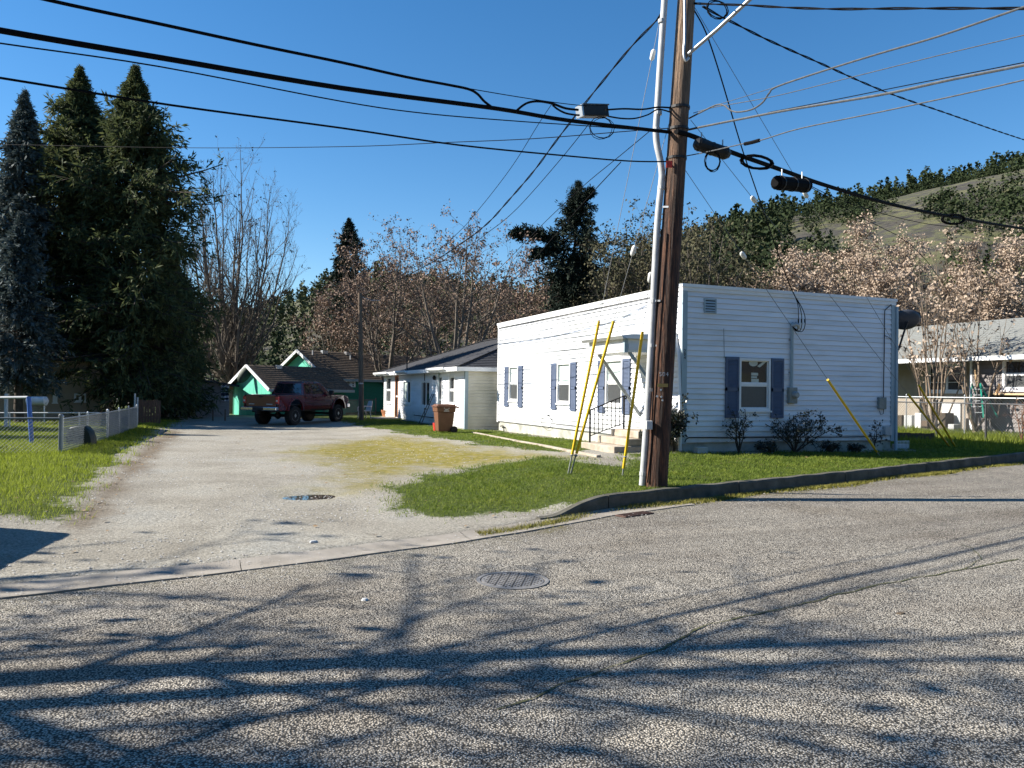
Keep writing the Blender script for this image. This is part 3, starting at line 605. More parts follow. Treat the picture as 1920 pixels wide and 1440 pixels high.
# louvred vent, conduit, meter, boxes
a, b = onY(1318, 587, 0), onY(1341, 561, 0); q = MB()
for u0, u1, v0, v1 in ((a[0], b[0], b[2]-.04, b[2]), (a[0], b[0], a[2], a[2]+.03), (a[0], a[0]+.03, a[2]+.03, b[2]-.04), (b[0]-.03, b[0], a[2]+.03, b[2]-.04)): q.box(u0, u1, -.06, -.018, v0, v1)
vn = q.build('vent', M_corner, H1)
q = MB(); q.box(a[0]+.03, b[0]-.03, -.040, -.037, a[2]+.03, b[2]-.04); q.build('vent_backing', M_black, vn)
for i in range(4):
    z = a[2]+.045+i*.064; q = MB(); q.prism([(-.059, z), (-.041, z+.04), (-.041, z+.046), (-.059, z+.012)], 'x', a[0]+.03, b[0]-.03); q.build('slat', M_corner, vn)
cx = 3.115
q = MB(); q.tube([(cx, -.075, 1.70), (cx, -.075, 3.26), (cx, -.075, 3.30), (cx+.01, -.085, 3.36)], [.036, .036, .05, .02], 10); mast = q.build('service_mast', M_corner, H1, smooth=True)
q = MB()
for z in (2.1, 2.9): q.box(cx-.06, cx+.06, -.05, -.018, z, z+.03)
q.build('strap', M_galv, mast)
q = MB(); q.tube([(cx+.0, -.08, 3.25), (cx+.05, -.15, 3.31), (cx+.10, -.18, 3.27), (cx+.12, -.17, 3.20)], [.05, .058, .05, .035], 10); q.build('weatherhead', M_galv, mast, smooth=True)
q = MB(); q.box(3.01, 3.26, -.125, -.019, 1.35, 1.745); mt = q.build('meter_box', M_meter, H1, bev=.01)
MB().lathe([(.088, -.126), (.09, -.15), (.075, -.16), (.075, -.215), (.055, -.235)], 20, 'y', (3.165, 0, 1.56)).build('meter_dial', mk('meter_glass', [(.25, .27, .27), (.38, .40, .40)], scale=20, rough=.15, spec=.8), mt, smooth=True)
a, b = onY(1643, 767, 0), onY(1657, 745, 0); q = MB(); q.box(a[0], b[0], -.10, -.019, a[2], b[2]); q.build('telephone_box', M_meter, H1, bev=.012)
a, b = onY(1653, 816, 0), onY(1667, 799, 0); q = MB(); q.box(a[0], b[0]-.03, -.12, -.019, a[2], b[2]); q.build('utility_box', M_pvc, H1, bev=.012)
def wallcable(pts, Y, r, nm='wall_cable', par=H1): return MB().tube([onY(x, y, Y) for x, y in pts], r, 5).build(nm, M_cable, par)
wallcable([(1671, 571), (1659, 582), (1658.5, 600), (1658, 660), (1657, 700), (1656.5, 745)], -.05, .011)
wallcable([(1657, 766), (1656, 776), (1651, 777), (1649, 770)], -.05, .007)
wallcable([(1658, 629), (1666, 632), (1671, 637)], -.05, .008)
wallcable([(1284, 829), (1287, 823), (1292, 820.5), (1324, 820.5), (1360, 821), (1420, 820), (1500, 819.5), (1560, 819.5), (1645, 818.5)], -.05, .010)
wallcable([(1357, 616), (1357.5, 640), (1358, 669)], -.04, .004)
def wallcableX(pts, X, r): return MB().tube([onX(x, y, X) for x, y in pts], r, 5).build('wall_cable', M_cable, H1)
wallcableX([(935, 616), (1000, 603.5), (1100, 582), (1200, 562), (1262, 549)], -.05, .012)
wallcableX([(938, 665), (1000, 661), (1060, 656), (1098, 652)], -.045, .005)
lp = [(1025+10*math.cos(t), 791+13*math.sin(t)) for t in np.linspace(-1.3, 4.9, 22)]
wallcableX([(1033, 772), (1027, 779)]+lp+[(1040, 795), (1075, 799), (1130, 806)], -.045, .006)
# outside tap against the foundation
q = MB(); tp = [onX(938, 799, -.03), onX(943, 798.5, -.05), onX(944.5, 800, -.05), onX(945, 812, -.05)]; q.tube(tp, .022, 6); q.build('outside_tap', M_black, H1)
# satellite dish on the east corner
S = thing('satellite_dish', 'dark satellite dish bracketed to the corner of the white house', 'satellite dish', (HW+.03, .1, 2.95))
dc = Vector(onY(1700, 601, .1)); nrm = Vector((.38, .70, .42)).normalized(); qd = nrm.to_track_quat('Z', 'Y').to_matrix()
V = []; F = []
for i in range(7):
    r = .36*i/6
    for j in range(24):
        t = 2*math.pi*j/24; V.append(dc+qd @ Vector((r*1.05*math.cos(t), r*.82*math.sin(t), .11*(r/.36)**2-.05)))
F = [(i*24+j, i*24+(j+1) % 24, (i+1)*24+(j+1) % 24, (i+1)*24+j) for i in range(6) for j in range(24)]
q = MB(); q.add(V, F); M_dish = mk('dish_grey', [(.045, .05, .065), (.06, .068, .085)], scale=5, rough=.4)
o = q.build('reflector', M_dish, S, smooth=True); md = o.modifiers.new('thickness', 'SOLIDIFY'); md.thickness = .014
q = MB(); q.tube([tuple(dc-nrm*.06), (HW+.30, .1, 2.80), (HW+.03, .12, 2.76)], .026, 8); q.tube([(HW+.03, .12, 2.6), (HW+.10, .12, 2.72)], .05, 8); q.build('mount_arm', M_black, S)
q = MB(); e = dc+nrm*.34+Vector((.05, -.12, -.20)); q.tube([tuple(dc-qd @ Vector((0, .26, 0))), tuple(e)], .014, 6); q.obox(e, .09, .06, .06, qd); q.build('feed_arm', M_black, S)
# ------------------------------------------------------------------ steps and railing
ST = thing('concrete_steps', 'weathered concrete steps up to the porch of the white house', 'steps', (-.8, 1.05, float(gz(-.8, 1.05))))
gs = float(gz(-1.0, 1.0))
for x0, y0, y1, z0, z1 in ((-1.62, .28, 1.98, gs-.1, gs+.15), (-1.26, .32, 1.80, gs+.152, gs+.32), (-.95, .35, 1.68, gs+.322, gs+.49)):
    q = MB(); q.box(x0, -.035, y0, y1, z0, z1); q.build('step', M_step, ST, bev=.018)
RL = thing('stair_railing', 'black wrought-iron stair railing with scrolled ends on the porch steps', 'railing', (-1.0, 1.7, gs))
p0, p1 = np.array([-1.5, 1.74, gs+.15]), np.array([-.62, 1.62, gs+.49]); t0, t1 = p0+[0, 0, .80], p1+[0, 0, .82]
for p, tt, nm in ((p0, t0, 'post'), (p1, t1, 'post')): q = MB(); q.box(p[0]-.018, p[0]+.018, p[1]-.018, p[1]+.018, p[2], tt[2]); q.build(nm, M_black, RL)
def scroll(c, d, s): return [(c[0]+d*(.03+.045*math.sin(a)*(1-a/9)), c[1], c[2]-.045+.045*math.cos(a)*(1-a/9)) for a in np.linspace(0, 5.2, 12)]
q = MB(); q.tube([scroll(t0, -1, 1)[i] for i in range(11, -1, -1)]+[tuple(t0)]+[tuple(t1)]+scroll(t1, 1, 1), .017, 6); q.build('handrail', M_black, RL)
q = MB(); q.bar(p0+[0, 0, .16], p1+[0, 0, .14], .03, .02); q.build('lower_rail', M_black, RL)
for i in range(1, 8):
    f = i/8; a = p0+(p1-p0)*f+[0, 0, .15]; b = t0+(t1-t0)*f; q = MB(); q.box(a[0]-.008, a[0]+.008, a[1]-.008, a[1]+.008, a[2], b[2]); q.build('baluster', M_black, RL)
# concrete edging along the lawn
EG = bpy.data.objects.new('path_edging', None); COL.objects.link(EG); tag(EG, 'low weathered concrete edging beside the long wall of the white house', 'edging')
ep = W2([(886, 812.5), (925, 820), (970, 829), (1020, 838), (1075, 849), (1123, 858)])
for a, b in zip(ep[:-1], ep[1:]):
    a, b = np.array(a), np.array(b); d = (b-a)/np.linalg.norm(b-a); nn = np.array([-d[1], d[0]])*.055; a = a+d*.01; b = b-d*.01; Vs = []
    for p in (a, b):
        z = float(gz(*p))
        Vs += [(p[0]-nn[0], p[1]-nn[1], z-.05), (p[0]-nn[0], p[1]-nn[1], z+.05), (p[0]+nn[0], p[1]+nn[1], z+.055), (p[0]+nn[0], p[1]+nn[1], z-.05)]
    q = MB(); q.add(Vs, [(0, 1, 2, 3), (7, 6, 5, 4), (0, 4, 5, 1), (1, 5, 6, 2), (2, 6, 7, 3)]); q.build('edging_stone', M_step, EG, bev=.012)
# ------------------------------------------------------------------ the white bungalow behind
X2, Y2, L2 = -1.1, 12.98, 14.8
H2 = thing('white_bungalow', 'white bungalow with dark hipped shingle roof beyond the flat-roofed house', 'house', (X2, Y2, 0))
ze = 2.44
def h2(px0, px1, py0, py1):
    a, b = onX(px0, py1, X2), onX(px1, py0, X2); return (b[1], a[1], a[2], b[2])
wns = [h2(843, 854.6, 704, 758), h2(790.6, 808, 714, 762), h2(757.5, 771.6, 713, 757), h2(725, 735, 707, 755)]
drs = [h2(820, 830.5, 704, 798), h2(740.6, 748, 704, 779)]
wns = [(a, b, z0, z1) for a, b, z0, z1 in wns]; drs = [(a, b, .12, z1) for a, b, z0, z1 in drs]
hol = wns+drs
siding_joined(H2, X2, 'y', -1, Y2+.1, Y2+L2-.1, .1, ze-.05, .127, hol, M_sid)
siding_joined(H2, Y2, 'x', -1, X2+.1, 8, .05, ze-.05, .127, [], M_cream)
q = MB(); wall_core(q, X2, .12, 'y', Y2, Y2+L2, -.2, ze, hol); q.box(X2+.12, 8, Y2, Y2+.12, -.2, ze); q.box(X2+.121, 8, Y2+L2-.12, Y2+L2, -.2, ze); q.box(7.88, 8, Y2+.12, Y2+L2-.12, -.2, ze); q.build('wall', M_sid, H2)
q = MB(); q.box(X2+1.2, X2+1.3, Y2+.2, Y2+L2-.2, 0, ze); q.build('inner_wall', MATS['dim_room'], H2)
for i, wv in enumerate(wns): sash_window(H2, 'y', X2, -1, *wv, M_glassd, M_glassb if i != 2 else M_blind, horiz=i in (0, 3), fw=.07)
for i, dv in enumerate(drs):
    q = MB(); q.box(X2-.03, X2+.05, dv[0], dv[0]+.09, dv[2], dv[3]); q.box(X2-.03, X2+.05, dv[1]-.09, dv[1], dv[2], dv[3]); q.box(X2-.03, X2+.05, dv[0]+.09, dv[1]-.09, dv[3]-.09, dv[3]); q.build('door_frame', M_trim if i == 0 else M_orange, H2)
    q = MB(); q.box(X2+.03, X2+.06, dv[0]+.09, dv[1]-.09, dv[2], dv[3]-.09); dd = q.build('door', M_black if i else mk('storm_door', [(.10, .10, .11), (.14, .14, .15)], rough=.3), H2)
    q = MB(); ym = (dv[2]+dv[3])/2; q.box(X2+.01, X2+.028, dv[0]+.09, dv[1]-.09, ym-.04, ym+.04); q.build('door_rail', M_trim, dd)
q = MB(); q.box(X2-.03, X2+.10, Y2-.028, Y2-.002, 0, ze-.05); q.box(X2-.03, X2-.002, Y2-.002, Y2+.1, 0, ze-.05); q.build('corner_board', M_corner, H2)
ov = .42; x0, x1, y0, y1 = X2-ov, 8.4, Y2-.20, Y2+L2+ov; xr = (x0+x1)/2; hr = 4.2; rr = 4.3
V = [(x0, y0, ze+.02), (x1, y0, ze+.02), (x1, y1, ze+.02), (x0, y1, ze+.02), (xr, y0+rr, hr), (xr, y1-rr, hr)]
q = MB(); q.add(V, [(0, 4, 5, 3), (1, 2, 5, 4), (0, 1, 4), (2, 3, 5), (3, 2, 1, 0)]); rf = q.build('roof', M_shing, H2)
q = MB()
for i in range(1, 24):                                    # shingle courses, thin steps up the two visible slopes
    f = i/24
    a, b = np.array(V[0])+(np.array(V[4])-np.array(V[0]))*f, np.array(V[3])+(np.array(V[5])-np.array(V[3]))*f
    q.bar(a+[0, 0, .006], b+[0, 0, .006], .03, .012)
    c = np.array(V[1])+(np.array(V[4])-np.array(V[1]))*f; q.bar(a+[0, 0, .007], c+[0, 0, .007], .03, .012)
q.build('shingle_courses', M_shing, rf, kind='stuff')
for a, b in ((V[0], V[4]), (V[3], V[5]), (V[4], V[5])): q = MB(); q.bar(np.array(a)+[0, 0, .03], np.array(b)+[0, 0, .03], .16, .03); q.build('ridge_cap', M_shing, rf)
q = MB(); q.box(x0-.02, x0+.02, y0-.02, y1, ze-.14, ze+.015); q.box(x0+.02, x1, y0-.02, y0+.02, ze-.14, ze+.015); q.build('fascia', M_trim, H2)
q = MB(); q.box(x0+.02, X2, y0+.02, y1, ze-.14, ze-.12); q.box(X2, x1, y0+.02, Y2, ze-.14, ze-.12); q.build('soffit', M_trim, H2)
for ya, yb in ((Y2+1.2, Y2+3.8), (Y2+7.6, Y2+9.9), (Y2+11.6, Y2+15.1)):
    q = MB(); q.prism([(x0-.15, ze-.05), (x0-.15, ze+.03), (x0-.135, ze+.03), (x0-.03, ze-.08), (x0-.11, ze-.09)], 'y', ya, yb); q.build('gutter', M_trim, H2)
p = onX(763, 690, x0+.3); q = MB(); q.tube([(p[0], p[1], ze), (p[0], p[1], ze+1.0)], .03, 8); q.build('vent_pipe', M_black, H2)
q = MB(); q.box(X2-1.2, X2-.04, drs[1][0]-.5, drs[1][1]+.5, -.1, .10); q.build('doorstep', M_step, H2, bev=.02)
q = MB(); q.tube([onX(823, 690, X2-.05), onX(823, 740, X2-.05), onX(822, 800, X2-.05)], .035, 6); q.build('downspout', M_corner, H2)
q = MB(); q.tube([onX(796, 695, X2-.04), onX(796, 780, X2-.04)], .015, 5); q.tube([onX(776, 778, X2-.04), onX(812, 783, X2-.04)], .015, 5); q.build('wall_cable', M_cable, H2)
lc = onX(814, 708, X2-.09); q = MB(); q.lathe([(.05, -.1), (.08, .0), (.03, .09)], 10, c=tuple(lc)); q.build('porch_lamp', M_black, H2)
# things standing by the bungalow
def pot(name, px, py, r, h, mat, label, cat, squeeze=.75):
    p = gp(px, py); q = MB(); q.lathe([(r*squeeze, 0), (r, h), (r*.93, h), (r*.9, h*.9)], 16, c=(p[0], p[1], p[2])); o = q.build(name, mat, smooth=False); return tag(o, label, cat), p
t, p = pot('planter_box', 728, 781, .42, .36, M_orange, 'terracotta planter beside the dark door of the bungalow', 'planter')
t, p = pot('bucket', 818.5, 808, .15, .30, M_red, 'small red and white bucket by the brown bin', 'bucket')
pt = thing('terracotta_figure', 'small terracotta garden figure on the doorstep of the bungalow', 'figurine', gp(751, 781)); q = MB(); q.lathe([(.12, 0), (.16, .12), (.09, .30), (.11, .36), (.07, .46), (.01, .5)], 12); q.build('body', M_orange, pt, world=False, smooth=True); q = MB(); q.lathe([(.13, 0), (.14, .05), (.1, .06)], 12); q.build('base', M_step, pt, world=False)
lt = gp(804, 797); LD = thing('leaning_ladder', 'dark folding frame leaning by the bungalow windows', 'ladder', lt)
for dx in (-.0, .45):
    q = MB(); q.bar((lt[0]-.35, lt[1]+dx, lt[2]), (X2-.05, lt[1]+dx*.6, lt[2]+1.35), .03, .03); q.build('rail', M_black, LD)
for f in (.25, .5, .75):
    a = np.array((lt[0]-.35, lt[1], lt[2]))*(1-f)+np.array((X2-.05, lt[1], lt[2]+1.35))*f; b = np.array((lt[0]-.35, lt[1]+.45, lt[2]))*(1-f)+np.array((X2-.05, lt[1]+.27, lt[2]+1.35))*f
    q = MB(); q.bar(a, b, .025, .025); q.build('rung', M_black, LD)
# brown wheelie bin
bp = gp(832, 811.5); B = thing('wheelie_bin', 'brown wheelie bin standing on the grass by the bungalow corner', 'bin', bp, math.atan2(CM[0][1], CM[0][0])+.35)
def frust(w0, d0, w1, d1, z0, z1, dx=0):
    V = [(-w0/2, -d0/2, z0), (w0/2, -d0/2, z0), (w0/2, d0/2, z0), (-w0/2, d0/2, z0), (-w1/2+dx, -d1/2, z1), (w1/2+dx, -d1/2, z1), (w1/2+dx, d1/2, z1), (-w1/2+dx, d1/2, z1)]
    return V, [(3, 2, 1, 0), (4, 5, 6, 7), (0, 1, 5, 4), (1, 2, 6, 5), (2, 3, 7, 6), (3, 0, 4, 7)]
q = MB(); q.add(*frust(.50, .46, .62, .62, .06, .74)); q.add(*frust(.66, .66, .70, .72, .741, .93)); q.build('body', M_bin, B, world=False, bev=.03)
q = MB(); q.add(*frust(.78, .80, .76, .78, .931, .965)); q.add(*frust(.70, .72, .60, .62, .966, 1.02)); q.build('lid', M_bin, B, world=False, bev=.02)
q = MB(); q.tube([(.40, -.3, .90), (.46, -.3, .92), (.46, .3, .92), (.40, .3, .90)], .018, 6); q.build('handle', M_bin, B, world=False)
for s in (-.29, .29): q = MB(); q.lathe([(.06, -.03), (.125, -.025), (.125, .025), (.06, .03)], 18, 'y', (.30, s, .127)); q.build('wheel', M_rubber, B, world=False)
M_wm = mk('white_print', [(.7, .7, .66)], rough=.6)
q = MB(); y = -.3655
for x0, x1, z0, z1 in ((-.10, -.07, .88, .90), (.07, .10, .88, .90), (-.06, .06, .845, .86), (-.08, .08, .815, .825)): q.box(x0, x1, y+.004, y+.012, z0, z1)
q.box(-.10, .10, -.352, -.345, .775, .79); q.build('printed_mark', M_wm, B, world=False)
# plastic chair
M_plas = mk('grey_plastic', [(.42, .40, .39), (.52, .50, .49)], rough=.5)
cp_ = gp(683, 786); K = thing('plastic_chair', 'pale plastic garden chair beside the short wooden pole', 'chair', cp_, R_(200))
q = MB(); q.prism([(-.24, -.24), (.24, -.21), (.24, .21), (-.24, .24)], 'z', .41, .44); q.build('seat', M_plas, K, world=False, bev=.012)
q = MB(); q.add([(-.24, y*(.95-.5*max(0, (z-.6)/.5)**2), z) if 0 else (-.22-.25*(z-.44), y*(1-.35*((z-.44)/.5)**3), z) for z in (.44, .6, .75, .88, .94) for y in (-.25, -.13, 0, .13, .25)], [(i*5+j, i*5+j+1, i*5+j+6, i*5+j+5) for i in range(4) for j in range(4)]); o = q.build('backrest', M_plas, K, world=False); md = o.modifiers.new('t', 'SOLIDIFY'); md.thickness = .025
for sx in (-.21, .2):
    for sy in (-.23, .23): q = MB(); q.tube([(sx, sy*.92, .41), (sx*1.15, sy*1.12, 0)], .024, 6); q.build('leg', M_plas, K, world=False)
for sy in (-.27, .27): q = MB(); q.tube([(-.27, sy, .66), (.12, sy, .66), (.23, sy*.95, .60), (.23, sy*.9, .42)], .024, 6); q.build('armrest', M_plas, K, world=False)
# ------------------------------------------------------------------ utility pole
def spline(pts, k=6):
    P = np.array(pts, float); n_ = len(P); o = []
    for i in range(n_-1):
        p0, p1, p2, p3 = P[max(i-1, 0)], P[i], P[i+1], P[min(i+2, n_-1)]
        for j in range(k):
            t = j/k; o.append(.5*((2*p1)+(-p0+p2)*t+(2*p0-5*p1+4*p2-p3)*t*t+(-p0+3*p1-3*p2+p3)*t**3))
    o.append(P[-1]); return o
M_pole = bpy.data.materials.new('creosoted_pole'); M_pole.use_nodes = True; n = M_pole.node_tree.nodes; l = M_pole.node_tree.links; b = n['Principled BSDF']; pos = nd('ShaderNodeNewGeometry')
mp = nd('ShaderNodeMapping'); mp.inputs['Scale'].default_value = (14, 14, 1.1); l.new(pos.outputs['Position'], mp.inputs[0])
def noise2(sc, det=6, ro=.65):
    q = nd('ShaderNodeTexNoise'); q.inputs['Scale'].default_value = sc; q.inputs['Detail'].default_value = det; q.inputs['Roughness'].default_value = ro; l.new(mp.outputs[0], q.inputs[0]); return q.outputs[0]
c = rampc(noise2(2.2), [(.3, (.008, .004, .003)), (.48, (.045, .018, .009)), (.62, (.13, .052, .024)), (.8, (.22, .10, .05))])
sx = nd('ShaderNodeSeparateXYZ'); l.new(pos.outputs['Position'], sx.inputs[0])
mr = nd('ShaderNodeMapRange'); mr.inputs[1].default_value = 4.5; mr.inputs[2].default_value = 7.5; l.new(sx.outputs[2], mr.inputs[0])
c2 = rampc(noise2(2.2), [(.3, (.07, .045, .03)), (.5, (.22, .14, .085)), (.75, (.38, .27, .18))])
c = mixc(mr.outputs[0], c, c2); l.new(c, b.inputs['Base Color']); b.inputs['Roughness'].default_value = .8
bm = nd('ShaderNodeBump'); bm.inputs['Strength'].default_value = 1; bm.inputs['Distance'].default_value = .05; l.new(noise2(2.2), bm.inputs['Height']); l.new(bm.outputs[0], b.inputs['Normal'])
PB = gp(1229, 914); PD = float(depth(PB))
def pole_at(py, dd=0.): return atd(1229+(914-py)*.0634, py, PD+dd)
UP = thing('utility_pole', 'tall reddish-brown wooden utility pole with grey conduit riser at the kerb', 'utility pole', PB)
q = MB(); pp = [PB-np.array([0, 0, .4])]+[pole_at(y) for y in range(890, -340, -30)]; K_ = len(pp); rs = [.192-.062*i/(K_-1) for i in range(K_)]
q.tube(pp, rs, 20); q.build('pole', M_pole, UP, smooth=True)
cpx = [(1204, 910), (1206, 885), (1213, 780), (1222, 620), (1232, 430), (1240, 345), (1241, 325), (1238, 300), (1232, 272), (1230, 245), (1232, 215), (1238, 120), (1246, 0), (1256, -160)]
q = MB(); q.tube(spline([atd(x, y, PD-.02) for x, y in cpx], 4), .055, 10); cd_ = q.build('conduit_riser', M_pvc, UP, smooth=True)
for x, y in ((1206, 888), (1225, 565), (1222, 648), (1240, 352), (1234, 212), (1241, 40), (1231, 243)):
    q = MB(); a = atd(x, y, PD-.02); d = (atd(x+1, y-20, PD-.02)-a); d /= np.linalg.norm(d); q.tube([a-d*.03, a+d*.03], .064, 10); q.build('coupling', M_pvc, cd_)
q = MB()
for x, y in ((1229, 564), (1229, 648), (1226, 778), (1244, 388)): a = atd(x-7, y, PD-.03); c_ = atd(x+10, y, PD-.12); q.bar(a, c_, .03, .03)
q.build('standoff_bracket', M_galv, UP)
q = MB(); q.tube(spline([atd(x, y, PD-.14) for x, y in [(1240, 430), (1234, 520), (1229, 620), (1226, 700), (1224, 760), (1222, 800), (1222, 830), (1218, 870), (1214, 905)]], 3), .012, 6); q.build('ground_wire', M_cable, UP)
a, b_ = atd(1211.5, 805, PD-.16), atd(1222.5, 789, PD-.16); q = MB(); q.obox((a+b_)/2, .10, .09, .145, Matrix.Rotation(-CYAW, 3, 'Z')); q.build('junction_box', M_pvc, UP, bev=.008)
rotp = Matrix.Rotation(-CYAW, 3, 'Z')
def on_pole(x, y, dd=0): cx_ = 1229+(914-y)*.0634; rr = .182; u = (x-cx_)/CF*PD; u = max(-.97*rr, min(.97*rr, u)); return atd(x, y, PD-math.sqrt(rr*rr-u*u)-dd)
for i, ch in enumerate('504'):
    p = on_pole(1238.5+6.2*i, 702, .008); o = link('pole_number_digit', text_mesh(ch, .095, mk('aluminium_digits', [(.55, .55, .55)], rough=.4) if 'aluminium_digits' not in MATS else MATS['aluminium_digits']), UP, tuple(p-PB)); o.rotation_euler = (R_(90), 0, -CYAW)
q = MB(); q.obox(on_pole(1243, 722.5, .006), .165, .014, .055, rotp); q.build('brass_band', mk('brass_band', [(.35, .24, .08), (.45, .33, .12)], rough=.45, metal=.4), UP)
for x, y, r in ((1222, 731, .028), (1239, 731, .018), (1232, 743, .02), (1240, 744, .018), (1242, 750.5, .018)):
    p = on_pole(x, y, .006); q = MB(); q.lathe([(r, -.004), (r*.8, .004)], 10, 'y', tuple(p)); q.build('pole_tag', M_wm, UP)
q = MB(); p = on_pole(1255, 308, .01); q.obox(p, .10, .012, .11, rotp); q.build('warning_tag', M_red, UP)
for y in (203, 243, 298): p = pole_at(y); q = MB(); q.lathe([(.172, -.02), (.172, .02)], 20, c=tuple(p)); q.build('cable_clamp_band', M_black, UP)
# street light bracket
arm = [atd(1290, 102, PD-.12), atd(1345, 55, PD-.45), atd(1405, 0, PD-.8), atd(1500, -90, PD-1.5), atd(1590, -140, PD-2.1)]
q = MB(); q.tube(arm, .032, 10); am = q.build('lamp_arm', M_galv, UP, smooth=True)
q = MB(); q.tube(spline([atd(1283, -40, PD-.2), atd(1284, 60, PD-.2), atd(1282, 100, PD-.2), atd(1286, 114, PD-.2), atd(1291, 108, PD-.18)], 3), .022, 8); q.build('arm_conduit', M_galv, am, smooth=True)
e = arm[-1]; q = MB(); q.obox(e+np.array([.25, -.2, 0]), .6, .26, .14, Matrix.Rotation(-.7, 3, 'Z')); q.build('lamp_head', M_galv, am, bev=.05)
# ------------------------------------------------------------------ overhead lines
M_gcab = mk('weathered_grey_cable', [(.06, .065, .07), (.12, .125, .13)], scale=20, rough=.5)
def wire(name, label, pts, A, Bq, r, mat=None, cat='cable', k=5, twist=False, n_=6, sag=None, group=None, end=None):
    (xa, da), (xb, db) = A, Bq
    f = lambda x: 1/(1/da+(1/db-1/da)*(x-xa)/(xb-xa))
    raw = [atd(x, y, f(x)) for x, y in pts]
    zs_ = max(raw[0][2], raw[-1][2]) if (A, Bq) != Lft else raw[-1][2]
    P = spline(raw, k)
    def carry(p, q_, far, z):                               # on to the next pole, easing from the slope it has
        far = np.array([*far[:2], z]); L_0 = np.linalg.norm(far-p); t_ = (p-q_)/np.linalg.norm(p-q_)*L_0
        return [(1-s)**2*(1+2*s)*p+s*(1-s)**2*t_*.6+s*s*(3-2*s)*far for s in np.linspace(0, 1, 12)[1:]]
    if (A, Bq) == Lft and pts[0][0] < -100: P = carry(P[0], P[1], FARL, zs_-.5)[::-1]+P
    elif (A, Bq) == Rfr and pts[-1][0] > 1950: P = P+carry(P[-1], P[-2], FARR, max(raw[0][2], raw[-1][2])+.2)
    elif (A, Bq) == Rbk and pts[-1][0] > 1950: P = P+carry(P[-1], P[-2], FARB, 5.6)
    if end is not None: P = P+carry(P[-1], P[-2], end, end[2])
    q = MB(); mat = mat or M_cable
    if twist:
        P = np.array(P); seg = np.r_[0, np.cumsum(np.linalg.norm(np.diff(P, axis=0), axis=1))]; ss = np.arange(0, seg[-1], .16); Q = np.stack([np.interp(ss, seg, P[:, i]) for i in range(3)], -1)
        d = P[-1]-P[0]; d /= np.linalg.norm(d); u = np.cross(d, [0, 0, 1]); u /= np.linalg.norm(u); v = np.cross(u, d)
        for ph in (0, math.pi): q.tube(Q+(np.cos(ss*4.2+ph)[:, None]*u+np.sin(ss*4.2+ph)[:, None]*v)*r*.9, r*.8, 5)
    else: q.tube(P, r, n_)
    return tag(q.build(name, mat, smooth=not twist), label, cat, group)
def far_plan(A, Bq, s):
    a, b_ = atd(A[0], 700, A[1]), atd(Bq[0], 700, Bq[1]); d = (b_-a)[:2]; d /= np.linalg.norm(d); return np.r_[a[:2]+d*s, 0.]
FARL = far_plan((1270, 13.), (0, 7.), 29.); FARR = far_plan((1290, 13.), (1920, 8.6), 24.); FARB = far_plan((1290, 12.9), (1920, 26.), 46.)
for fp, lb in ((FARL, 'next utility pole down the street beyond the drive mouth'), (FARR, 'utility pole on the opposite side of the street'), (FARB, 'next utility pole up the street beyond the ranch house')):
    o = copy_tree(UP); o.location = (fp[0], fp[1], float(zr(fp[0]))); o['label'] = lb
Lft = ((1270, 13.), (0, 7.)); Rfr = ((1290, 13.), (1920, 8.6)); Rbk = ((1290, 12.9), (1920, 26.)); P2 = ((1240, 13.), (678, 37.9))
wire('overhead_cable', 'thickest black cable running from the pole over the drive', [(-420, -22), (-200, 18), (0, 57), (300, 108), (640, 165), (927, 203), (1067, 226), (1267, 249)], *Lft, .030, n_=8)
wire('overhead_cable', 'black cable high over the drive that dips onto the thickest cable', [(-420, -140), (-100, -48), (90, 0), (300, 45), (480, 84), (640, 117), (760, 144), (840, 159), (878, 167), (895, 176), (908, 190), (925, 203)], *Lft, .017)
wire('overhead_cable', 'short black cable hump rising from the thickest cable to the white splice box', [(968, 208), (980, 198), (992, 192), (1010, 190), (1035, 194), (1060, 203), (1084, 206)], *Lft, .017)
wire('overhead_cable', 'short black cable sagging below the hump into the white splice box', [(1036, 197), (1046, 205), (1060, 212), (1075, 215), (1086, 216)], *Lft, .014)
wire('overhead_wire', 'thin messenger wire above the white splice box', [(850, 161), (955, 179), (1040, 192), (1100, 199)], *Lft, .006, cat='wire')
wire('overhead_wire', 'thin black wire just below the thickest cable', [(-300, 35), (0, 81), (300, 125), (640, 190), (800, 213), (980, 228), (1100, 236), (1225, 246), (1266, 250)], *Lft, .0075, cat='wire')
wire('overhead_cable', 'lowest black cable crossing over the big evergreens to the red tag', [(-300, 100), (0, 146), (320, 197), (640, 240), (860, 272), (1060, 292), (1180, 302), (1255, 303)], *Lft, .0115)
wire('overhead_wire', 'level thin wire passing behind the other lines to the far left', [(-300, 268), (0, 271), (330, 277), (640, 275), (840, 267), (1000, 260), (1190, 245), (1262, 240)], (1270, 13.), (0, 26.), .008, cat='wire')
wire('overhead_cable', 'upper short cable from the white splice box to the pole', [(1136, 206), (1170, 204), (1205, 205), (1235, 201), (1268, 203)], *Lft, .014)
wire('overhead_cable', 'lower short cable looping from the white splice box to the pole', [(1140, 218), (1165, 222), (1190, 222), (1215, 215), (1235, 205), (1262, 212)], *Lft, .012)
wire('service_drop', 'twisted black service line running back to the short pole', [(1240, 26), (1228, 42), (1180, 92), (1100, 190), (1040, 268), (1000, 322), (950, 380), (915, 418), (870, 453), (790, 503), (678, 556)], *P2, .014, twist=True, cat='cable')
wire('overhead_wire', 'leftmost of the straight thin wires sloping down to the short pole', [(1034, 196), (1010, 232), (960, 312), (900, 390), (855, 440), (790, 492), (678, 562)], *P2, .008, cat='wire')
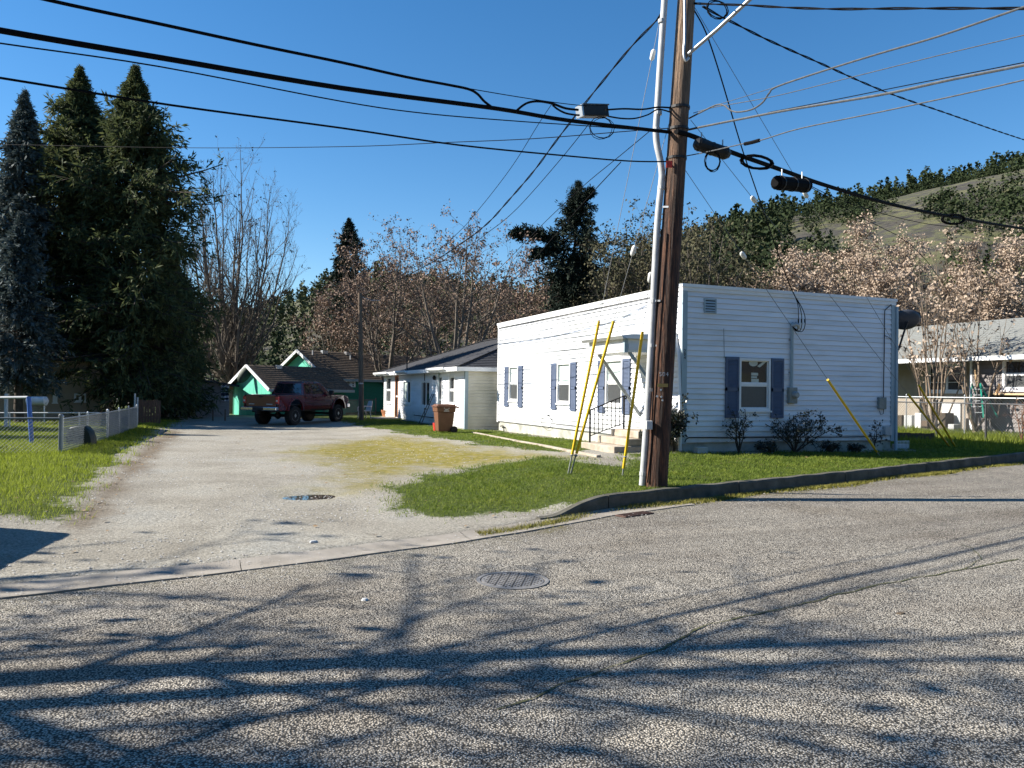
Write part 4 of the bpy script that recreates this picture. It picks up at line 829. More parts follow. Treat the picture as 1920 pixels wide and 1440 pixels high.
wire('overhead_wire', 'thin wire sloping to the short pole, right of the twisted line', [(1106, 230), (1060, 288), (1000, 358), (960, 400), (920, 432), (850, 478), (678, 570)], *P2, .008, cat='wire')
H2d = ((1216, 13.), (763, 36.))
wire('overhead_wire', 'upper thin wire passing before the leaning dark conifer', [(1218, 246), (1165, 290), (1090, 352), (1010, 428), (940, 500), (850, 590), (763, 664)], *H2d, .007, cat='wire')
wire('overhead_wire', 'lower thin wire passing before the leaning dark conifer', [(1164, 304), (1110, 362), (1050, 430), (999, 488), (940, 545), (850, 617), (763, 668)], *H2d, .009, cat='wire')
wire('overhead_cable', 'top cable leaving the pole to the right, almost level', [(1288, 6), (1340, 8), (1405, 10), (1450, 13), (1560, 17), (1700, 16), (1920, 16), (2150, 18)], *Rfr, .012, twist=True)
wire('service_drop', 'twisted black line slanting down to the right across the other wires', [(1318, 12), (1350, 30), (1380, 45), (1440, 75), (1530, 115), (1660, 172), (1780, 214), (1920, 262), (2100, 318)], (1290, 13.), (1920, 28.), .014, twist=True, cat='cable')
wire('overhead_cable', 'grey cable with an S-bend by the pole rising to the upper right', [(1292, 222), (1315, 210), (1343, 197), (1358, 198), (1370, 207), (1385, 210), (1410, 205), (1430, 192), (1442, 175), (1458, 162), (1550, 131), (1650, 100), (1760, 68), (1920, 13), (2100, -50)], *Rfr, .013, mat=M_gcab)
wire('overhead_wire', 'short thin strand spanning the S-bend of the grey cable', [(1340, 198), (1400, 180), (1458, 162)], *Rfr, .005, mat=M_gcab, cat='wire')
wire('overhead_wire', 'thin grey wire below the S-bent cable rising to the right', [(1300, 212), (1340, 201), (1450, 181), (1600, 144), (1760, 104), (1920, 66), (2100, 22)], *Rfr, .006, mat=M_gcab, cat='wire')
wire('overhead_cable', 'grey lashed cable, the thickest one rising to the right', [(1292, 243), (1320, 237), (1380, 225), (1480, 206), (1650, 178), (1780, 150), (1920, 122), (2100, 84)], *Rfr, .017, mat=M_gcab)
wire('overhead_wire', 'thin strand lying close above the thick grey lashed cable', [(1440, 211), (1560, 188), (1700, 160), (1920, 117), (2100, 78)], *Rfr, .006, cat='wire')
wire('overhead_cable', 'lowest pale cable rising to the right from the black grip', [(1284, 293), (1330, 284), (1400, 268), (1430, 262), (1500, 241), (1650, 210), (1780, 182), (1920, 150), (2100, 108)], *Rfr, .009, mat=M_gcab)
wire('cable_grip', 'black ribbed grip on the lowest pale cable', [(1396, 270), (1410, 267), (1424, 263)], *Rfr, .028, cat='grip')
wire('overhead_cable', 'thick black bundle descending to the right towards the hill', [(1268, 247), (1300, 256), (1370, 285), (1455, 315), (1540, 345), (1640, 375), (1720, 394), (1800, 409), (1920, 429), (2100, 455)], *Rbk, .042, n_=8)
wire('overhead_wire', 'thin wire drooping below the black bundle over the hill', [(1515, 346), (1560, 368), (1620, 390), (1700, 412), (1770, 424), (1860, 430)], *Rbk, .008, cat='wire')
wire('overhead_wire', 'thin wire sloping from the hanging black case towards the tan trees', [(1515, 348), (1560, 375), (1610, 405), (1680, 440)], (1290, 12.9), (1920, 22.), .007, cat='wire', end=(15.42, 4.6, 3.06))
# service line to the house and its three leads
def line3(name, label, P, r, mat=None, cat='cable', twist=False): q = MB(); q.tube(spline(P, 5), r, 6); return tag(q.build(name, mat or M_cable, smooth=True), label, cat)
att = onY(1491, 556, -.15); dm = float(depth(att))
def idp(y, ya=20, da=PD, yb=556, db=None): db = db or dm; return 1/(1/da+(1/db-1/da)*(y-ya)/(yb-ya))
line3('service_drop', 'black service line from the pole down to the mast of the white house', [atd(x, y, idp(y)) for x, y in [(1302, 20), (1324, 62), (1350, 140), (1388, 268), (1406, 322), (1430, 392), (1454, 462), (1478, 528), (1491, 556)]], .013)
for lab, pts in (('left of the three black leads looping into the weatherhead', [(1491, 556), (1496, 572), (1497, 590), (1497, 610), (1493, 621), (1486, 612)]), ('middle of the three black leads looping into the weatherhead', [(1491, 556), (1499, 573), (1503, 592), (1503, 612), (1497, 622), (1487, 613)]), ('right one of the three black leads looping into the weatherhead', [(1491, 556), (1502, 574), (1509, 592), (1509, 612), (1502, 622), (1488, 614)])):
    line3('service_lead', lab, [onY(x, y, -.16) for x, y in pts], .009)
    x, y = pts[3][0], 602; q = MB(); q.tube([onY(x, y-4, -.16), onY(x, y+3, -.16)], .016, 6); tag(q.build('lead_connector', M_cable), 'black sleeve on '+lab.split(' of')[0].split(' one')[0]+' lead above the weatherhead', 'connector')
# splice cases
def case(name, label, x0, y0, x1, y1, d0, d1, r, mat, cat='splice case', box=False, white=False):
    a, b_ = atd(x0, y0, d0), atd(x1, y1, d1); t = thing(name, label, cat, (a+b_)/2-np.array([0, 0, r])); L = np.linalg.norm(b_-a)
    if box:
        q = MB(); q.bar(a, b_, .16, .17); q.build('casing', mat, t, bev=.015); q = MB(); q.bar(a+[0, 0, .093], b_+[0, 0, .093], .17, .02); q.build('cover', M_gcab, t)
        q = MB(); q.bar(a-(b_-a)*.03, a+(b_-a)*.03, .17, .175); q.build('end_plate', M_galv, t)
    else:
        d = (b_-a)/L; q = MB(); q.tube([a, a+d*.05, b_-d*.06, b_], [r*.6, r, r, r*.55], 12); q.build('casing', mat, t, smooth=False)
        for f in (.15, .5, .85): q = MB(); q.tube([a+d*L*f-d*.015, a+d*L*f+d*.015], r*1.07, 12); q.build('band', M_black, t)
        q = MB()
        for f in (.2, .8): p = a+d*L*f; q.tube([p+[0, 0, r*.8], p+[0, 0, r*2.0]], .012, 5)
        q.build('hanger', M_galv, t)
    return t
case('splice_case', 'black splice box with white lid hung left of the pole', 1087, 209, 1136, 210, 12.05, 12.3, .08, M_black, box=True)
case('splice_case', 'black splice case hanging right beside the pole', 1302, 268, 1368, 290, PD-.15, PD-.05, .105, M_black)
case('splice_case', 'black splice case hanging well below the bundle, away from the pole', 1453, 342, 1516, 349, 14.3, 14.9, .13, M_cable)
def loop(name, label, cx_, cy_, rx_, ry_, d, turns, r, seed, tilt=0.):
    rr = random.Random(seed); pts = []
    for i in range(turns*14+1):
        t = 2*math.pi*i/14; k = 1+.10*math.sin(i*.7+seed); u, v_ = rx_*k*math.cos(t), ry_*k*math.sin(t)
        pts.append(atd(cx_+u*math.cos(tilt)-v_*math.sin(tilt), cy_+u*math.sin(tilt)+v_*math.cos(tilt), d+.03*math.sin(t+i*.11)+.03*rr.random()))
    q = MB(); q.tube(pts, r, 5); return tag(q.build(name, M_cable, smooth=True), label, 'cable coil')
loop('cable_coil', 'loose thin loops below the white-lidded splice box', 1128, 240, 22, 20, 12.1, 3, .005, 1)
loop('cable_coil', 'loose thin loops below the splice case beside the pole', 1336, 302, 14, 19, 12.7, 5, .006, 2)
loop('cable_coil', 'flat oval coil of black cable on the bundle near the pole', 1419, 304, 29, 12, 14., 5, .016, 3, .12)
loop('cable_coil', 'oval coil of black cable on the bundle before the hill', 1787, 411, 21, 9, 21.2, 5, .02, 4, .0)
loop('cable_coil', 'tangle of black leads at the top of the pole', 1345, 18, 20, 16, 12.6, 4, .007, 5, .5)
# guys with yellow guards
GW = 'steel guy wire with yellow guard '
def guy(anchor_px, top_px, guards, label, ins=None, dtop=None, hook=True, off=0.):
    A = gp(*anchor_px); A = A+np.array([off, 0, 0]); T = atd(*top_px, dtop or PD-.05)
    G = thing('guy_wire', label, 'guy wire', A); d = T-A; L = np.linalg.norm(d); u = d/L
    q = MB(); q.tube([A+u*.25, T], .005, 5); q.build('strand', M_wire, G)
    q = MB(); q.tube([A-u*.15, A+u*.36], .014, 6); q.lathe([(.02, -.02), (.038, 0), (.02, .02)], 8, c=tuple(A+u*.37)); q.build('anchor_rod', M_galv if not hook else M_meter, G)
    # guard: half pipe between the two heights given as picture rows
    a0, a1 = guards
    def at_row(py):
        lo, hi = 0., 1.
        for _ in range(40):
            m_ = (lo+hi)/2; P = A+d*m_; y = 720-CF*((P-CP)@CM[1])/((P-CP)@CM[2])
            if y > py: lo = m_
            else: hi = m_
        return A+d*lo
    q = MB(); q.tube([at_row(a0), at_row(a1)], .027, 8); q.build('guard', M_yel, G)
    if ins:
        p = at_row(ins); q = MB(); q.tube([p-u*.09, p-u*.06, p+u*.06, p+u*.09], [.02, .042, .042, .02], 8); q.build('strain_insulator', M_wm, G, smooth=True)
    return G
guy((1065, 890), (1243, 8), (852, 602), 'guy wire with yellow guard on the left of the lawn pair', ins=103)
guy((1065, 890), (1262, 205), (850, 602), 'guy wire with yellow guard leaning more steeply in the lawn pair', ins=470, off=.05)
guy((1167, 893), (1258, 240), (878, 622), 'guy wire with bright yellow guard between steps and pole', ins=520)
guy((1650, 856), (1284, 318), (847, 712), 'guy wire with yellow guard slanting before the shaded wall', ins=479, hook=False)
guy((1781, 838), (1295, 225), (837, 739), 'lower of two yellow-guarded guy wires before the fence', ins=374, hook=False)
guy((1786, 839), (1303, 15), (838, 722), 'upper of two yellow-guarded guy wires before the fence', ins=365, hook=False, off=.12)
# short pole behind the truck
p2 = gp(678, 788); S2 = thing('short_wooden_pole', 'short weathered wooden pole behind the pickup by the plastic chair', 'pole', p2)
d2 = float(depth(p2)); q = MB(); q.tube([p2-[0, 0, .3], atd(677, 700, d2), atd(675, 549, d2)], [.125, .12, .10], 12); q.build('shaft', mk('grey_pole_wood', [(.10, .07, .05), (.19, .14, .10)], scale=3, stretch=(8, 8, .7), rough=.9, bump=.6, bscale=6), S2, smooth=True)
q = MB(); q.tube([atd(677, 556, d2), atd(695, 563, d2+.6), atd(712, 563, d2+1.2)], .015, 5); q.build('cable_stub', M_pvc, S2)
q = MB(); q.lathe([(.125, -.03), (.125, .03)], 12, c=tuple(atd(677, 719, d2))); q.build('clamp', M_galv, S2)
# ------------------------------------------------------------------ chain-link fences
def chain_link(name, label, plan, h, post_d, cell=.075, mat=M_galv, wr=.0028, posts=None, slats=None, rail=True, zoff=None):
    P = [np.array([p[0], p[1], float(gz(p[0], p[1])) if zoff is None else zoff]) for p in plan]; t = thing(name, label, 'fence', P[0])
    for si, (a, b_) in enumerate(zip(P[:-1], P[1:])):
        L = np.linalg.norm((b_-a)[:2]); d = (b_-a)/L; up = np.array([0, 0, 1.]); k = max(1, round(L/post_d))
        for i in range(k+1):
            if i == 0 and si: continue
            p = a+d*L*i/k; q = MB(); r = .032 if i in (0, k) else .022; q.tube([p-up*.1, p+up*(h+.05)], r, 8); q.lathe([(r*1.25, 0), (r*1.2, .03), (r*.4, .06)], 8, c=tuple(p+up*(h+.045))); q.build('post', mat, t)
        if rail: q = MB(); q.tube([a+up*h, b_+up*h], .021, 8); q.build('top_rail', mat, t)
        q = MB()
        for sgn in (1, -1):
            x = -h
            while x < L:
                s0, z0 = (x, .03) if sgn > 0 else (x, h)
                u0, u1 = max(0, x), min(L, x+h)
                if u1-u0 > .02:
                    za, zb = (u0-x, u1-x) if sgn > 0 else (h-(u0-x), h-(u1-x))
                    q.tube([a+d*u0+up*max(.02, za), a+d*u1+up*max(.02, zb)], wr, 3, cap=False)
                x += cell
        o = q.build('mesh', mat, t, kind='stuff')
        if slats and si in slats:
            q = MB(); nn = np.cross(d, up); z = .05
            while z < h-.04:
                q.bar(a+up*z+nn*.012, b_+up*(z+.0)+nn*.012, .006, slats[si][0]); z += slats[si][1]
            q.build('privacy_slats', slats[si][2], t, kind='stuff')
    return t
fc = gp(112, 850); ff = gp(201, 823); fg = gp(256, 803)
M_slat = mk('sunlit_slats', [(.20, .21, .21), (.28, .29, .28)], rough=.6)
M_slatd = mk('shaded_slats', [(.10, .12, .14), (.16, .18, .20)], rough=.6)  # darker copy of the slats for the stretch lying in shade
M_fw = mk('dull_fence_wire', [(.16, .17, .18), (.24, .25, .26)], rough=.6)
chain_link('chain_link_fence', 'low chain-link fence in front of the blue-posted yard', [(-25, fc[1]+.2), (fc[0], fc[1])], .80, 2.6, .085, wr=.003, mat=M_fw)
chain_link('chain_link_fence', 'slatted chain-link fence running back along the drive', [(fc[0]+.03, fc[1]+.05), tuple(ff[:2]), tuple(fg[:2])], .78, 2.4, .12, slats={0: (.028, .052, M_slat), 1: (.05, .056, M_slatd)})
M_dkpost = mk('dark_fence_metal', [(.05, .052, .055), (.09, .09, .095)], rough=.5, metal=.4)
chain_link('chain_link_fence', 'dark-posted chain-link fence beside the white house', [(12.0, 9.), (12.0, 3.3), (12.0, 1.56), (12.0, -2.2)], 1.2, 1.8, .10, mat=M_dkpost, zoff=.17, wr=.003)
chain_link('chain_link_fence', 'bright chain-link fence in front of the grey ranch house', [(13.9, 11), (13.9, -1.)], 1.35, 2.2, .10, zoff=.2, wr=.003)
# dark rounded cover against the slatted fence
bp_ = gp(152, 836); q = MB(); a = np.array(ff[:2])-np.array(fc[:2]); a /= np.linalg.norm(a)
V = []; pr = [(-.33, 0), (-.33, .32), (-.29, .46), (-.19, .54), (0, .57), (.17, .53), (.28, .42), (.34, .24), (.36, 0)]
W_ = math.atan2(CM[0][1], CM[0][0]); cs, sn = math.cos(W_), math.sin(W_)
for dn, sc in ((-.14, .93), (-.10, 1.), (.10, 1.), (.14, .93)):
    for u, z in pr: V.append((bp_[0]+u*sc*cs-dn*sn, bp_[1]+u*sc*sn+dn*cs, bp_[2]-.03+z*sc))
n9 = len(pr); q.add(V, [(i*n9+j, i*n9+j+1, (i+1)*n9+j+1, (i+1)*n9+j) for i in range(3) for j in range(n9-1)]+[tuple(range(n9))[::-1], tuple(range(3*n9, 4*n9))])
tag(q.build('rounded_cover', mk('dark_green_plastic', [(.012, .02, .018), (.022, .032, .028)], rough=.5), smooth=True), 'dark round-topped cover standing against the slatted fence', 'cover')
# ------------------------------------------------------------------ yard at the left: clothes frame, tank, lattice, house
M_bluep = mk('blue_paint', [(.05, .13, .42), (.08, .18, .50)], rough=.5)
dfr = 20.5; a = atd(56, 838, dfr); a[2] = -.1
CFm = thing('swing_frame', 'blue and white pipe swing frame behind the low fence', 'swing frame', a)
q = MB(); q.tube([atd(60, 836, dfr), atd(54, 744, dfr)], .055, 8); q.build('leg', M_bluep, CFm)
q = MB(); q.tube([atd(-140, 746, dfr+.4), atd(0, 745.5, dfr+.1), atd(52, 745, dfr)], .035, 8); q.build('crossbar', M_pvc, CFm)
q = MB(); q.tube([atd(12, 738, 23), atd(11, 800, 23)], .05, 8); q.build('leg', M_pvc, CFm)
TH = thing('tan_house', 'tan house in deep shade behind the big evergreens', 'house', (-21, 24, 0))
Yh = 23.5; a, b_ = onY(-260, 720, Yh), onY(186, 720, Yh); hole = []
for x0, x1, y0, y1 in ((139, 161, 738, 753), (99, 108, 738, 755)):
    u, v_ = onY(x0, y1, Yh), onY(x1, y0, Yh); hole.append((u[0], v_[0], u[2], v_[2]))
q = MB(); wall_core(q, Yh, .15, 'x', a[0], b_[0], -.1, 2.6, hole); q.box(a[0], b_[0], Yh+6, Yh+6.15, -.1, 2.6); q.box(b_[0]-.15, b_[0], Yh+.15, Yh+6, -.1, 2.6); q.build('wall', M_tan, TH)
for h_ in hole: sash_window(TH, 'x', Yh, -1, *h_, M_glassd, M_glassd, horiz=False, fw=.05)
q = MB(); q.prism([(Yh-.5, 2.6), (Yh+3, 3.9), (Yh+6.6, 2.6)], 'x', a[0]-.4, b_[0]+.4); q.build('roof', M_shing, TH)
dt_ = 25.5; T_ = thing('fuel_tank', 'pale cylindrical tank on short legs beyond the blue frame', 'tank', atd(70, 790, dt_))
q = MB(); q.tube([atd(50, 752, dt_), atd(53, 752, dt_), atd(86, 752, dt_), atd(89, 752, dt_)], [.08, .15, .15, .08], 14); q.build('drum', M_pvc, T_, smooth=True)
for x in (57, 83): q = MB(); q.tube([atd(x, 756, dt_), atd(x, 792, dt_)], .025, 6); q.build('leg', M_galv, T_)
LT = thing('lattice_panel', 'tan garden lattice panel below the pale tank', 'lattice', atd(68, 792, dt_+.3)); M_lat = mk('lattice_wood', [(.26, .22, .14), (.36, .31, .21)], rough=.8)
x0, x1, y0, y1 = 50, 87, 762, 791; hh = y1-y0
for sg in (1, -1):
    x = x0-hh
    while x < x1:
        u0, u1 = max(x0, x), min(x1, x+hh)
        if u1-u0 > 3:
            ya, yb = (y1-(u0-x), y1-(u1-x)) if sg > 0 else (y0+(u0-x), y0+(u1-x))
            q = MB(); q.bar(atd(u0, ya, dt_+.3+.012*sg), atd(u1, yb, dt_+.3+.012*sg), .008, .035); q.build('slat', M_lat, LT)
        x += 7
# back yard rail fence
RF = thing('rail_fence', 'grey pipe rail fence at the back of the left yard', 'fence', atd(100, 792, 24)); q = MB(); q.tube([atd(-150, 774, 24), atd(90, 774, 24), atd(186, 774, 25)], .02, 6); q.build('rail', M_pvc, RF)
for x in (-60, 18, 149): q = MB(); q.tube([atd(x, 773, 24), atd(x, 800, 24)], .025, 6); q.build('post', M_pvc, RF)
# brown plank fence, grey shed, white sheet, striped cloth
Yf = 20.2; BF = thing('plank_fence', 'short brown plank fence at the end of the slatted fence', 'fence', onY(280, 800, Yf)); a, b_ = onY(259, 800, Yf), onY(301, 800, Yf); k = 8
for i in range(k):
    x0 = a[0]+(b_[0]-a[0])*i/k; q = MB(); h_ = .95+.05*random.random(); q.box(x0+.006, x0+(b_[0]-a[0])/k-.006, Yf, Yf+.02, -.05, h_); q.build('plank', mk('brown_planks', [(.09, .05, .035), (.14, .08, .055)], scale=6, stretch=(4, 4, .5), rough=.9) if 'brown_planks' not in MATS else MATS['brown_planks'], BF)
q = MB(); q.box(a[0], b_[0], Yf+.021, Yf+.06, .25, .33); q.box(a[0], b_[0], Yf+.021, Yf+.06, .7, .78); q.build('rail', MATS['brown_planks'], BF)
for x in (252, 257):
    p = onY(x, 802, Yf-.5); q = MB(); q.tube([(p[0], p[1], -.1), (p[0], p[1], float(onY(x, 738 if x < 255 else 745, Yf-.5)[2]))], .035, 8); tag(q.build('gate_post', M_pvc), 'white gate post, '+('taller' if x < 255 else 'shorter')+' of two beside the brown plank fence', 'post')
Ys = 29.; SH = thing('grey_shed', 'grey lean-to shed in the shade behind the drive', 'shed', onY(390, 775, Ys))
a, b_, c_, d_ = onY(296, 780, Ys), onY(430, 780, Ys), onY(430, 722, Ys), onY(296, 700, Ys)
M_shed = mk('shed_grey', [(.24, .225, .22), (.31, .29, .28)], scale=3, rough=.8, stretch=(1, 1, 4))
q = MB(); q.prism([(a[0], -.1), (b_[0], -.1), (c_[0], c_[2]), (d_[0], d_[2])], 'y', Ys, Ys+3.5); q.build('wall', M_shed, SH)
q = MB(); q.prism([(c_[0]+.5, c_[2]-.1), (c_[0]+.5, c_[2]), (d_[0]-.3, d_[2]+.12), (d_[0]-.3, d_[2]+.02)], 'y', Ys-.35, Ys+3.8); q.build('roof', M_shing, SH)
for x in (352, 395): p = onY(x, 770, Ys-.03); q = MB(); q.box(p[0]-.04, p[0]+.04, Ys-.03, Ys-.002, -.1, float(onY(x, 712, Ys)[2])); q.build('batten', M_shed, SH)
q = MB(); p, r2 = onY(303, 780, Ys-.6), onY(346, 745, Ys-.6); q.box(p[0], r2[0], Ys-.62, Ys-.58, -.05, r2[2]); tag(q.build('white_sheet_panel', M_pvc), 'pale flat panel leaning in front of the grey shed', 'panel')
mz = bpy.data.materials.new('striped_cloth'); mz.use_nodes = True; n = mz.node_tree.nodes; l = mz.node_tree.links; wv = n.new('ShaderNodeTexWave'); wv.inputs['Scale'].default_value = 1.3; wv.inputs['Distortion'].default_value = 5; wv.bands_direction = 'Z'
gg = n.new('ShaderNodeNewGeometry'); l.new(gg.outputs['Position'], wv.inputs[0]); rp = n.new('ShaderNodeValToRGB'); rp.color_ramp.elements[0].position = .45; rp.color_ramp.elements[1].position = .55; rp.color_ramp.elements[0].color = (.015, .02, .04, 1); rp.color_ramp.elements[1].color = (.55, .55, .6, 1); l.new(wv.outputs[0], rp.inputs[0]); l.new(rp.outputs[0], n['Principled BSDF'].inputs['Base Color'])
p, r2 = onY(415, 752, Ys-.5), onY(429, 721, Ys-.5); q = MB(); q.add([(p[0]+(r2[0]-p[0])*i/6, Ys-.5+.05*math.sin(i*1.9), z) for z in (p[2], r2[2]) for i in range(7)], [(i, i+1, i+8, i+7) for i in range(6)]); o = q.build('striped_cloth', mz); md = o.modifiers.new('t', 'SOLIDIFY'); md.thickness = .02; tag(o, 'black and white striped cloth hanging by the shed', 'cloth')
# low posts before the shed
for i, x in enumerate((399, 422)):
    p = gp(x, 789); q = MB(); q.tube([p-[0, 0, .1], p+[0, 0, .55]], .04, 6); tag(q.build('stake', M_wood), ['low wooden stake in front of the middle of the grey shed', 'low wooden stake below the striped cloth by the shed'][i], 'stake')
# ------------------------------------------------------------------ green house
M_gw = mk('shaded_green_boards', [(.012, .14, .085), (.02, .18, .11)], scale=3, rough=.7, stretch=(1, 1, 5)); M_teal = mk('sunlit_teal_boards', [(.10, .50, .36), (.14, .56, .42)], scale=4, rough=.7, stretch=(5, 5, 1))  # one paint in two tones: walls darkened as shaded, gables lightened as sunlit
M_oldr = mk('mossy_shingles', [(.05, .042, .034), (.12, .09, .065), (.22, .155, .10)], scale=9, rough=.95, bump=.6, bscale=25, cols2=[(.6, .58, .55), (1, 1, 1)], scale2=.5)
GA = R_(28); Pm = atd(556, 700, 50.); Pm[2] = 0
GHs = thing('green_house', 'green house, walls toned as shaded and gables as sunlit, with mossy brown roofs', 'house', Pm, GA)
gr = np.array([math.cos(GA), math.sin(GA), 0.]); gl_ = np.array([-math.sin(GA), math.cos(GA), 0.])
def gloc(P): d = np.asarray(P)-Pm; return np.array([d@gr, d@gl_, d[2]])
def gable(x0, x1, yc, hw, ze_, zr_, par, ovh=.35, courses=12):
    """gabled wing: ridge along local x at y = yc, gable wall at x0"""
    y0, y1 = yc-hw, yc+hw
    q = MB(); q.box(x0, x1, y0, y0+.15, -.6, ze_); q.box(x0, x1, y1-.15, y1, -.6, ze_); q.box(x1-.15, x1, y0+.15, y1-.15, -.6, ze_); q.build('wall', M_gw, par, world=False)
    n_ = 9; q0 = [(y0+.151)+(2*hw-.302)*k_/n_ for k_ in range(n_+1)]; top = lambda y: ze_+(zr_-.10-ze_)*(1-abs(y-yc)/hw)
    for a, b in zip(q0[:-1], q0[1:]):                      # upright teal boards of the gable, in the sunlit tone
        pts = [(a+.006, -.6), (b-.006, -.6), (b-.006, top(b))]+([(yc, top(yc))] if a < yc < b else [])+[(a+.006, top(a))]
        q = MB(); q.prism(pts, 'x', x0, x0+.12); q.build('gable_board', M_teal, par, world=False)
    s = (zr_-ze_)/hw
    for sg in (-1, 1):
        ya = yc+sg*(hw+ovh); za = zr_-(hw+ovh)*s
        q = MB(); q.add([(x0-ovh, ya, za), (x1+ovh, ya, za), (x1+ovh, yc, zr_), (x0-ovh, yc, zr_), (x0-ovh, ya, za+.09), (x1+ovh, ya, za+.09), (x1+ovh, yc, zr_+.09), (x0-ovh, yc, zr_+.09)], [(0, 1, 2, 3), (7, 6, 5, 4), (0, 4, 5, 1), (1, 5, 6, 2), (2, 6, 7, 3), (3, 7, 4, 0)]); r_ = q.build('roof', M_oldr, par, world=False)
        q = MB()
        for i in range(1, courses): f = i/courses; q.bar((x0-ovh, ya+(yc-ya)*f, za+(zr_-za)*f+.093), (x1+ovh, ya+(yc-ya)*f, za+(zr_-za)*f+.093), .05, .02)
        q.build('shingle_courses', M_oldr, r_, world=False, kind='stuff')
        q = MB(); q.bar((x0-ovh-.022, ya, za+.02), (x0-ovh-.022, yc, zr_+.02), .04, .18); q.build('bargeboard', M_trim, par, world=False)
        q = MB(); q.box(x0-ovh, x1+ovh, min(ya, ya+sg*.03), max(ya, ya+sg*.03), za-.07, za+.085); q.build('fascia', mk('grey_fascia', [(.30, .33, .32)], rough=.7) if 'grey_fascia' not in MATS else MATS['grey_fascia'], par, world=False)
zm_ = zat_ = float(atd(556, 655, 50.)[2]); gable(.35, 13., 0., 2.9, zm_-1.75, zm_-.1, GHs, courses=16)
Pa = gloc(atd(462, 700, 44.)); za_ = float(atd(459, 683, 44.)[2]); gable(Pa[0]+.35, Pa[0]+5.4, Pa[1], 2.0, za_-1.25, za_-.1, GHs)
wA = Pm-gl_*2.9; wB = wA+gr*5.
a, b_ = gloc(onplane(641, 725.5, wA, wB)), gloc(onplane(656, 712.5, wA, wB)); wv_ = (a[0], b_[0], a[2], b_[2]); yw = -2.9
q = MB()
for u0, u1, v0, v1 in ((wv_[0], wv_[1], wv_[3]-.06, wv_[3]), (wv_[0], wv_[1], wv_[2], wv_[2]+.06), (wv_[0], wv_[0]+.06, wv_[2]+.06, wv_[3]-.06), (wv_[1]-.06, wv_[1], wv_[2]+.06, wv_[3]-.06), ((wv_[0]+wv_[1])/2-.03, (wv_[0]+wv_[1])/2+.03, wv_[2]+.06, wv_[3]-.06)): q.box(u0, u1, yw-.06, yw-.001, v0, v1)
gw_ = q.build('window', M_trim, GHs, world=False)
q = MB(); q.box(wv_[0]+.06, wv_[1]-.06, yw-.02, yw-.002, wv_[2]+.06, wv_[3]-.06); q.build('pane', mk('pale_curtain', [(.10, .11, .11), (.5, .52, .5)], scale=9, rough=.3), gw_, world=False)
q = MB(); q.box(wv_[1]+.02, wv_[1]+.42, yw-.05, yw-.002, wv_[2], wv_[3]); sp_ = q.build('shutter', M_trim, GHs, world=False)
for k_ in range(3): q = MB(); q.lathe([(.05, yw-.062), (.05, yw-.051)], 8, 'y', (wv_[1]+.22, 0, wv_[2]+.09+k_*.14)); q.build('cutout', M_black, sp_, world=False)
def onroof(px, py, yl, zl_):                                # a point low on the street-side slope
    return gloc(onplane(px, py, Pm-gl_*yl, Pm-gl_*yl+gr*5))
for x, y, yl in ((608, 657, .25), (652, 658, .25)):
    p = onroof(x, y, yl, 0); z = zm_-.1-yl*.57+.09; q = MB(); q.box(p[0]-.2, p[0]+.2, -yl-.12, -yl+.12, z-.05, z+.17); q.build('roof_vent', M_galv, GHs, world=False)
p = gloc(onplane(522, 688, Pm+gr*Pa[0]+gl_*(Pa[1]-.2), Pm+gr*(Pa[0]+5)+gl_*(Pa[1]-.2))); q = MB(); z = za_-.1-.2*.575+.09; q.box(p[0]-.18, p[0]+.18, Pa[1]-.32, Pa[1]-.1, z-.08, z+.14); q.build('roof_vent', M_galv, GHs, world=False)
for x, y, yl in ((586, 684, .55), (657, 680, .9)): p = onroof(x, y, yl, 0); z = zm_-.1-yl*.57; q = MB(); q.tube([(p[0], -yl, z), (p[0], -yl, z+.38)], .045, 6); q.build('vent_pipe', M_pvc, GHs, world=False)
p = atd(480, 740, 42.5); q = MB(); q.obox((p[0], p[1], .95), .55, .45, .5, Matrix.Rotation(GA, 3, 'Z')); tag(q.build('air_conditioner', M_trim, bev=.02), 'white boxed air conditioner by the teal gable', 'air conditioner')
chain_link('chain_link_fence', 'chain-link fence along the dark green wall behind the pickup', [(-4.2, 29.), (-1.3, 29.)], .9, 1.0, .12, mat=M_dkpost)
# upturned dinghy-like green panel leaning by the bare tree
q = MB(); a = atd(459, 702, 44); Rm = Matrix.Rotation(R_(35), 3, 'Y'); V = []
for i in range(9):
    u = (i/8-.5)*2.0; wd_ = .30*math.sqrt(max(.04, 1-(u)**2*.95))
    for s in (-1, 0, 1): V.append(tuple(a+np.array(Rm @ Vector((wd_*s, 0, u*.55)))+np.array([0, -.12*(1-abs(s))*wd_/.42, 0])))
q.add(V, [(3*i+j, 3*i+j+1, 3*i+j+4, 3*i+j+3) for i in range(8) for j in range(2)]); o = q.build('hull_panel', mk('faded_green', [(.025, .04, .03), (.05, .07, .05)], rough=.6), smooth=True); md = o.modifiers.new('t', 'SOLIDIFY'); md.thickness = .05; tag(o, 'faded green boat-shaped panel propped by the bare tree', 'panel')
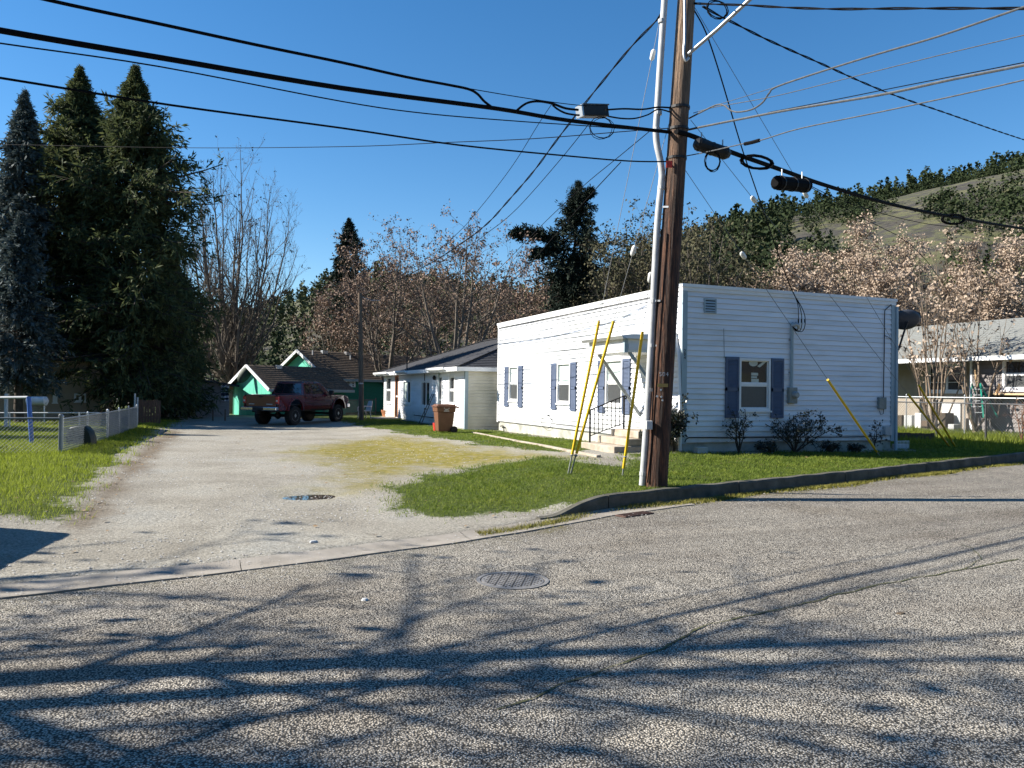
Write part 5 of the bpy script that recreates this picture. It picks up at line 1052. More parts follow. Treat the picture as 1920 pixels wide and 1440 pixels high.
# ------------------------------------------------------------------ grey ranch house at the right
M_rw = mk('mauve_grey_siding', [(.19, .17, .165), (.24, .22, .215)], scale=3, rough=.7); M_rr = mk('pale_grey_shingles', [(.17, .175, .165), (.24, .245, .23)], scale=6, rough=.9, bump=.5, bscale=25, stretch=(1, 1.5, 6), cols2=[(.8, .8, .78), (1, 1, 1)], scale2=1.2)
XR = 16.; RH = thing('ranch_house', 'grey ranch house with pale shingle roof behind the chain-link fences', 'house', (XR, 5, .2))
wr_ = [(2.35, 3.98, 1.83, 2.95)]
siding_joined(RH, XR, 'y', -1, -4, 5.15, .2, 3.1, .16, wr_, M_rw)
q = MB(); wall_core(q, XR, .15, 'y', -4, 5.15, -.2, 3.1, wr_); q.box(XR+.151, 24, -4, -3.85, -.2, 3.1); q.box(XR+.15, XR+1.2, 5.0, 5.15, -.2, 3.1); q.build('wall', M_rw, RH)
wp = [(6.35, 8.1, 1.75, 2.9)]; q = MB(); wall_core(q, XR+1.2, .15, 'y', 5.0, 14, -.2, 3.1, wp); q.box(XR+1.351, 24, 13.85, 14, -.2, 3.1); q.build('porch_wall', mk('porch_tan', [(.30, .26, .21), (.36, .31, .26)], rough=.8), RH)
q = MB(); q.box(24, 24.1, -4, 14, -.2, 3.1); q.box(19.5, 19.6, -3.8, 13.8, 0, 3); q.build('back_wall', MATS['dim_room'], RH)
sash_window(RH, 'y', XR, -1, *wr_[0], M_glassd, M_glassb, fw=.09)
pw = sash_window(RH, 'y', XR+1.2, -1, *wp[0], M_glassd, M_glassd, fw=.09, horiz=False)
q = MB()
for z in (2.15, 2.5): q.box(XR+1.17, XR+1.19, 6.44, 8.0, z-.012, z+.012)
q.build('glazing_bar', M_trim, pw)
q = MB(); q.box(XR-.03, XR+.10, 5.16, 5.26, .2, 3.0); q.build('porch_post', M_trim, RH); q = MB(); q.box(XR-.03, XR+.10, 8.75, 8.95, .2, 3.0); q.build('porch_post', M_trim, RH)
q = MB(); q.box(XR+.3, XR+.4, 5.9, 6.7, .2, 1.35); q.build('porch_panel', M_trim, RH)
q = MB(); q.prism([(XR-.6, 3.02), (20, 4.78), (20, 4.66), (XR-.6, 2.92)], 'y', -4.5, 14.5); q.prism([(20.003, 4.78), (24.6, 2.95), (24.6, 2.85), (20.003, 4.66)], 'y', -4.5, 14.5); rf = q.build('roof', M_rr, RH)
q = MB()
for i in range(1, 18):
    f = i/18; q.bar((XR-.6+4.6*f, -4.5, 3.02+1.76*f+.004), (XR-.6+4.6*f, 14.5, 3.02+1.76*f+.004), .04, .016)
q.build('shingle_courses', M_rr, rf, kind='stuff')
q = MB(); q.box(XR-.66, XR-.603, -4.5, 14.5, 2.88, 3.03); q.build('gutter', M_trim, RH); q = MB(); q.box(XR-.6, XR, -4.5, 14.5, 2.90, 2.915); q.build('soffit', M_trim, RH)
q = MB(); q.box(XR-.42, XR-.03, 2.2, 4.2, 1.66, 1.72)
M_pine = mk('pine_board', [(.50, .33, .18), (.60, .42, .25)], scale=5, stretch=(5, 5, 1), rough=.7); o = q.build('window_shelf', M_pine, RH)
for y in (2.4, 3.2, 4.0): q = MB(); q.bar((XR-.36, y, 1.655), (XR-.02, y, 1.40), .05, .05); q.build('shelf_bracket', M_wood, o)
# ladder and leaning boards
M_lgr = mk('green_fibreglass', [(.02, .28, .19), (.03, .34, .24)], rough=.5)
lx = 14.9; Lt = thing('step_ladder', 'green fibreglass step ladder in front of the ranch house', 'ladder', tuple(onX(1832, 784, lx)))
f0, f1 = onX(1820, 783, lx), onX(1844, 783, lx); t0_, t1_ = onX(1822, 719, lx+.3), onX(1838, 719, lx+.3); g0 = f0[2]
for a, b_ in ((f0, t0_), (f1, t1_)): q = MB(); q.bar(a, b_, .03, .07); q.build('rail', M_lgr, Lt)
for f in (.15, .32, .49, .66, .83): q = MB(); q.bar(f0+(t0_-f0)*f, f1+(t1_-f1)*f, .07, .025); q.build('step', M_galv, Lt)
for a, b_ in ((f0+[.7, 0, 0], t0_), (f1+[.7, 0, 0], t1_)): q = MB(); q.bar(a, b_, .025, .04); q.build('rear_leg', M_lgr, Lt)
for lab, pts, wd_, mt in (('pale board leaning high on the ranch wall above the ladder', ((1832, 724), (1827, 694)), .16, M_pine), ('long pine plank leaning on the ranch wall by the window', ((1856, 780), (1874, 720)), .09, M_pine), ('thin dark pole leaning on the ranch wall by the pine plank', ((1871, 778), (1878, 735)), .04, M_wood)):
    a, b_ = onX(*pts[0], 15.5), onX(*pts[1], 15.85); q = MB(); q.bar(a, b_, .03, wd_); tag(q.build('leaning_board', mt), lab, 'board')
q = MB(); a = onX(1850, 745, 15.6); q.lathe([(.28, 0), (.30, .5), (.2, .95), (.05, 1.1)], 9, c=(a[0], a[1], a[2]-.75)); tag(q.build('covered_pile', mk('dark_tarp', [(.03, .033, .04), (.05, .055, .06)], rough=.5, bump=1, bscale=4)), 'dark tarp-covered pile behind the step ladder', 'tarp')
random.seed(4)
for i in range(7):                                         # porch clutter
    y = 5.5+i*.5+random.random()*.2; h_ = .25+random.random()*.5; x = 15.35+random.random()*.5
    q = MB(); q.box(x, x+.3+.2*random.random(), y, y+.25+.15*random.random(), .25, .25+h_); tag(q.build('storage_box', [M_pvc, M_dirt, M_wood, M_trim][i % 4], bev=.02), ['pale plastic', 'brown earthy', 'dark timber', 'white', 'second pale plastic', 'second brown earthy', 'second dark timber'][i]+' box before the ranch porch, '+['beside the porch post', 'next to the pale box by the post', 'between the brown and white boxes', 'before the middle of the porch panel', 'just past the white box', 'beside the far timber box', 'farthest from the step ladder'][i], 'box')
# timber-edged raised bed and wicker planter
RB = thing('raised_bed', 'raised bed edged with short timber stakes beside the white house', 'raised bed', (9.5, 6, .2)); a, b_ = onX(1676, 805, 9.9), onX(1752, 807, 11.2); k = 12
for i in range(k):
    p = a+(b_-a)*(i+.5)/k; w2 = np.linalg.norm(b_-a)/k; q = MB(); h_ = .22+.03*random.random(); q.obox((p[0], p[1], .17+h_/2), .05, w2*.86, h_, Matrix.Rotation(math.atan2(b_[1]-a[1], b_[0]-a[0])-math.pi/2, 3, 'Z')); q.build('stake', M_wood, RB)
a = gp(1688, 841); WK = thing('white_planter', 'small white wire-edged planter at the foot of the corner', 'planter', a)
q = MB(); q.box(a[0]-.2, a[0]+.2, a[1]-.09, a[1]+.09, a[2], a[2]+.12); q.build('trough', M_pvc, WK)
for i in range(9): x = a[0]-.2+.05*i; q = MB(); q.box(x-.006, x+.006, a[1]-.10, a[1]-.092, a[2], a[2]+.2); q.build('paling', M_trim, WK)
q = MB(); q.box(a[0]-.21, a[0]+.21, a[1]-.102, a[1]-.088, a[2]+.2, a[2]+.215); q.build('rail', M_trim, WK)
a = gp(1313, 861); a[1] = -.35; a[0] = onY(1313, 858, -.35)[0]; a[2] = float(gz(a[0], -.35)); q = MB(); q.box(a[0]-.14, a[0]+.14, -.45, -.27, a[2], a[2]+.15); tag(q.build('planter_trough', M_conc, bev=.015), 'small concrete planter trough below the vent in the shade', 'planter')
# ------------------------------------------------------------------ pickup truck (x forward, origin under the rear axle)
def make_truck(name, label, paint, group=None):
    T = thing(name, label, 'pickup truck')
    dark = M_black; chrome = mk('chrome', [(.55, .56, .58)], rough=.18, metal=.95) if 'chrome' not in MATS else MATS['chrome']
    gl = mk('car_glass', [(.012, .014, .018)], rough=.03, spec=1.) if 'car_glass' not in MATS else MATS['car_glass']
    WB = 3.26; LF = .16                                     # wheelbase, lift
    def arch(cx, r, zc, n=9): return [(cx+r*math.cos(t), zc+r*math.sin(t)) for t in np.linspace(math.pi, 0, n)]
    zb = .50+LF
    low = [(-1.12, zb+.10)]+[(-1.05, zb)]+[(-.5, zb)]+arch(0, .50, zb-.02)+[(.5, zb), (WB-.5, zb)]+arch(WB, .50, zb-.02)+[(WB+.62, zb), (WB+.80, zb+.12)]
    top = [(WB+.82, .95+LF), (WB+.74, 1.07+LF), (WB+.45, 1.12+LF), (WB-.42, 1.17+LF), (1.0, 1.17+LF), (.62, 1.17+LF), (-1.14, 1.17+LF)]
    prof = low+top
    for s in (-1, 1):
        q = MB(); n_ = len(prof); yo = lambda z: .955-.09*max(0, (z-.95-LF)/.25)**2-.05*max(0, (.75+LF-z)/.3)
        V = [(x, s*yo(z), z) for x, z in prof]+[(x, s*(yo(z)-.05), z) for x, z in prof]
        q.add(V, [tuple(range(n_)) if s < 0 else tuple(range(n_))[::-1], tuple(range(n_, 2*n_))[::-1] if s < 0 else tuple(range(n_, 2*n_))]+[(i, n_+i, n_+(i+1) % n_, (i+1) % n_) for i in range(n_)])
        o = q.build('body_side', paint, T, world=False, bev=.02)
        for cx in (0, WB):                                  # fender flares
            q = MB(); a_ = arch(cx, .56, zb-.02, 12); b_ = arch(cx, .49, zb-.02, 12)
            V = [(x, s*.985, z) for x, z in a_]+[(x, s*.99, z) for x, z in b_]+[(x, s*.93, z) for x, z in a_]+[(x, s*.93, z) for x, z in b_]
            q.add(V, [(i, i+1, 13+i, 12+i) for i in range(11)]+[(i, 24+i, 25+i, i+1) for i in range(11)]+[(12+i, 13+i, 37+i, 36+i) for i in range(11)]); q.build('fender_flare', paint, o, world=False)
        q = MB(); q.box(.62, WB-.55, s*.957-.012, s*.957+.012, .78+LF, .85+LF); q.build('trim_strip', mk('dark_trim', [(.05, .02, .022)], rough=.5) if 'dark_trim' not in MATS else MATS['dark_trim'], o, world=False)
        for x in (.70, 1.28, 2.62): q = MB(); q.box(x-.006, x+.006, s*.935, s*.958, .62+LF, 1.16+LF); q.build('door_gap', dark, o, world=False)
        q = MB(); q.box(1.42, 1.62, s*.945, s*.975, 1.04+LF, 1.07+LF); q.build('door_handle', dark, o, world=False)
        q = MB(); q.box(2.42, 2.56, s*.95, s*1.18, 1.16+LF, 1.36+LF); q.build('wing_mirror', dark, T, world=False, bev=.03)
    # front, hood, bed, tailgate
    q = MB(); q.add([(WB+.44, -.87, 1.10+LF), (WB+.44, .87, 1.10+LF), (2.75, .86, 1.18+LF), (2.75, -.86, 1.18+LF), (WB+.40, -.45, 1.14+LF), (WB+.40, .45, 1.14+LF), (2.75, .5, 1.24+LF), (2.75, -.5, 1.24+LF)], [(4, 5, 6, 7), (0, 4, 7, 3), (5, 1, 2, 6), (0, 1, 5, 4)]); q.add([(WB+.44, -.87, 1.10+LF), (WB+.44, .87, 1.10+LF), (WB+.80, .84, 1.02+LF), (WB+.80, -.84, 1.02+LF)], [(0, 3, 2, 1)]); q.build('hood', paint, T, world=False)
    q = MB(); q.box(WB+.62, WB+.83, -.88, .88, .62+LF, 1.02+LF); q.build('front_end', paint, T, world=False, bev=.05)
    q = MB(); q.box(WB+.825, WB+.85, -.50, .50, .78+LF, 1.0+LF); q.build('grille', chrome, T, world=False)
    for s in (-1, 1): q = MB(); q.box(WB+.70, WB+.852, s*.72-.18, s*.72+.19, .86+LF, 1.02+LF); q.build('headlight', mk('lamp_glass', [(.6, .62, .63)], rough=.1, spec=.8) if 'lamp_glass' not in MATS else MATS['lamp_glass'], T, world=False, bev=.03)
    q = MB(); q.box(WB+.70, WB+.98, -.95, .95, .50+LF, .74+LF); q.build('front_bumper', chrome, T, world=False, bev=.05)
    q = MB(); q.box(-1.10, .62, -.86, .86, .70+LF, .75+LF); q.box(.58, .64, -.86, .86, .75+LF, 1.15+LF); q.build('bed', dark, T, world=False)
    q = MB(); q.box(-1.15, -1.09, -.78, .78, .66+LF, 1.175+LF); tg = q.build('tailgate', paint, T, world=False, bev=.02)
    q = MB(); q.box(-1.162, -1.149, -.10, .10, 1.06+LF, 1.12+LF); q.build('tailgate_handle', dark, tg, world=False)
    q = MB(); q.box(-1.156, -1.150, -.62, -.30, .76+LF, .79+LF); q.box(-1.156, -1.150, .34, .62, .76+LF, .79+LF); q.build('badge', M_pvc, tg, world=False)
    for s in (-1, 1):
        q = MB(); q.box(-1.17, -1.07, s*.86-.07, s*.86+.08, .80+LF, 1.10+LF); tl = q.build('tail_light', mk('red_lens', [(.38, .012, .012), (.45, .02, .02)], rough=.15, spec=.8) if 'red_lens' not in MATS else MATS['red_lens'], T, world=False, bev=.015)
        q = MB(); q.box(-1.176, -1.168, s*.86-.04, s*.86+.04, .88+LF, .96+LF); q.build('reverse_lens', M_pvc, tl, world=False)
    q = MB(); q.box(-1.34, -1.12, -.93, .93, .50+LF, .66+LF); bp2 = q.build('rear_bumper', chrome, T, world=False, bev=.035)
    q = MB(); q.box(-1.348, -1.338, -.28, .28, .515+LF, .645+LF); q.build('bumper_recess', dark, bp2, world=False)
    q = MB(); q.box(-1.45, -1.2, -.05, .05, .36+LF, .46+LF); q.tube([(-1.42, 0, .46+LF), (-1.42, 0, .54+LF)], .03, 8); q.build('tow_hitch', dark, T, world=False)
    q = MB(); q.box(-1.1, WB+.7, -.5, -.4, .42+LF, .56+LF); q.box(-1.1, WB+.7, .4, .5, .42+LF, .56+LF); q.tube([(0, -.75, .41), (0, .75, .41)], .06, 8); q.tube([(WB, -.75, .41), (WB, .75, .41)], .05, 8); q.lathe([(.05, -.16), (.16, -.05), (.16, .05), (.05, .16)], 12, c=(0, 0, .41)); q.box(.8, 2.8, -.35, .35, .45+LF, .62+LF); q.build('chassis', dark, T, world=False)
    # cab
    zc, zt = 1.165+LF, 1.72+LF
    bot = [(.64, .87), (2.78, .87)]; tp = [(.86, .70), (2.02, .70)]
    V = [(.64, -.88, zc), (2.80, -.88, zc), (2.80, .88, zc), (.64, .88, zc), (.80, -.70, zt), (2.08, -.70, zt), (2.08, .70, zt), (.80, .70, zt)]
    q = MB(); q.add(V, [(0, 1, 5, 4), (2, 3, 7, 6), (3, 0, 4, 7), (1, 2, 6, 5), (4, 5, 6, 7)]); q.box(.64, 2.78, -.87, .87, .70+LF, zc); q.build('cab', paint, T, world=False, bev=.035)
    q = MB(); q.box(.86, 2.02, -.62, .62, zt+.001, zt+.035); q.build('cab_roof_panel', paint, T, world=False, bev=.03)
    V3 = [Vector(p) for p in V]
    def pane(a, b, c, d, u0, u1, v0, v1, name='window', mat=gl, off=.006):
        P = lambda u, v: (a*(1-u)+b*u)*(1-v)+(d*(1-u)+c*u)*v
        nn = (b-a).cross(d-a).normalized()*off; cs = [P(u0, v0)+nn, P(u1, v0)+nn, P(u1, v1)+nn, P(u0, v1)+nn]
        q = MB(); q.add([tuple(p) for p in cs]+[tuple(p-nn*1.6) for p in cs], [(0, 1, 2, 3), (7, 6, 5, 4)]+[(i, 4+i, 4+(i+1) % 4, (i+1) % 4) for i in range(4)]); return q.build(name, mat, T, world=False)
    A = V3
    for u0, u1 in ((.07, .33), (.345, .655), (.67, .93)): pane(A[3], A[0], A[4], A[7], u0, u1, .10, .88, 'rear_window')
    pane(A[1], A[2], A[6], A[5], .06, .94, .06, .92, 'windscreen')
    for (a, b, c, d) in ((A[0], A[1], A[5], A[4]),): pane(a, b, c, d, .07, .29, .12, .86, 'side_window'); pane(a, b, c, d, .35, .76, .08, .88, 'side_window')
    for (a, b, c, d) in ((A[2], A[3], A[7], A[6]),): pane(a, b, c, d, .71, .93, .12, .86, 'side_window'); pane(a, b, c, d, .24, .65, .08, .88, 'side_window')
    # wheels
    def wheel(cx, s):
        q = MB(); q.lathe([(.24, -.14), (.38, -.145), (.415, -.11), (.42, 0), (.415, .11), (.38, .145), (.24, .14)], 28, 'y', (cx, s*.80, .42)); wh = q.build('wheel', M_rubber, T, world=False, smooth=True)
        q = MB()
        for i in range(28):
            t = 2*math.pi*i/28; q.obox((cx+.417*math.cos(t), s*.80, .42+.417*math.sin(t)), .02, .26, .05, Matrix.Rotation(-t, 3, 'Y'))
        q.build('tread', M_rubber, wh, world=False)
        q = MB(); q.lathe([(.245, s*.05), (.245, s*.142), (.225, s*.135), (.215, s*.06)], 24, 'y', (cx, s*.80, .42)); rm = q.build('rim', M_galv, wh, world=False)
        for i in range(6):
            t = 2*math.pi*i/6; q = MB(); q.bar((cx+.05*math.cos(t), s*.925, .42+.05*math.sin(t)), (cx+.22*math.cos(t), s*.92, .42+.22*math.sin(t)), .03, .055); q.add([], []); q.build('spoke', M_galv, wh, world=False)
        q = MB(); q.lathe([(.065, s*.90), (.06, s*.945), (.03, s*.955)], 12, 'y', (cx, 0, .42)); q.build('hub', M_galv, wh, world=False)
    for cx in (0, WB):
        for s in (-1, 1): wheel(cx, s)
    return T
M_maroon = mk('maroon_paint', [(.085, .010, .014), (.10, .013, .017)], scale=3, rough=.22, spec=.6); M_maroon.node_tree.nodes['Principled BSDF'].inputs['Coat Weight'].default_value = .6
TR = make_truck('pickup_truck', 'maroon extended-cab pickup truck parked on the drive before the green house', M_maroon)
hd = R_(47); rw = gp(549, 797.5)
ax_ = np.array([math.cos(hd), math.sin(hd), 0]); ly = np.array([-math.sin(hd), math.cos(hd), 0])
pos_t = rw+ly*.80; TR.location = (pos_t[0], pos_t[1], float(gz(pos_t[0], pos_t[1]))+.0); TR.rotation_euler = (0, R_(-.6), hd)
# another pickup, just beyond the left edge: its shadow lies on the gravel
T2 = copy_tree(TR); T2['label'] = 'pickup truck parked at the roadside left of the drive mouth, shading the gravel'
T2.location = (-17.65, -4.55, float(gz(-17.5, -4))); T2.rotation_euler = (0, 0, R_(-14))
# ------------------------------------------------------------------ trees
def unit(a): return a/np.maximum(np.linalg.norm(a, axis=-1, keepdims=True), 1e-9)
def tubes(P, R, n=4):
    """P (N,K,3) polylines, R (N,K) radii -> verts, quads"""
    N, K, _ = P.shape; T = np.empty_like(P); T[:, 1:-1] = P[:, 2:]-P[:, :-2]; T[:, 0] = P[:, 1]-P[:, 0]; T[:, -1] = P[:, -1]-P[:, -2]; T = unit(T)
    ref = np.where(np.abs(T[:, :1, 2:]) > .8, np.array([1., 0, 0]), np.array([0, 0, 1.])); A = unit(np.cross(T, np.broadcast_to(ref, T.shape))); B = np.cross(T, A)
    th = np.arange(n)*2*math.pi/n
    V = P[:, :, None]+R[:, :, None, None]*(np.cos(th)[:, None]*A[:, :, None]+np.sin(th)[:, None]*B[:, :, None])
    I = np.arange(N*K*n).reshape(N, K, n); J = np.roll(I, -1, 2)
    F = np.stack([I[:, :-1], J[:, :-1], J[:, 1:], I[:, 1:]], -1).reshape(-1, 4)
    return V.reshape(-1, 3), F
class Geo:
    def __init__(s): s.V = []; s.F = []; s.n = 0
    def add(s, V, F): s.V.append(V); s.F.append(F+s.n); s.n += len(V)
    def mesh(s, name, mat, smooth=False): return mesh_np(name, np.concatenate(s.V), np.concatenate(s.F), mat, smooth)
def sprout(r, P, R, m, t0, t1, ang, lr, K, up=0., wander=.15, rr=.6, minr=.004, lenf=None, angj=.25, rtip=.35):
    """grow m children from each polyline"""
    N, Kp, _ = P.shape; L = np.linalg.norm(np.diff(P, axis=1), axis=2).sum(1)
    t = r.uniform(t0, t1, (N, m)); f = t*(Kp-1); i = np.minimum(f.astype(int), Kp-2); a = (f-i)[..., None]
    idx = np.arange(N)[:, None]; S = P[idx, i]*(1-a)+P[idx, i+1]*a; D = unit(P[idx, i+1]-P[idx, i]); rad = R[idx, i]*(1-a[..., 0])+R[idx, i+1]*a[..., 0]
    rnd = r.normal(size=S.shape); side = unit(rnd-(rnd*D).sum(-1, keepdims=True)*D); an = ang*(1+angj*r.normal(size=t.shape))
    d = unit(D*np.cos(an)[..., None]+side*np.sin(an)[..., None])
    ln = L[:, None]*lr*(1-.45*t)*r.uniform(.65, 1.25, t.shape) if lenf is None else lenf(S, t, r)
    S = S.reshape(-1, 3); d = d.reshape(-1, 3); ln = ln.reshape(-1); rad = rad.reshape(-1)
    Q = [S]; c = S
    for k in range(1, K):
        d = unit(d+wander*r.normal(size=d.shape)+np.array([0, 0, up])); c = c+d*(ln/(K-1))[:, None]; Q.append(c)
    Q = np.stack(Q, 1); r0 = np.maximum(minr, np.minimum(rad*rr, ln*.035+minr)); RR = r0[:, None]*np.linspace(1, rtip, K)[None]
    return Q, np.maximum(RR, minr*.6)
def cards(r, C, size, aspect=.5, droop=0., jitter=.3, tri=False):
    """little leaf faces at points C"""
    N = len(C); d = unit(r.normal(size=(N, 3))+np.array([0, 0, -droop])); s = unit(np.cross(d, r.normal(size=(N, 3)))); L = size*r.uniform(1-jitter, 1+jitter, N)[:, None]
    a = C; b = C+d*L*.5+s*L*aspect*.5; c = C+d*L; e = C+d*L*.5-s*L*aspect*.5
    V = np.stack([a, b, c, e], 1).reshape(-1, 3); return V, np.arange(4*N).reshape(-1, 4)
def along(r, P, m, t0=.3, t1=1., spread=0.):
    N, K, _ = P.shape; t = r.uniform(t0, t1, (N, m)); f = t*(K-1); i = np.minimum(f.astype(int), K-2); a = (f-i)[..., None]; idx = np.arange(N)[:, None]
    C = (P[idx, i]*(1-a)+P[idx, i+1]*a).reshape(-1, 3); return C+spread*r.normal(size=C.shape)
def along_dir(r, P, m, t0, t1, spread):
    N, K, _ = P.shape; t = r.uniform(t0, t1, (N, m)); f = t*(K-1); i = np.minimum(f.astype(int), K-2); a = (f-i)[..., None]; idx = np.arange(N)[:, None]
    C = (P[idx, i]*(1-a)+P[idx, i+1]*a).reshape(-1, 3); D = unit((P[idx, i+1]-P[idx, i]).reshape(-1, 3)); return C+spread*r.normal(size=C.shape), D
def sprays(r, C, D, size, aspect, droop, loose=.55, jitter=.4):
    N = len(C); d = unit(D+loose*r.normal(size=(N, 3))+np.array([0, 0, -droop])); s = unit(np.cross(d, r.normal(size=(N, 3)))); L = (size*r.uniform(1-jitter, 1+jitter, N))[:, None]
    V = np.stack([C, C+d*L*.45+s*L*aspect*.5, C+d*L, C+d*L*.45-s*L*aspect*.5], 1).reshape(-1, 3); return V, np.arange(4*N).reshape(-1, 4)
def trunkline(base, top, K, bend, r, r0, r1):
    t = np.linspace(0, 1, K)[:, None]; P = base+(top-base)*t; w_ = np.cumsum(r.normal(size=(K, 3))*[1, 1, 0], 0)*bend; P = P+w_-w_[0]; return P[None], (r0+(r1-r0)*t[:, 0]**.8)[None]
M_bk = mk('bark_grey', [(.09, .075, .06), (.20, .17, .14)], scale=9, rough=.95, stretch=(3, 3, 1)); M_bkl = mk('bark_pale_tan', [(.15, .11, .08), (.26, .20, .145)], scale=9, rough=.9); M_bkd = mk('bark_dark', [(.035, .028, .022), (.08, .062, .05)], scale=9, rough=.95)
M_cedar = mk('cedar_foliage', [(.035, .052, .026), (.085, .105, .045), (.15, .16, .06)], scale=3.5, rough=.75, spec=.2, cols2=[(.6, .62, .6), (1, 1, 1)], scale2=.8, mix2=.5, transl=.35)
M_spr = mk('blue_spruce_foliage', [(.03, .05, .052), (.075, .10, .10), (.14, .17, .16)], scale=3.5, rough=.75, spec=.2, transl=.2, cols2=[(.6, .6, .6), (1, 1, 1)], scale2=1, mix2=.6)
M_fir = mk('fir_foliage', [(.006, .012, .009), (.016, .026, .018), (.032, .044, .026)], scale=3, rough=.8, spec=.15)
M_seed = mk('dry_brown_seeds', [(.10, .065, .046), (.22, .15, .11), (.35, .255, .195)], scale=3, rough=.9)
M_seedt = mk('dry_tan_seeds', [(.19, .14, .10), (.36, .275, .205), (.50, .40, .31)], scale=2.5, rough=.9)
M_oliv = mk('olive_twig_leaves', [(.035, .035, .018), (.075, .07, .035), (.12, .11, .055)], scale=3, rough=.9)
M_leafd = mk('dark_shrub_leaves', [(.010, .014, .010), (.022, .028, .018), (.04, .045, .03)], scale=8, rough=.4, spec=.5)
M_evg = mk('olive_evergreen_leaves', [(.02, .03, .008), (.06, .075, .02), (.11, .125, .035)], scale=3, rough=.7)
def conifer(name, label, base, h, rad, mat, seed, nb=170, skirt=.06, leaf=.30, per=26, droop=.25, prof=None, grp=None, lean=(0, 0), dens=7, keep=None, aspect=.34, bark=M_bkd):
    r = np.random.default_rng(seed); T = thing(name, label, 'tree', base, group=grp); g = Geo()
    tp = np.array([lean[0], lean[1], h]); TP, TR_ = trunkline(np.zeros(3), tp, 14, .02, r, h*.016+.05, .02); g.add(*tubes(TP, TR_, 10))
    t = skirt+(1-skirt)*r.uniform(0, 1, nb)**.85; t = np.r_[t, r.uniform(.86, .99, nb//16)]; az = r.uniform(0, 6.283, len(t))
    L = rad*(prof(t) if prof else np.clip((1-t)/(1-skirt), 0, 1)**.8*(.55+.45*np.sin(np.clip((t-skirt)*6, 0, 1.57))))*r.uniform(.6, 1.18, len(t))*(1+.28*np.sin(az*3+t*17+seed)*np.sin(t*23+az))+.05
    if keep is not None:
        kk = keep(t, az, r); t, az, L = t[kk], az[kk], L[kk]
    f = t*13; i = np.minimum(f.astype(int), 12); S = TP[0][i]*(1-(f-i))[:, None]+TP[0][i+1]*(f-i)[:, None]
    K = 6; u = np.linspace(0, 1, K); el = .28-.55*(1-t)+.9*sst(t, .8, 1)+.15*r.normal(size=len(t))
    D = np.stack([np.cos(az)*np.cos(el), np.sin(az)*np.cos(el), np.sin(el)], -1)
    P = S[:, None]+D[:, None]*(L[:, None]*u)[..., None]; P[..., 2] += -droop*(L[:, None])*u**2*.6+droop*L[:, None]*.25*u**5
    R = (.012+L*.012)[:, None]*np.linspace(1, .3, K); g.add(*tubes(P, R, 4))
    # side sprays
    Q, QR = sprout(r, P, R, dens, .15, 1., .9, .36, 4, up=-.10, wander=.2, minr=.005, lenf=lambda S_, t_, r_: (L[:, None]*.36*(1-.55*t_)+.04+.12*np.clip(L[:, None], 0, 1))*r_.uniform(.6, 1.2, t_.shape)); g.add(*tubes(Q[::4], QR[::4], 3))
    link('trunk', g.mesh('trunk', bark, True), T)
    C1, D1 = along_dir(r, P, per//2, .2, 1., .06); C2, D2 = along_dir(r, Q, per//3, .1, 1.0, .05)
    CC = np.concatenate([C1, C2]); V, F = sprays(r, CC, np.concatenate([D1, D2]), leaf*np.clip((1-CC[:, 2]/h)*5+.35, .35, 1), aspect, .30); link('crown', mesh_np('crown', V, F, mat), T)
    return T
def plan(px, d): p = atd(px, 740, d); return np.array([p[0], p[1], float(gz(p[0], p[1]))-.05])
def zat(px, py, d): return float(atd(px, py, d)[2])
bulge = lambda t: np.where(t < .66, .95-.12*t, .87*np.clip((1-t)/.34, 0, 1)**1.3)*(1+.16*np.sin(t*41)+.1*np.sin(t*97))
b1 = plan(155, 37.); conifer('evergreen_tree', 'huge dense dark evergreen with olive-tipped crown, left twin of the tallest pair', b1, zat(150, 124, 37), 3.5, M_cedar, 11, nb=620, leaf=.30, per=32, aspect=.24, dens=9, prof=bulge, skirt=.10, lean=(-.3, 0))
b2 = plan(258, 36.); conifer('evergreen_tree', 'huge dense dark evergreen nearest the drive, right twin of the tallest pair', b2, zat(240, 124, 36), 3.3, M_cedar, 12, nb=640, leaf=.30, per=32, aspect=.24, dens=9, prof=bulge, skirt=.08, lean=(-.35, 0))
b0 = plan(308, 40.); conifer('evergreen_tree', 'shorter dense evergreen tucked against the right twin by the shed', b0, zat(308, 455, 40), 2.0, M_cedar, 16, nb=380, leaf=.30, per=28, aspect=.24, dens=8, prof=bulge, skirt=.10)
b3 = plan(28, 34.); conifer('spruce_tree', 'tall blue-grey spruce with pointed leader beside the twin evergreens', b3, zat(27, 168, 34), 2.3, M_spr, 13, nb=330, leaf=.24, per=24, dens=8, skirt=.12)
b4 = plan(38, 31.); conifer('spruce_tree', 'smaller blue-grey spruce in front of the tall spruce', b4, zat(33, 400, 31), 1.7, M_spr, 14, nb=230, leaf=.22, per=24, dens=8, skirt=.20)
b5 = plan(-95, 36.); conifer('spruce_tree', 'blue-grey spruce at the far side of the tan house', b5, 11.5, 2.4, M_spr, 15, nb=240, leaf=.26, per=20, skirt=.1)
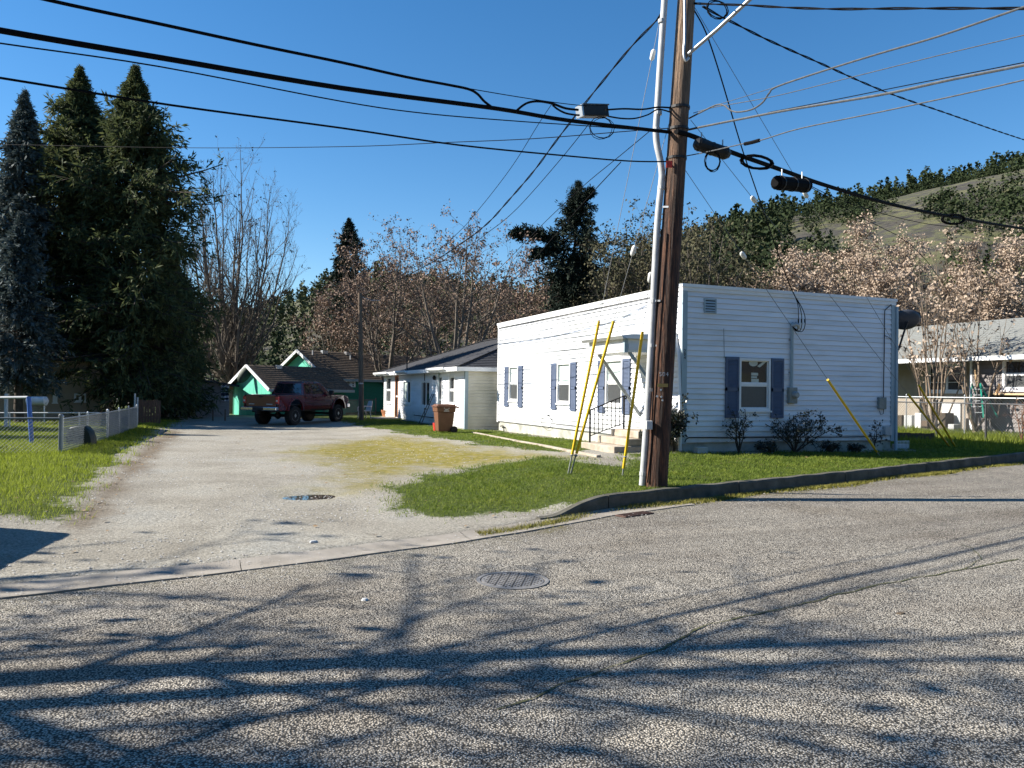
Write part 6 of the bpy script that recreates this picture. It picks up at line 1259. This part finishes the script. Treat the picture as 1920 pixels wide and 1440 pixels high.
# bare upright tree with seed balls
def bare_tree(name, label, base, h, stems, spread, seed, bark, fork=.16, r0=.30, twigs=(5, 6), seeds=None, smat=None, ssize=.1, up=.12, cat='tree', l1=.42, sprays=1, sj=.05, an=.55, low=.25, ssp=.12, stemr=.5, fine=2):
    r = np.random.default_rng(seed); T = thing(name, label, cat, base); g = Geo()
    TP, TR_ = trunkline(np.zeros(3), np.array([0, 0, h*fork]), 5, .03, r, r0, r0*.75); g.add(*tubes(TP, TR_, 10)); S0 = TP[0, -1]
    az = np.arange(stems)*2.399+r.uniform(0, .5, stems); out = spread*np.sqrt((np.arange(stems)+.5)/stems); hh = (h*(1-fork))*(1-.35*(out/spread)**2)*r.uniform(.85, 1.03, stems); hh[0] = h*(1-fork)
    K = 9; u = np.linspace(0, 1, K)
    P = np.zeros((stems, K, 3)); ease = u**.62
    for j, a in enumerate((np.cos(az), np.sin(az))): P[..., j] = S0[j]+(out*a)[:, None]*ease
    P[..., 2] = S0[2]*r.uniform(.55, 1., stems)[:, None]+hh[:, None]*u; P[:, 1:] += np.cumsum(r.normal(size=(stems, K-1, 3))*h*.006, 1); P[:, 0, :2] = S0[:2]
    R = (r0*stemr*r.uniform(.6, 1, stems))[:, None]*np.linspace(1, .10, K); g.add(*tubes(P, R, 6))
    Q1, R1 = sprout(r, P, R, twigs[0]*2, low, .97, an, l1, 6, up=up, wander=.13, rr=.55, minr=.008); g.add(*tubes(Q1, R1, 3))
    Q2, R2 = sprout(r, Q1, R1, twigs[1], .15, 1., .7, .5, 4, up=up*.6, wander=.16, rr=.6, minr=.006); g.add(*tubes(Q2, R2, 3))
    Q3, R3 = sprout(r, Q2, R2, 3, .2, 1., .7, .55, 3, up=up*.5, wander=.2, rr=.6, minr=.0045); g.add(*tubes(Q3[::fine], R3[::fine], 3))
    link('trunk', g.mesh('trunk', bark, True), T)
    if seeds:
        C = np.concatenate([along(r, Q3, 1, .6, 1.), along(r, Q2, 1, .7, 1.)]); k = r.uniform(0, 1, len(C)) < seeds; C = C[k]
        C = np.repeat(C, sprays, 0)+ssp*r.normal(size=(len(C)*sprays, 3))*[1, 1, .8]
        V, F = cards(r, C, ssize, .6, droop=.5, jitter=.4); link('crown', mesh_np('crown', V, F, smat), T)
    return T
b = plan(433, 47.); bare_tree('bare_tree', 'tall bare many-stemmed tree with small seed balls behind the drive', b, zat(430, 258, 47)+.1, 20, 4.1, 21, M_bk, fork=.13, r0=.42, fine=1, twigs=(9, 5), seeds=.10, smat=M_bkd, ssize=.13, up=.16, l1=.26, sprays=2, ssp=.05, low=.03, stemr=.36)
b = plan(722, 52.); bare_tree('leafless_tree', 'leafless brown-seeded tree rising behind the bungalow and short pole', b, zat(700, 425, 52), 8, 4.3, 22, M_bk, fork=.18, r0=.30, twigs=(6, 6), seeds=.8, smat=M_seed, ssize=.14, up=.05, sprays=4, ssp=.12, an=.75)
b = plan(850, 47.); bare_tree('leafless_tree', 'open leafless tree with dry brown tips behind the bungalow roof', b, zat(850, 400, 47), 9, 4.6, 23, M_bk, fork=.16, r0=.30, twigs=(6, 6), seeds=.6, smat=M_seed, ssize=.14, up=.05, sprays=4, ssp=.10, an=.7)
for px, d, top, sp, sd_, lab in ((950, 58., 480, 3.8, 24, 'low brownish leafless tree left of the leaning conifer'), (1010, 60., 505, 3.5, 25, 'low leafless tree just before the leaning dark conifer'), (640, 60., 520, 3.8, 26, 'low brown leafless tree behind the green house ridge'), (790, 64., 500, 4.2, 27, 'distant leafless tree between the two brown-seeded trees')):
    b = plan(px, d); bare_tree('leafless_tree', lab, b, zat(px, top, d), 8, sp, sd_, M_bk, fork=.15, r0=.25, twigs=(5, 6), seeds=.8, smat=M_seed, ssize=.17, up=.04, sprays=4, ssp=.14, an=.8)
b = plan(652, 68.); conifer('fir_tree', 'dark fir standing behind the brown-seeded tree', b, zat(655, 410, 68), 3.6, M_fir, 31, nb=260, leaf=.30, per=34, dens=7, aspect=.3, skirt=.1)
# the leaning dark conifer: two tops and one long low arm
b = plan(1058, 52.); tx = CM[0]
def armprof(t): return np.where(t < .60, .75, np.where(t < .75, 1.0, np.clip((1-t)/.25, 0, 1)**.7*.75))
hC = zat(1075, 346, 52)
conifer('leaning_conifer', 'ragged dark conifer with crooked double top and long side arm', b, hC, 2.3, M_fir, 32, nb=230, leaf=.24, per=38, dens=8, skirt=.40, prof=armprof, lean=(tx[0]*.65, tx[1]*.65), aspect=.3)
LC = bpy.data.objects['leaning_conifer']
r = np.random.default_rng(5)
def arm(a, c_, n_, rad, leaf=.24):
    g = Geo(); u = np.linspace(0, 1, 7)[:, None]; P = (a+(c_-a)*u+np.array([0, 0, 1])*.25*np.sin(u*3.1))[None]; R = np.linspace(.09, .02, 7)[None]; g.add(*tubes(P, R, 5))
    Q, QR = sprout(r, P, R, n_, .15, 1., 1.1, .3, 5, up=-.05, wander=.2, lenf=lambda S_, t_, r_: rad*r_.uniform(.4, 1.1, t_.shape)*(1.1-.6*t_)); g.add(*tubes(Q, QR, 3))
    link('limb', g.mesh('limb', M_bkd), LC); V, F = cards(r, np.concatenate([along(r, Q, 110, .05, 1., .09), along(r, P, 200, .3, 1., .1)]), leaf, .32, .3, .45); link('crown', mesh_np('crown', V, F, M_fir), LC)
def loc(px, py, d): return atd(px, py, d)-np.array(LC.location)
arm(loc(1060, 455, 52), loc(962, 437, 51.), 34, 1.0); arm(loc(1066, 420, 52), loc(1108, 358, 51.8), 26, .55); arm(loc(1060, 470, 52), loc(1000, 480, 51.), 26, .9); arm(loc(1064, 490, 52), loc(1108, 500, 52), 26, .9)
# grey-olive brushy trees behind the flat roof
for px, d, top, sp, sd_, lab in ((1195, 47., 408, 2.6, 41, 'bushy grey-olive tree behind the roof, left of the pole'), (1320, 43., 418, 3.4, 42, 'round bushy olive tree behind the roof, right of the pole'), (1150, 52., 470, 2.6, 43, 'low bushy tree behind the roof beside the leaning conifer'), (1265, 50., 440, 2.6, 44, 'bushy olive tree behind the utility pole')):
    b = plan(px, d); bare_tree('bushy_tree', lab, b, zat(px, top, d), 12, sp, sd_, M_bk, fork=.14, r0=.25, twigs=(7, 6), seeds=.85, smat=M_oliv, ssize=.17, up=.05, sprays=3, ssp=.12, an=.75, l1=.36)
# tan seed-laden trees
for px, d, top, sp, sd_, lab in ((1480, 44., 440, 3.2, 51, 'tan seed-laden tree behind the flat roof by the forest edge'), (1580, 42., 412, 3.6, 52, 'largest tan seed-laden tree behind the flat roof'), (1660, 46., 430, 3.0, 53, 'tan seed-laden tree behind the satellite dish'), (1850, 40., 425, 2.7, 54, 'tan seed-laden tree above the ranch roof')):
    b = plan(px, d); bare_tree('seed_laden_tree', lab, b, zat(px, top, d)*.88, 10, sp, sd_, M_bkl, fork=.12, r0=.2, twigs=(8, 6), seeds=1.1, smat=M_seedt, ssize=.13, up=.08, sprays=9, ssp=.16, an=.6, l1=.34)
# pale multi-stemmed tree before the ranch house
for px, d, lab, st, top, sd_ in ((1742, 28.5, 'pale many-stemmed bare tree in front of the ranch porch', 11, 455, 61), (1822, 28., 'pale bare tree with few leaning stems beside the step ladder', 5, 500, 62)):
    b = plan(px, d); b[2] = .2; bare_tree('multi_stem_tree', lab, b, zat(px, top, d)-.2, st, 1.35, sd_, M_bkl, fork=.025, r0=.09, twigs=(4, 3), seeds=.25, smat=M_seedt, ssize=.14, up=.10, sprays=2, ssp=.06, an=.5, l1=.30, low=.35, stemr=.62)
def leafy(name, label, base, h, rad, seed, mat, n_, leaf, cat='shrub', bark=M_bkd, stems=7, fill=1.):
    r = np.random.default_rng(seed); T = thing(name, label, cat, base); g = Geo(); az = np.arange(stems)*2.4; K = 6; u = np.linspace(0, 1, K); P = np.zeros((stems, K, 3)); o_ = rad*r.uniform(.35, .95, stems)
    P[..., 0] = (o_*np.cos(az))[:, None]*u; P[..., 1] = (o_*np.sin(az))[:, None]*u; P[..., 2] = h*r.uniform(.6, 1., stems)[:, None]*u**.8; P[:, 1:] += r.normal(size=(stems, K-1, 3))*h*.02
    R = np.full((stems, 1), .012+h*.006)*np.linspace(1, .25, K); g.add(*tubes(P, R, 5)); Q, QR = sprout(r, P, R, 8, .2, 1., .8, .45, 5, up=.03, wander=.2, minr=.004); g.add(*tubes(Q, QR, 3)); Q2, R2 = sprout(r, Q, QR, 5, .2, 1., .8, .5, 4, wander=.2, minr=.003); g.add(*tubes(Q2, R2, 3))
    link('stems', g.mesh('stems', bark), T); C = along(r, Q2, max(1, n_//len(Q2)), .2, 1., leaf*.5)
    if fill < 1: C = C[r.uniform(0, 1, len(C)) < fill]
    V, F = cards(r, C, leaf, .55, .1, .35); link('leaves', mesh_np('leaves', V, F, mat), T); return T
b = plan(1905, 46.); leafy('evergreen_tree', 'rounded olive evergreen tree behind the ranch roof', b, zat(1900, 520, 46), 3.6, 71, M_evg, 26000, .24, cat='tree', stems=16)
def wallpt(px, y): p = onY(px, 850, y); return np.array([p[0], y, float(gz(p[0], y))])
leafy('rose_bush', 'tall thin rose bush with sparse dead leaves in front of the street window', wallpt(1385, -.35), 1.25, .32, 81, M_leafd, 400, .06, stems=5, fill=.5)
leafy('spreading_shrub', 'wide dark spreading shrub below the electricity meter', wallpt(1490, -.5), 1.05, 1.05, 82, M_leafd, 2600, .055, stems=9, fill=.8)
leafy('sapling', 'single thin sapling by the utility box on the shaded wall', wallpt(1641, -.3), .85, .10, 83, M_leafd, 160, .06, cat='sapling', stems=2, fill=.6)
leafy('corner_shrub', 'dense dark-leaved shrub at the corner beside the porch downspout', np.array([-.42, -.05, float(gz(-.4, 0))]), 1.15, .42, 84, M_leafd, 3800, .07, stems=10)
for i, (px, hh, ww, lab) in enumerate(((1440, .22, .35, 'low dark plant under the shuttered street window'), (1555, .26, .3, 'low dark plant beside the wide shrub on the shaded wall'), (1600, .2, .3, 'low dark plant at the wall above the slanting guard'))): leafy('low_plant', lab, wallpt(px, -.4), hh, ww, 90+i, M_leafd, 700, .05, cat='plant', stems=8)
leafy('rust_sapling', 'thin reddish sapling at the bright fence by the ranch window', np.array([*onX(1916, 812, 13.2)[:2], .2]), 1.5, .25, 95, M_seed, 160, .07, cat='sapling', bark=mk('rust_bark', [(.20, .09, .05), (.28, .14, .08)], rough=.9), stems=3, fill=.5)
leafy('yard_weeds', 'leafy weeds in the rough grass behind the dark-posted fence', np.array([10.6, 6.3, .2]), .5, 1.3, 96, M_gl, 3500, .09, cat='weeds', stems=16)
blades('rough_grass', 120000, (7, 16, -2.5, 13), lambda x, y: (y > ky(x)+.3)*sst(x, 8, 10.5)*(.35+.65*sst(x, 11.8, 12.4)), .05, .22, .010, M_gl, 'rough tall grass around the fences by the ranch house', .6, seed=6)
# street tree left of the camera whose branches shade the road, and unseen evergreens added across the street
sh = CP[:2]+CM[0][:2]*-13.0+CM[2][:2]*2.7
bare_tree('street_tree', 'big bare street tree whose branch shadows fall across the road', np.array([sh[0], sh[1], -.2]), 13.2, 14, 6.0, 101, M_bk, fork=.24, r0=.45, twigs=(6, 6), seeds=.25, smat=M_bkd, ssize=.2, up=0., sprays=2, ssp=.12, an=1.05, l1=.46, stemr=.55)
tcr = bpy.data.objects['evergreen_tree']
for i, (x, y, s_) in enumerate(((-28, 15.4, .85), (-27.5, 11.3, .68), (-28, 19.8, .95))):
    c_ = copy_tree(bpy.data.objects['spruce_tree']); c_.location = (x, y, -.1); c_.scale = (1.3*s_, 1.3*s_, s_); c_.rotation_euler = (0, 0, 1.+i); c_['label'] = ['middle spruce of three along the far side of the left yard', 'lowest spruce of three along the far side of the left yard', 'tallest spruce of three along the far side of the left yard'][i]
for i, (u, v_, s_) in enumerate(((-14, -16, 1.), (-3, -19, .95), (8, -17, 1.1), (18, -11, .9))):  # added out of view to hold skylight off the street wall
    p = CP[:2]+CM[0][:2]*u+CM[2][:2]*v_; c_ = copy_tree(tcr); c_.location = (p[0], p[1], -.2); c_.scale = (1.5*s_, 1.5*s_, s_*.85); c_['label'] = ['added unseen evergreen across the street behind the street tree', 'added unseen evergreen straight across the street from the drive', 'added unseen evergreen across the street from the white house', 'added unseen evergreen across the street from the ranch house'][i]
# ------------------------------------------------------------------ hills
SKX = [-900, -200, 200, 470, 540, 610, 700, 800, 900, 1000, 1100, 1200, 1300, 1380, 1500, 1640, 1750, 1850, 1920, 2100, 2500, 3200]
SKY = [660, 650, 640, 612, 580, 556, 548, 560, 575, 580, 560, 510, 475, 450, 420, 396, 372, 350, 334, 300, 290, 420]
hx = np.linspace(-900, 3200, 420); ht = np.linspace(0, 1.25, 70)
def hill_pt(px, t):
    px = np.asarray(px, float); t = np.asarray(t, float)
    u = (px-960)/CF; dirx = CM[2][0]+u*CM[0][0]; diry = CM[2][1]+u*CM[0][1]
    ridge = 620-120*sst(px, 1000, 1900)+160*(1-sst(px, 300, 800)); d0 = 130.
    d = d0+(ridge-d0)*t; skyy = np.interp(px, SKX, SKY); hz = 733.5+.0139*(px-960)
    H = (hz-skyy)/CF*ridge+1.5
    prof = np.where(t < 1, sst(t, -.35, 1.0)*1.0-.24*(1-t), 1-.9*(t-1)**1.2)
    X = CP[0]+dirx*d; Y = CP[1]+diry*d
    z = H*np.clip(prof, 0, 2)+(3.5*vnoise(X, Y, .018, 21)+1.2*vnoise(X, Y, .07, 22))*sst(t, .1, .5)*np.clip(1.2-t, .2, 1)-1.0*(1-sst(t, 0, .1))
    return np.stack([X, Y, z], -1)
A_, B_ = np.meshgrid(hx, ht); HV = hill_pt(A_, B_); I = np.arange(A_.size).reshape(A_.shape); F = np.stack([I[:-1, :-1], I[:-1, 1:], I[1:, 1:], I[1:, :-1]], -1).reshape(-1, 4)
m = bpy.data.materials.new('hillside'); m.use_nodes = True; n = m.node_tree.nodes; l = m.node_tree.links; b = n['Principled BSDF']; pos = nd('ShaderNodeNewGeometry')
c = rampc(noise(.05, 8, .7), [(.3, (.045, .05, .018)), (.45, (.085, .088, .03)), (.6, (.11, .105, .045)), (.75, (.16, .14, .075))])
c = mixc(rampc(noise(.06, 10, .8), [(.44, (0, 0, 0)), (.53, (1, 1, 1))]), c, rampc(noise(.3, 5), [(.3, (.018, .017, .014)), (.7, (.07, .06, .045))]))
l.new(c, b.inputs['Base Color']); b.inputs['Roughness'].default_value = .95; bm = nd('ShaderNodeBump'); bm.inputs['Distance'].default_value = 2.; bm.inputs['Strength'].default_value = .7; l.new(noise(.12, 8, .7), bm.inputs['Height']); l.new(bm.outputs[0], b.inputs['Normal'])
tag(link('hill', mesh_np('hill', HV.reshape(-1, 3), F, m, True)), 'grassy hill with rocky patches behind the houses', kind='structure')
# unseen hill added behind the camera, keeps bright horizon out of the window glass
ba, bt = np.meshgrid(np.linspace(math.radians(60), math.radians(300), 160), np.linspace(0, 1.2, 30)); az_ = ba+CYAW; d_ = 160+380*bt
BX = CP[0]+np.sin(az_)*d_; BY = CP[1]+np.cos(az_)*d_; BZ = (70+30*np.sin(ba*3.1)+14*np.sin(ba*9))*sst(bt, -.1, 1)*np.where(bt > 1, 1-(bt-1)*1.5, 1)*sst(ba, 1.04, 1.3)*(1-sst(ba, 5.0, 5.24))+3*vnoise(BX, BY, .03, 24)*bt-1.5
I = np.arange(ba.size).reshape(ba.shape); F = np.stack([I[:-1, :-1], I[:-1, 1:], I[1:, 1:], I[1:, :-1]], -1).reshape(-1, 4)
tag(link('hill', mesh_np('hill', np.stack([BX, BY, BZ], -1).reshape(-1, 3), F, m, True)), 'added unseen hill behind the street, hiding the bright horizon', kind='structure')
r = np.random.default_rng(77)
def forest(name, label, px, t, hmin, hmax, mat, seed, tall=.35, m_=50):
    r = np.random.default_rng(seed); B = hill_pt(px, t); N = len(B); hh = r.uniform(hmin, hmax, N); con = r.uniform(0, 1, N) < tall
    v = r.uniform(0, 1, (N, m_)); a = r.uniform(0, 6.283, (N, m_)); w_ = np.where(con[:, None], (1-v)**.9*.22, .42*np.sqrt(np.clip(1-(2*v-.85)**2*.62, .05, 1)))*hh[:, None]*np.sqrt(r.uniform(.15, 1, (N, m_)))
    hh = np.where(con, hh*1.35, hh); C = B[:, None]+np.stack([w_*np.cos(a), w_*np.sin(a), v*hh[:, None]], -1); C = C.reshape(-1, 3); sz = np.repeat(hh*(.115*math.sqrt(80/m_)*.9), m_)
    V, F = cards(r, C, 1., .9, 0, .3); V = (V.reshape(-1, 4, 3)-C[:, None])*sz[:, None, None]+C[:, None]
    return tag(link(name, mesh_np(name, V.reshape(-1, 3), F, mat)), label, kind='stuff')
M_for = mk('forest_dark', [(.012, .020, .010), (.030, .042, .018), (.055, .065, .03)], scale=.12, rough=.9, spec=.1); M_forl = mk('forest_olive', [(.025, .035, .018), (.055, .065, .03), (.095, .10, .05)], scale=.1, rough=.9, spec=.1)
k = 1050; px = r.uniform(1240, 2150, k); forest('ridge_forest', 'dark wood along the ridge of the right-hand hill', px, 1-np.abs(r.normal(0, 1, k))*(.035+.03*sst(1500-px, -200, 250))*(.6+.8*np.abs(np.sin(px*.021))), 4, 13, M_for, 1, .5, 66)
k = 750; px = r.uniform(1100, 1480, k); forest('slope_forest', 'dark wood on the lower slope behind the flat roof', px, r.uniform(.15, .93, k)*(1-.1*sst(px, 1380, 1480)), 6, 12, M_for, 2)
k = 3000; px = r.uniform(1380, 2150, k); tt = r.uniform(.25, .97, k); kk = vnoise(px*.012, tt*9, 1.2, 31) > .12; forest('hillside_brush', 'scattered scrub and oaks on the grassy hillside', px[kk], tt[kk], 2.0, 8.0, M_for, 3, .08, 34)
k = 900; px = r.uniform(-300, 1150, k); forest('valley_trees', 'low distant trees on the valley floor behind the green house', px, r.uniform(.02, .32, k), 3.5, 7.5, M_for, 5, .25, 44)
k = 1350; px = r.uniform(-100, 1150, k); tt = r.uniform(.3, 1., k); kk = ~((px > 470) & (px < 585) & (tt > .50) & (tt < .80) & (vnoise(px*.02, tt*8, 1.5, 33) > -.35)); forest('left_hill_forest', 'wooded hillside beyond the green house', px[kk], tt[kk], 7, 13, M_forl, 4, .3)
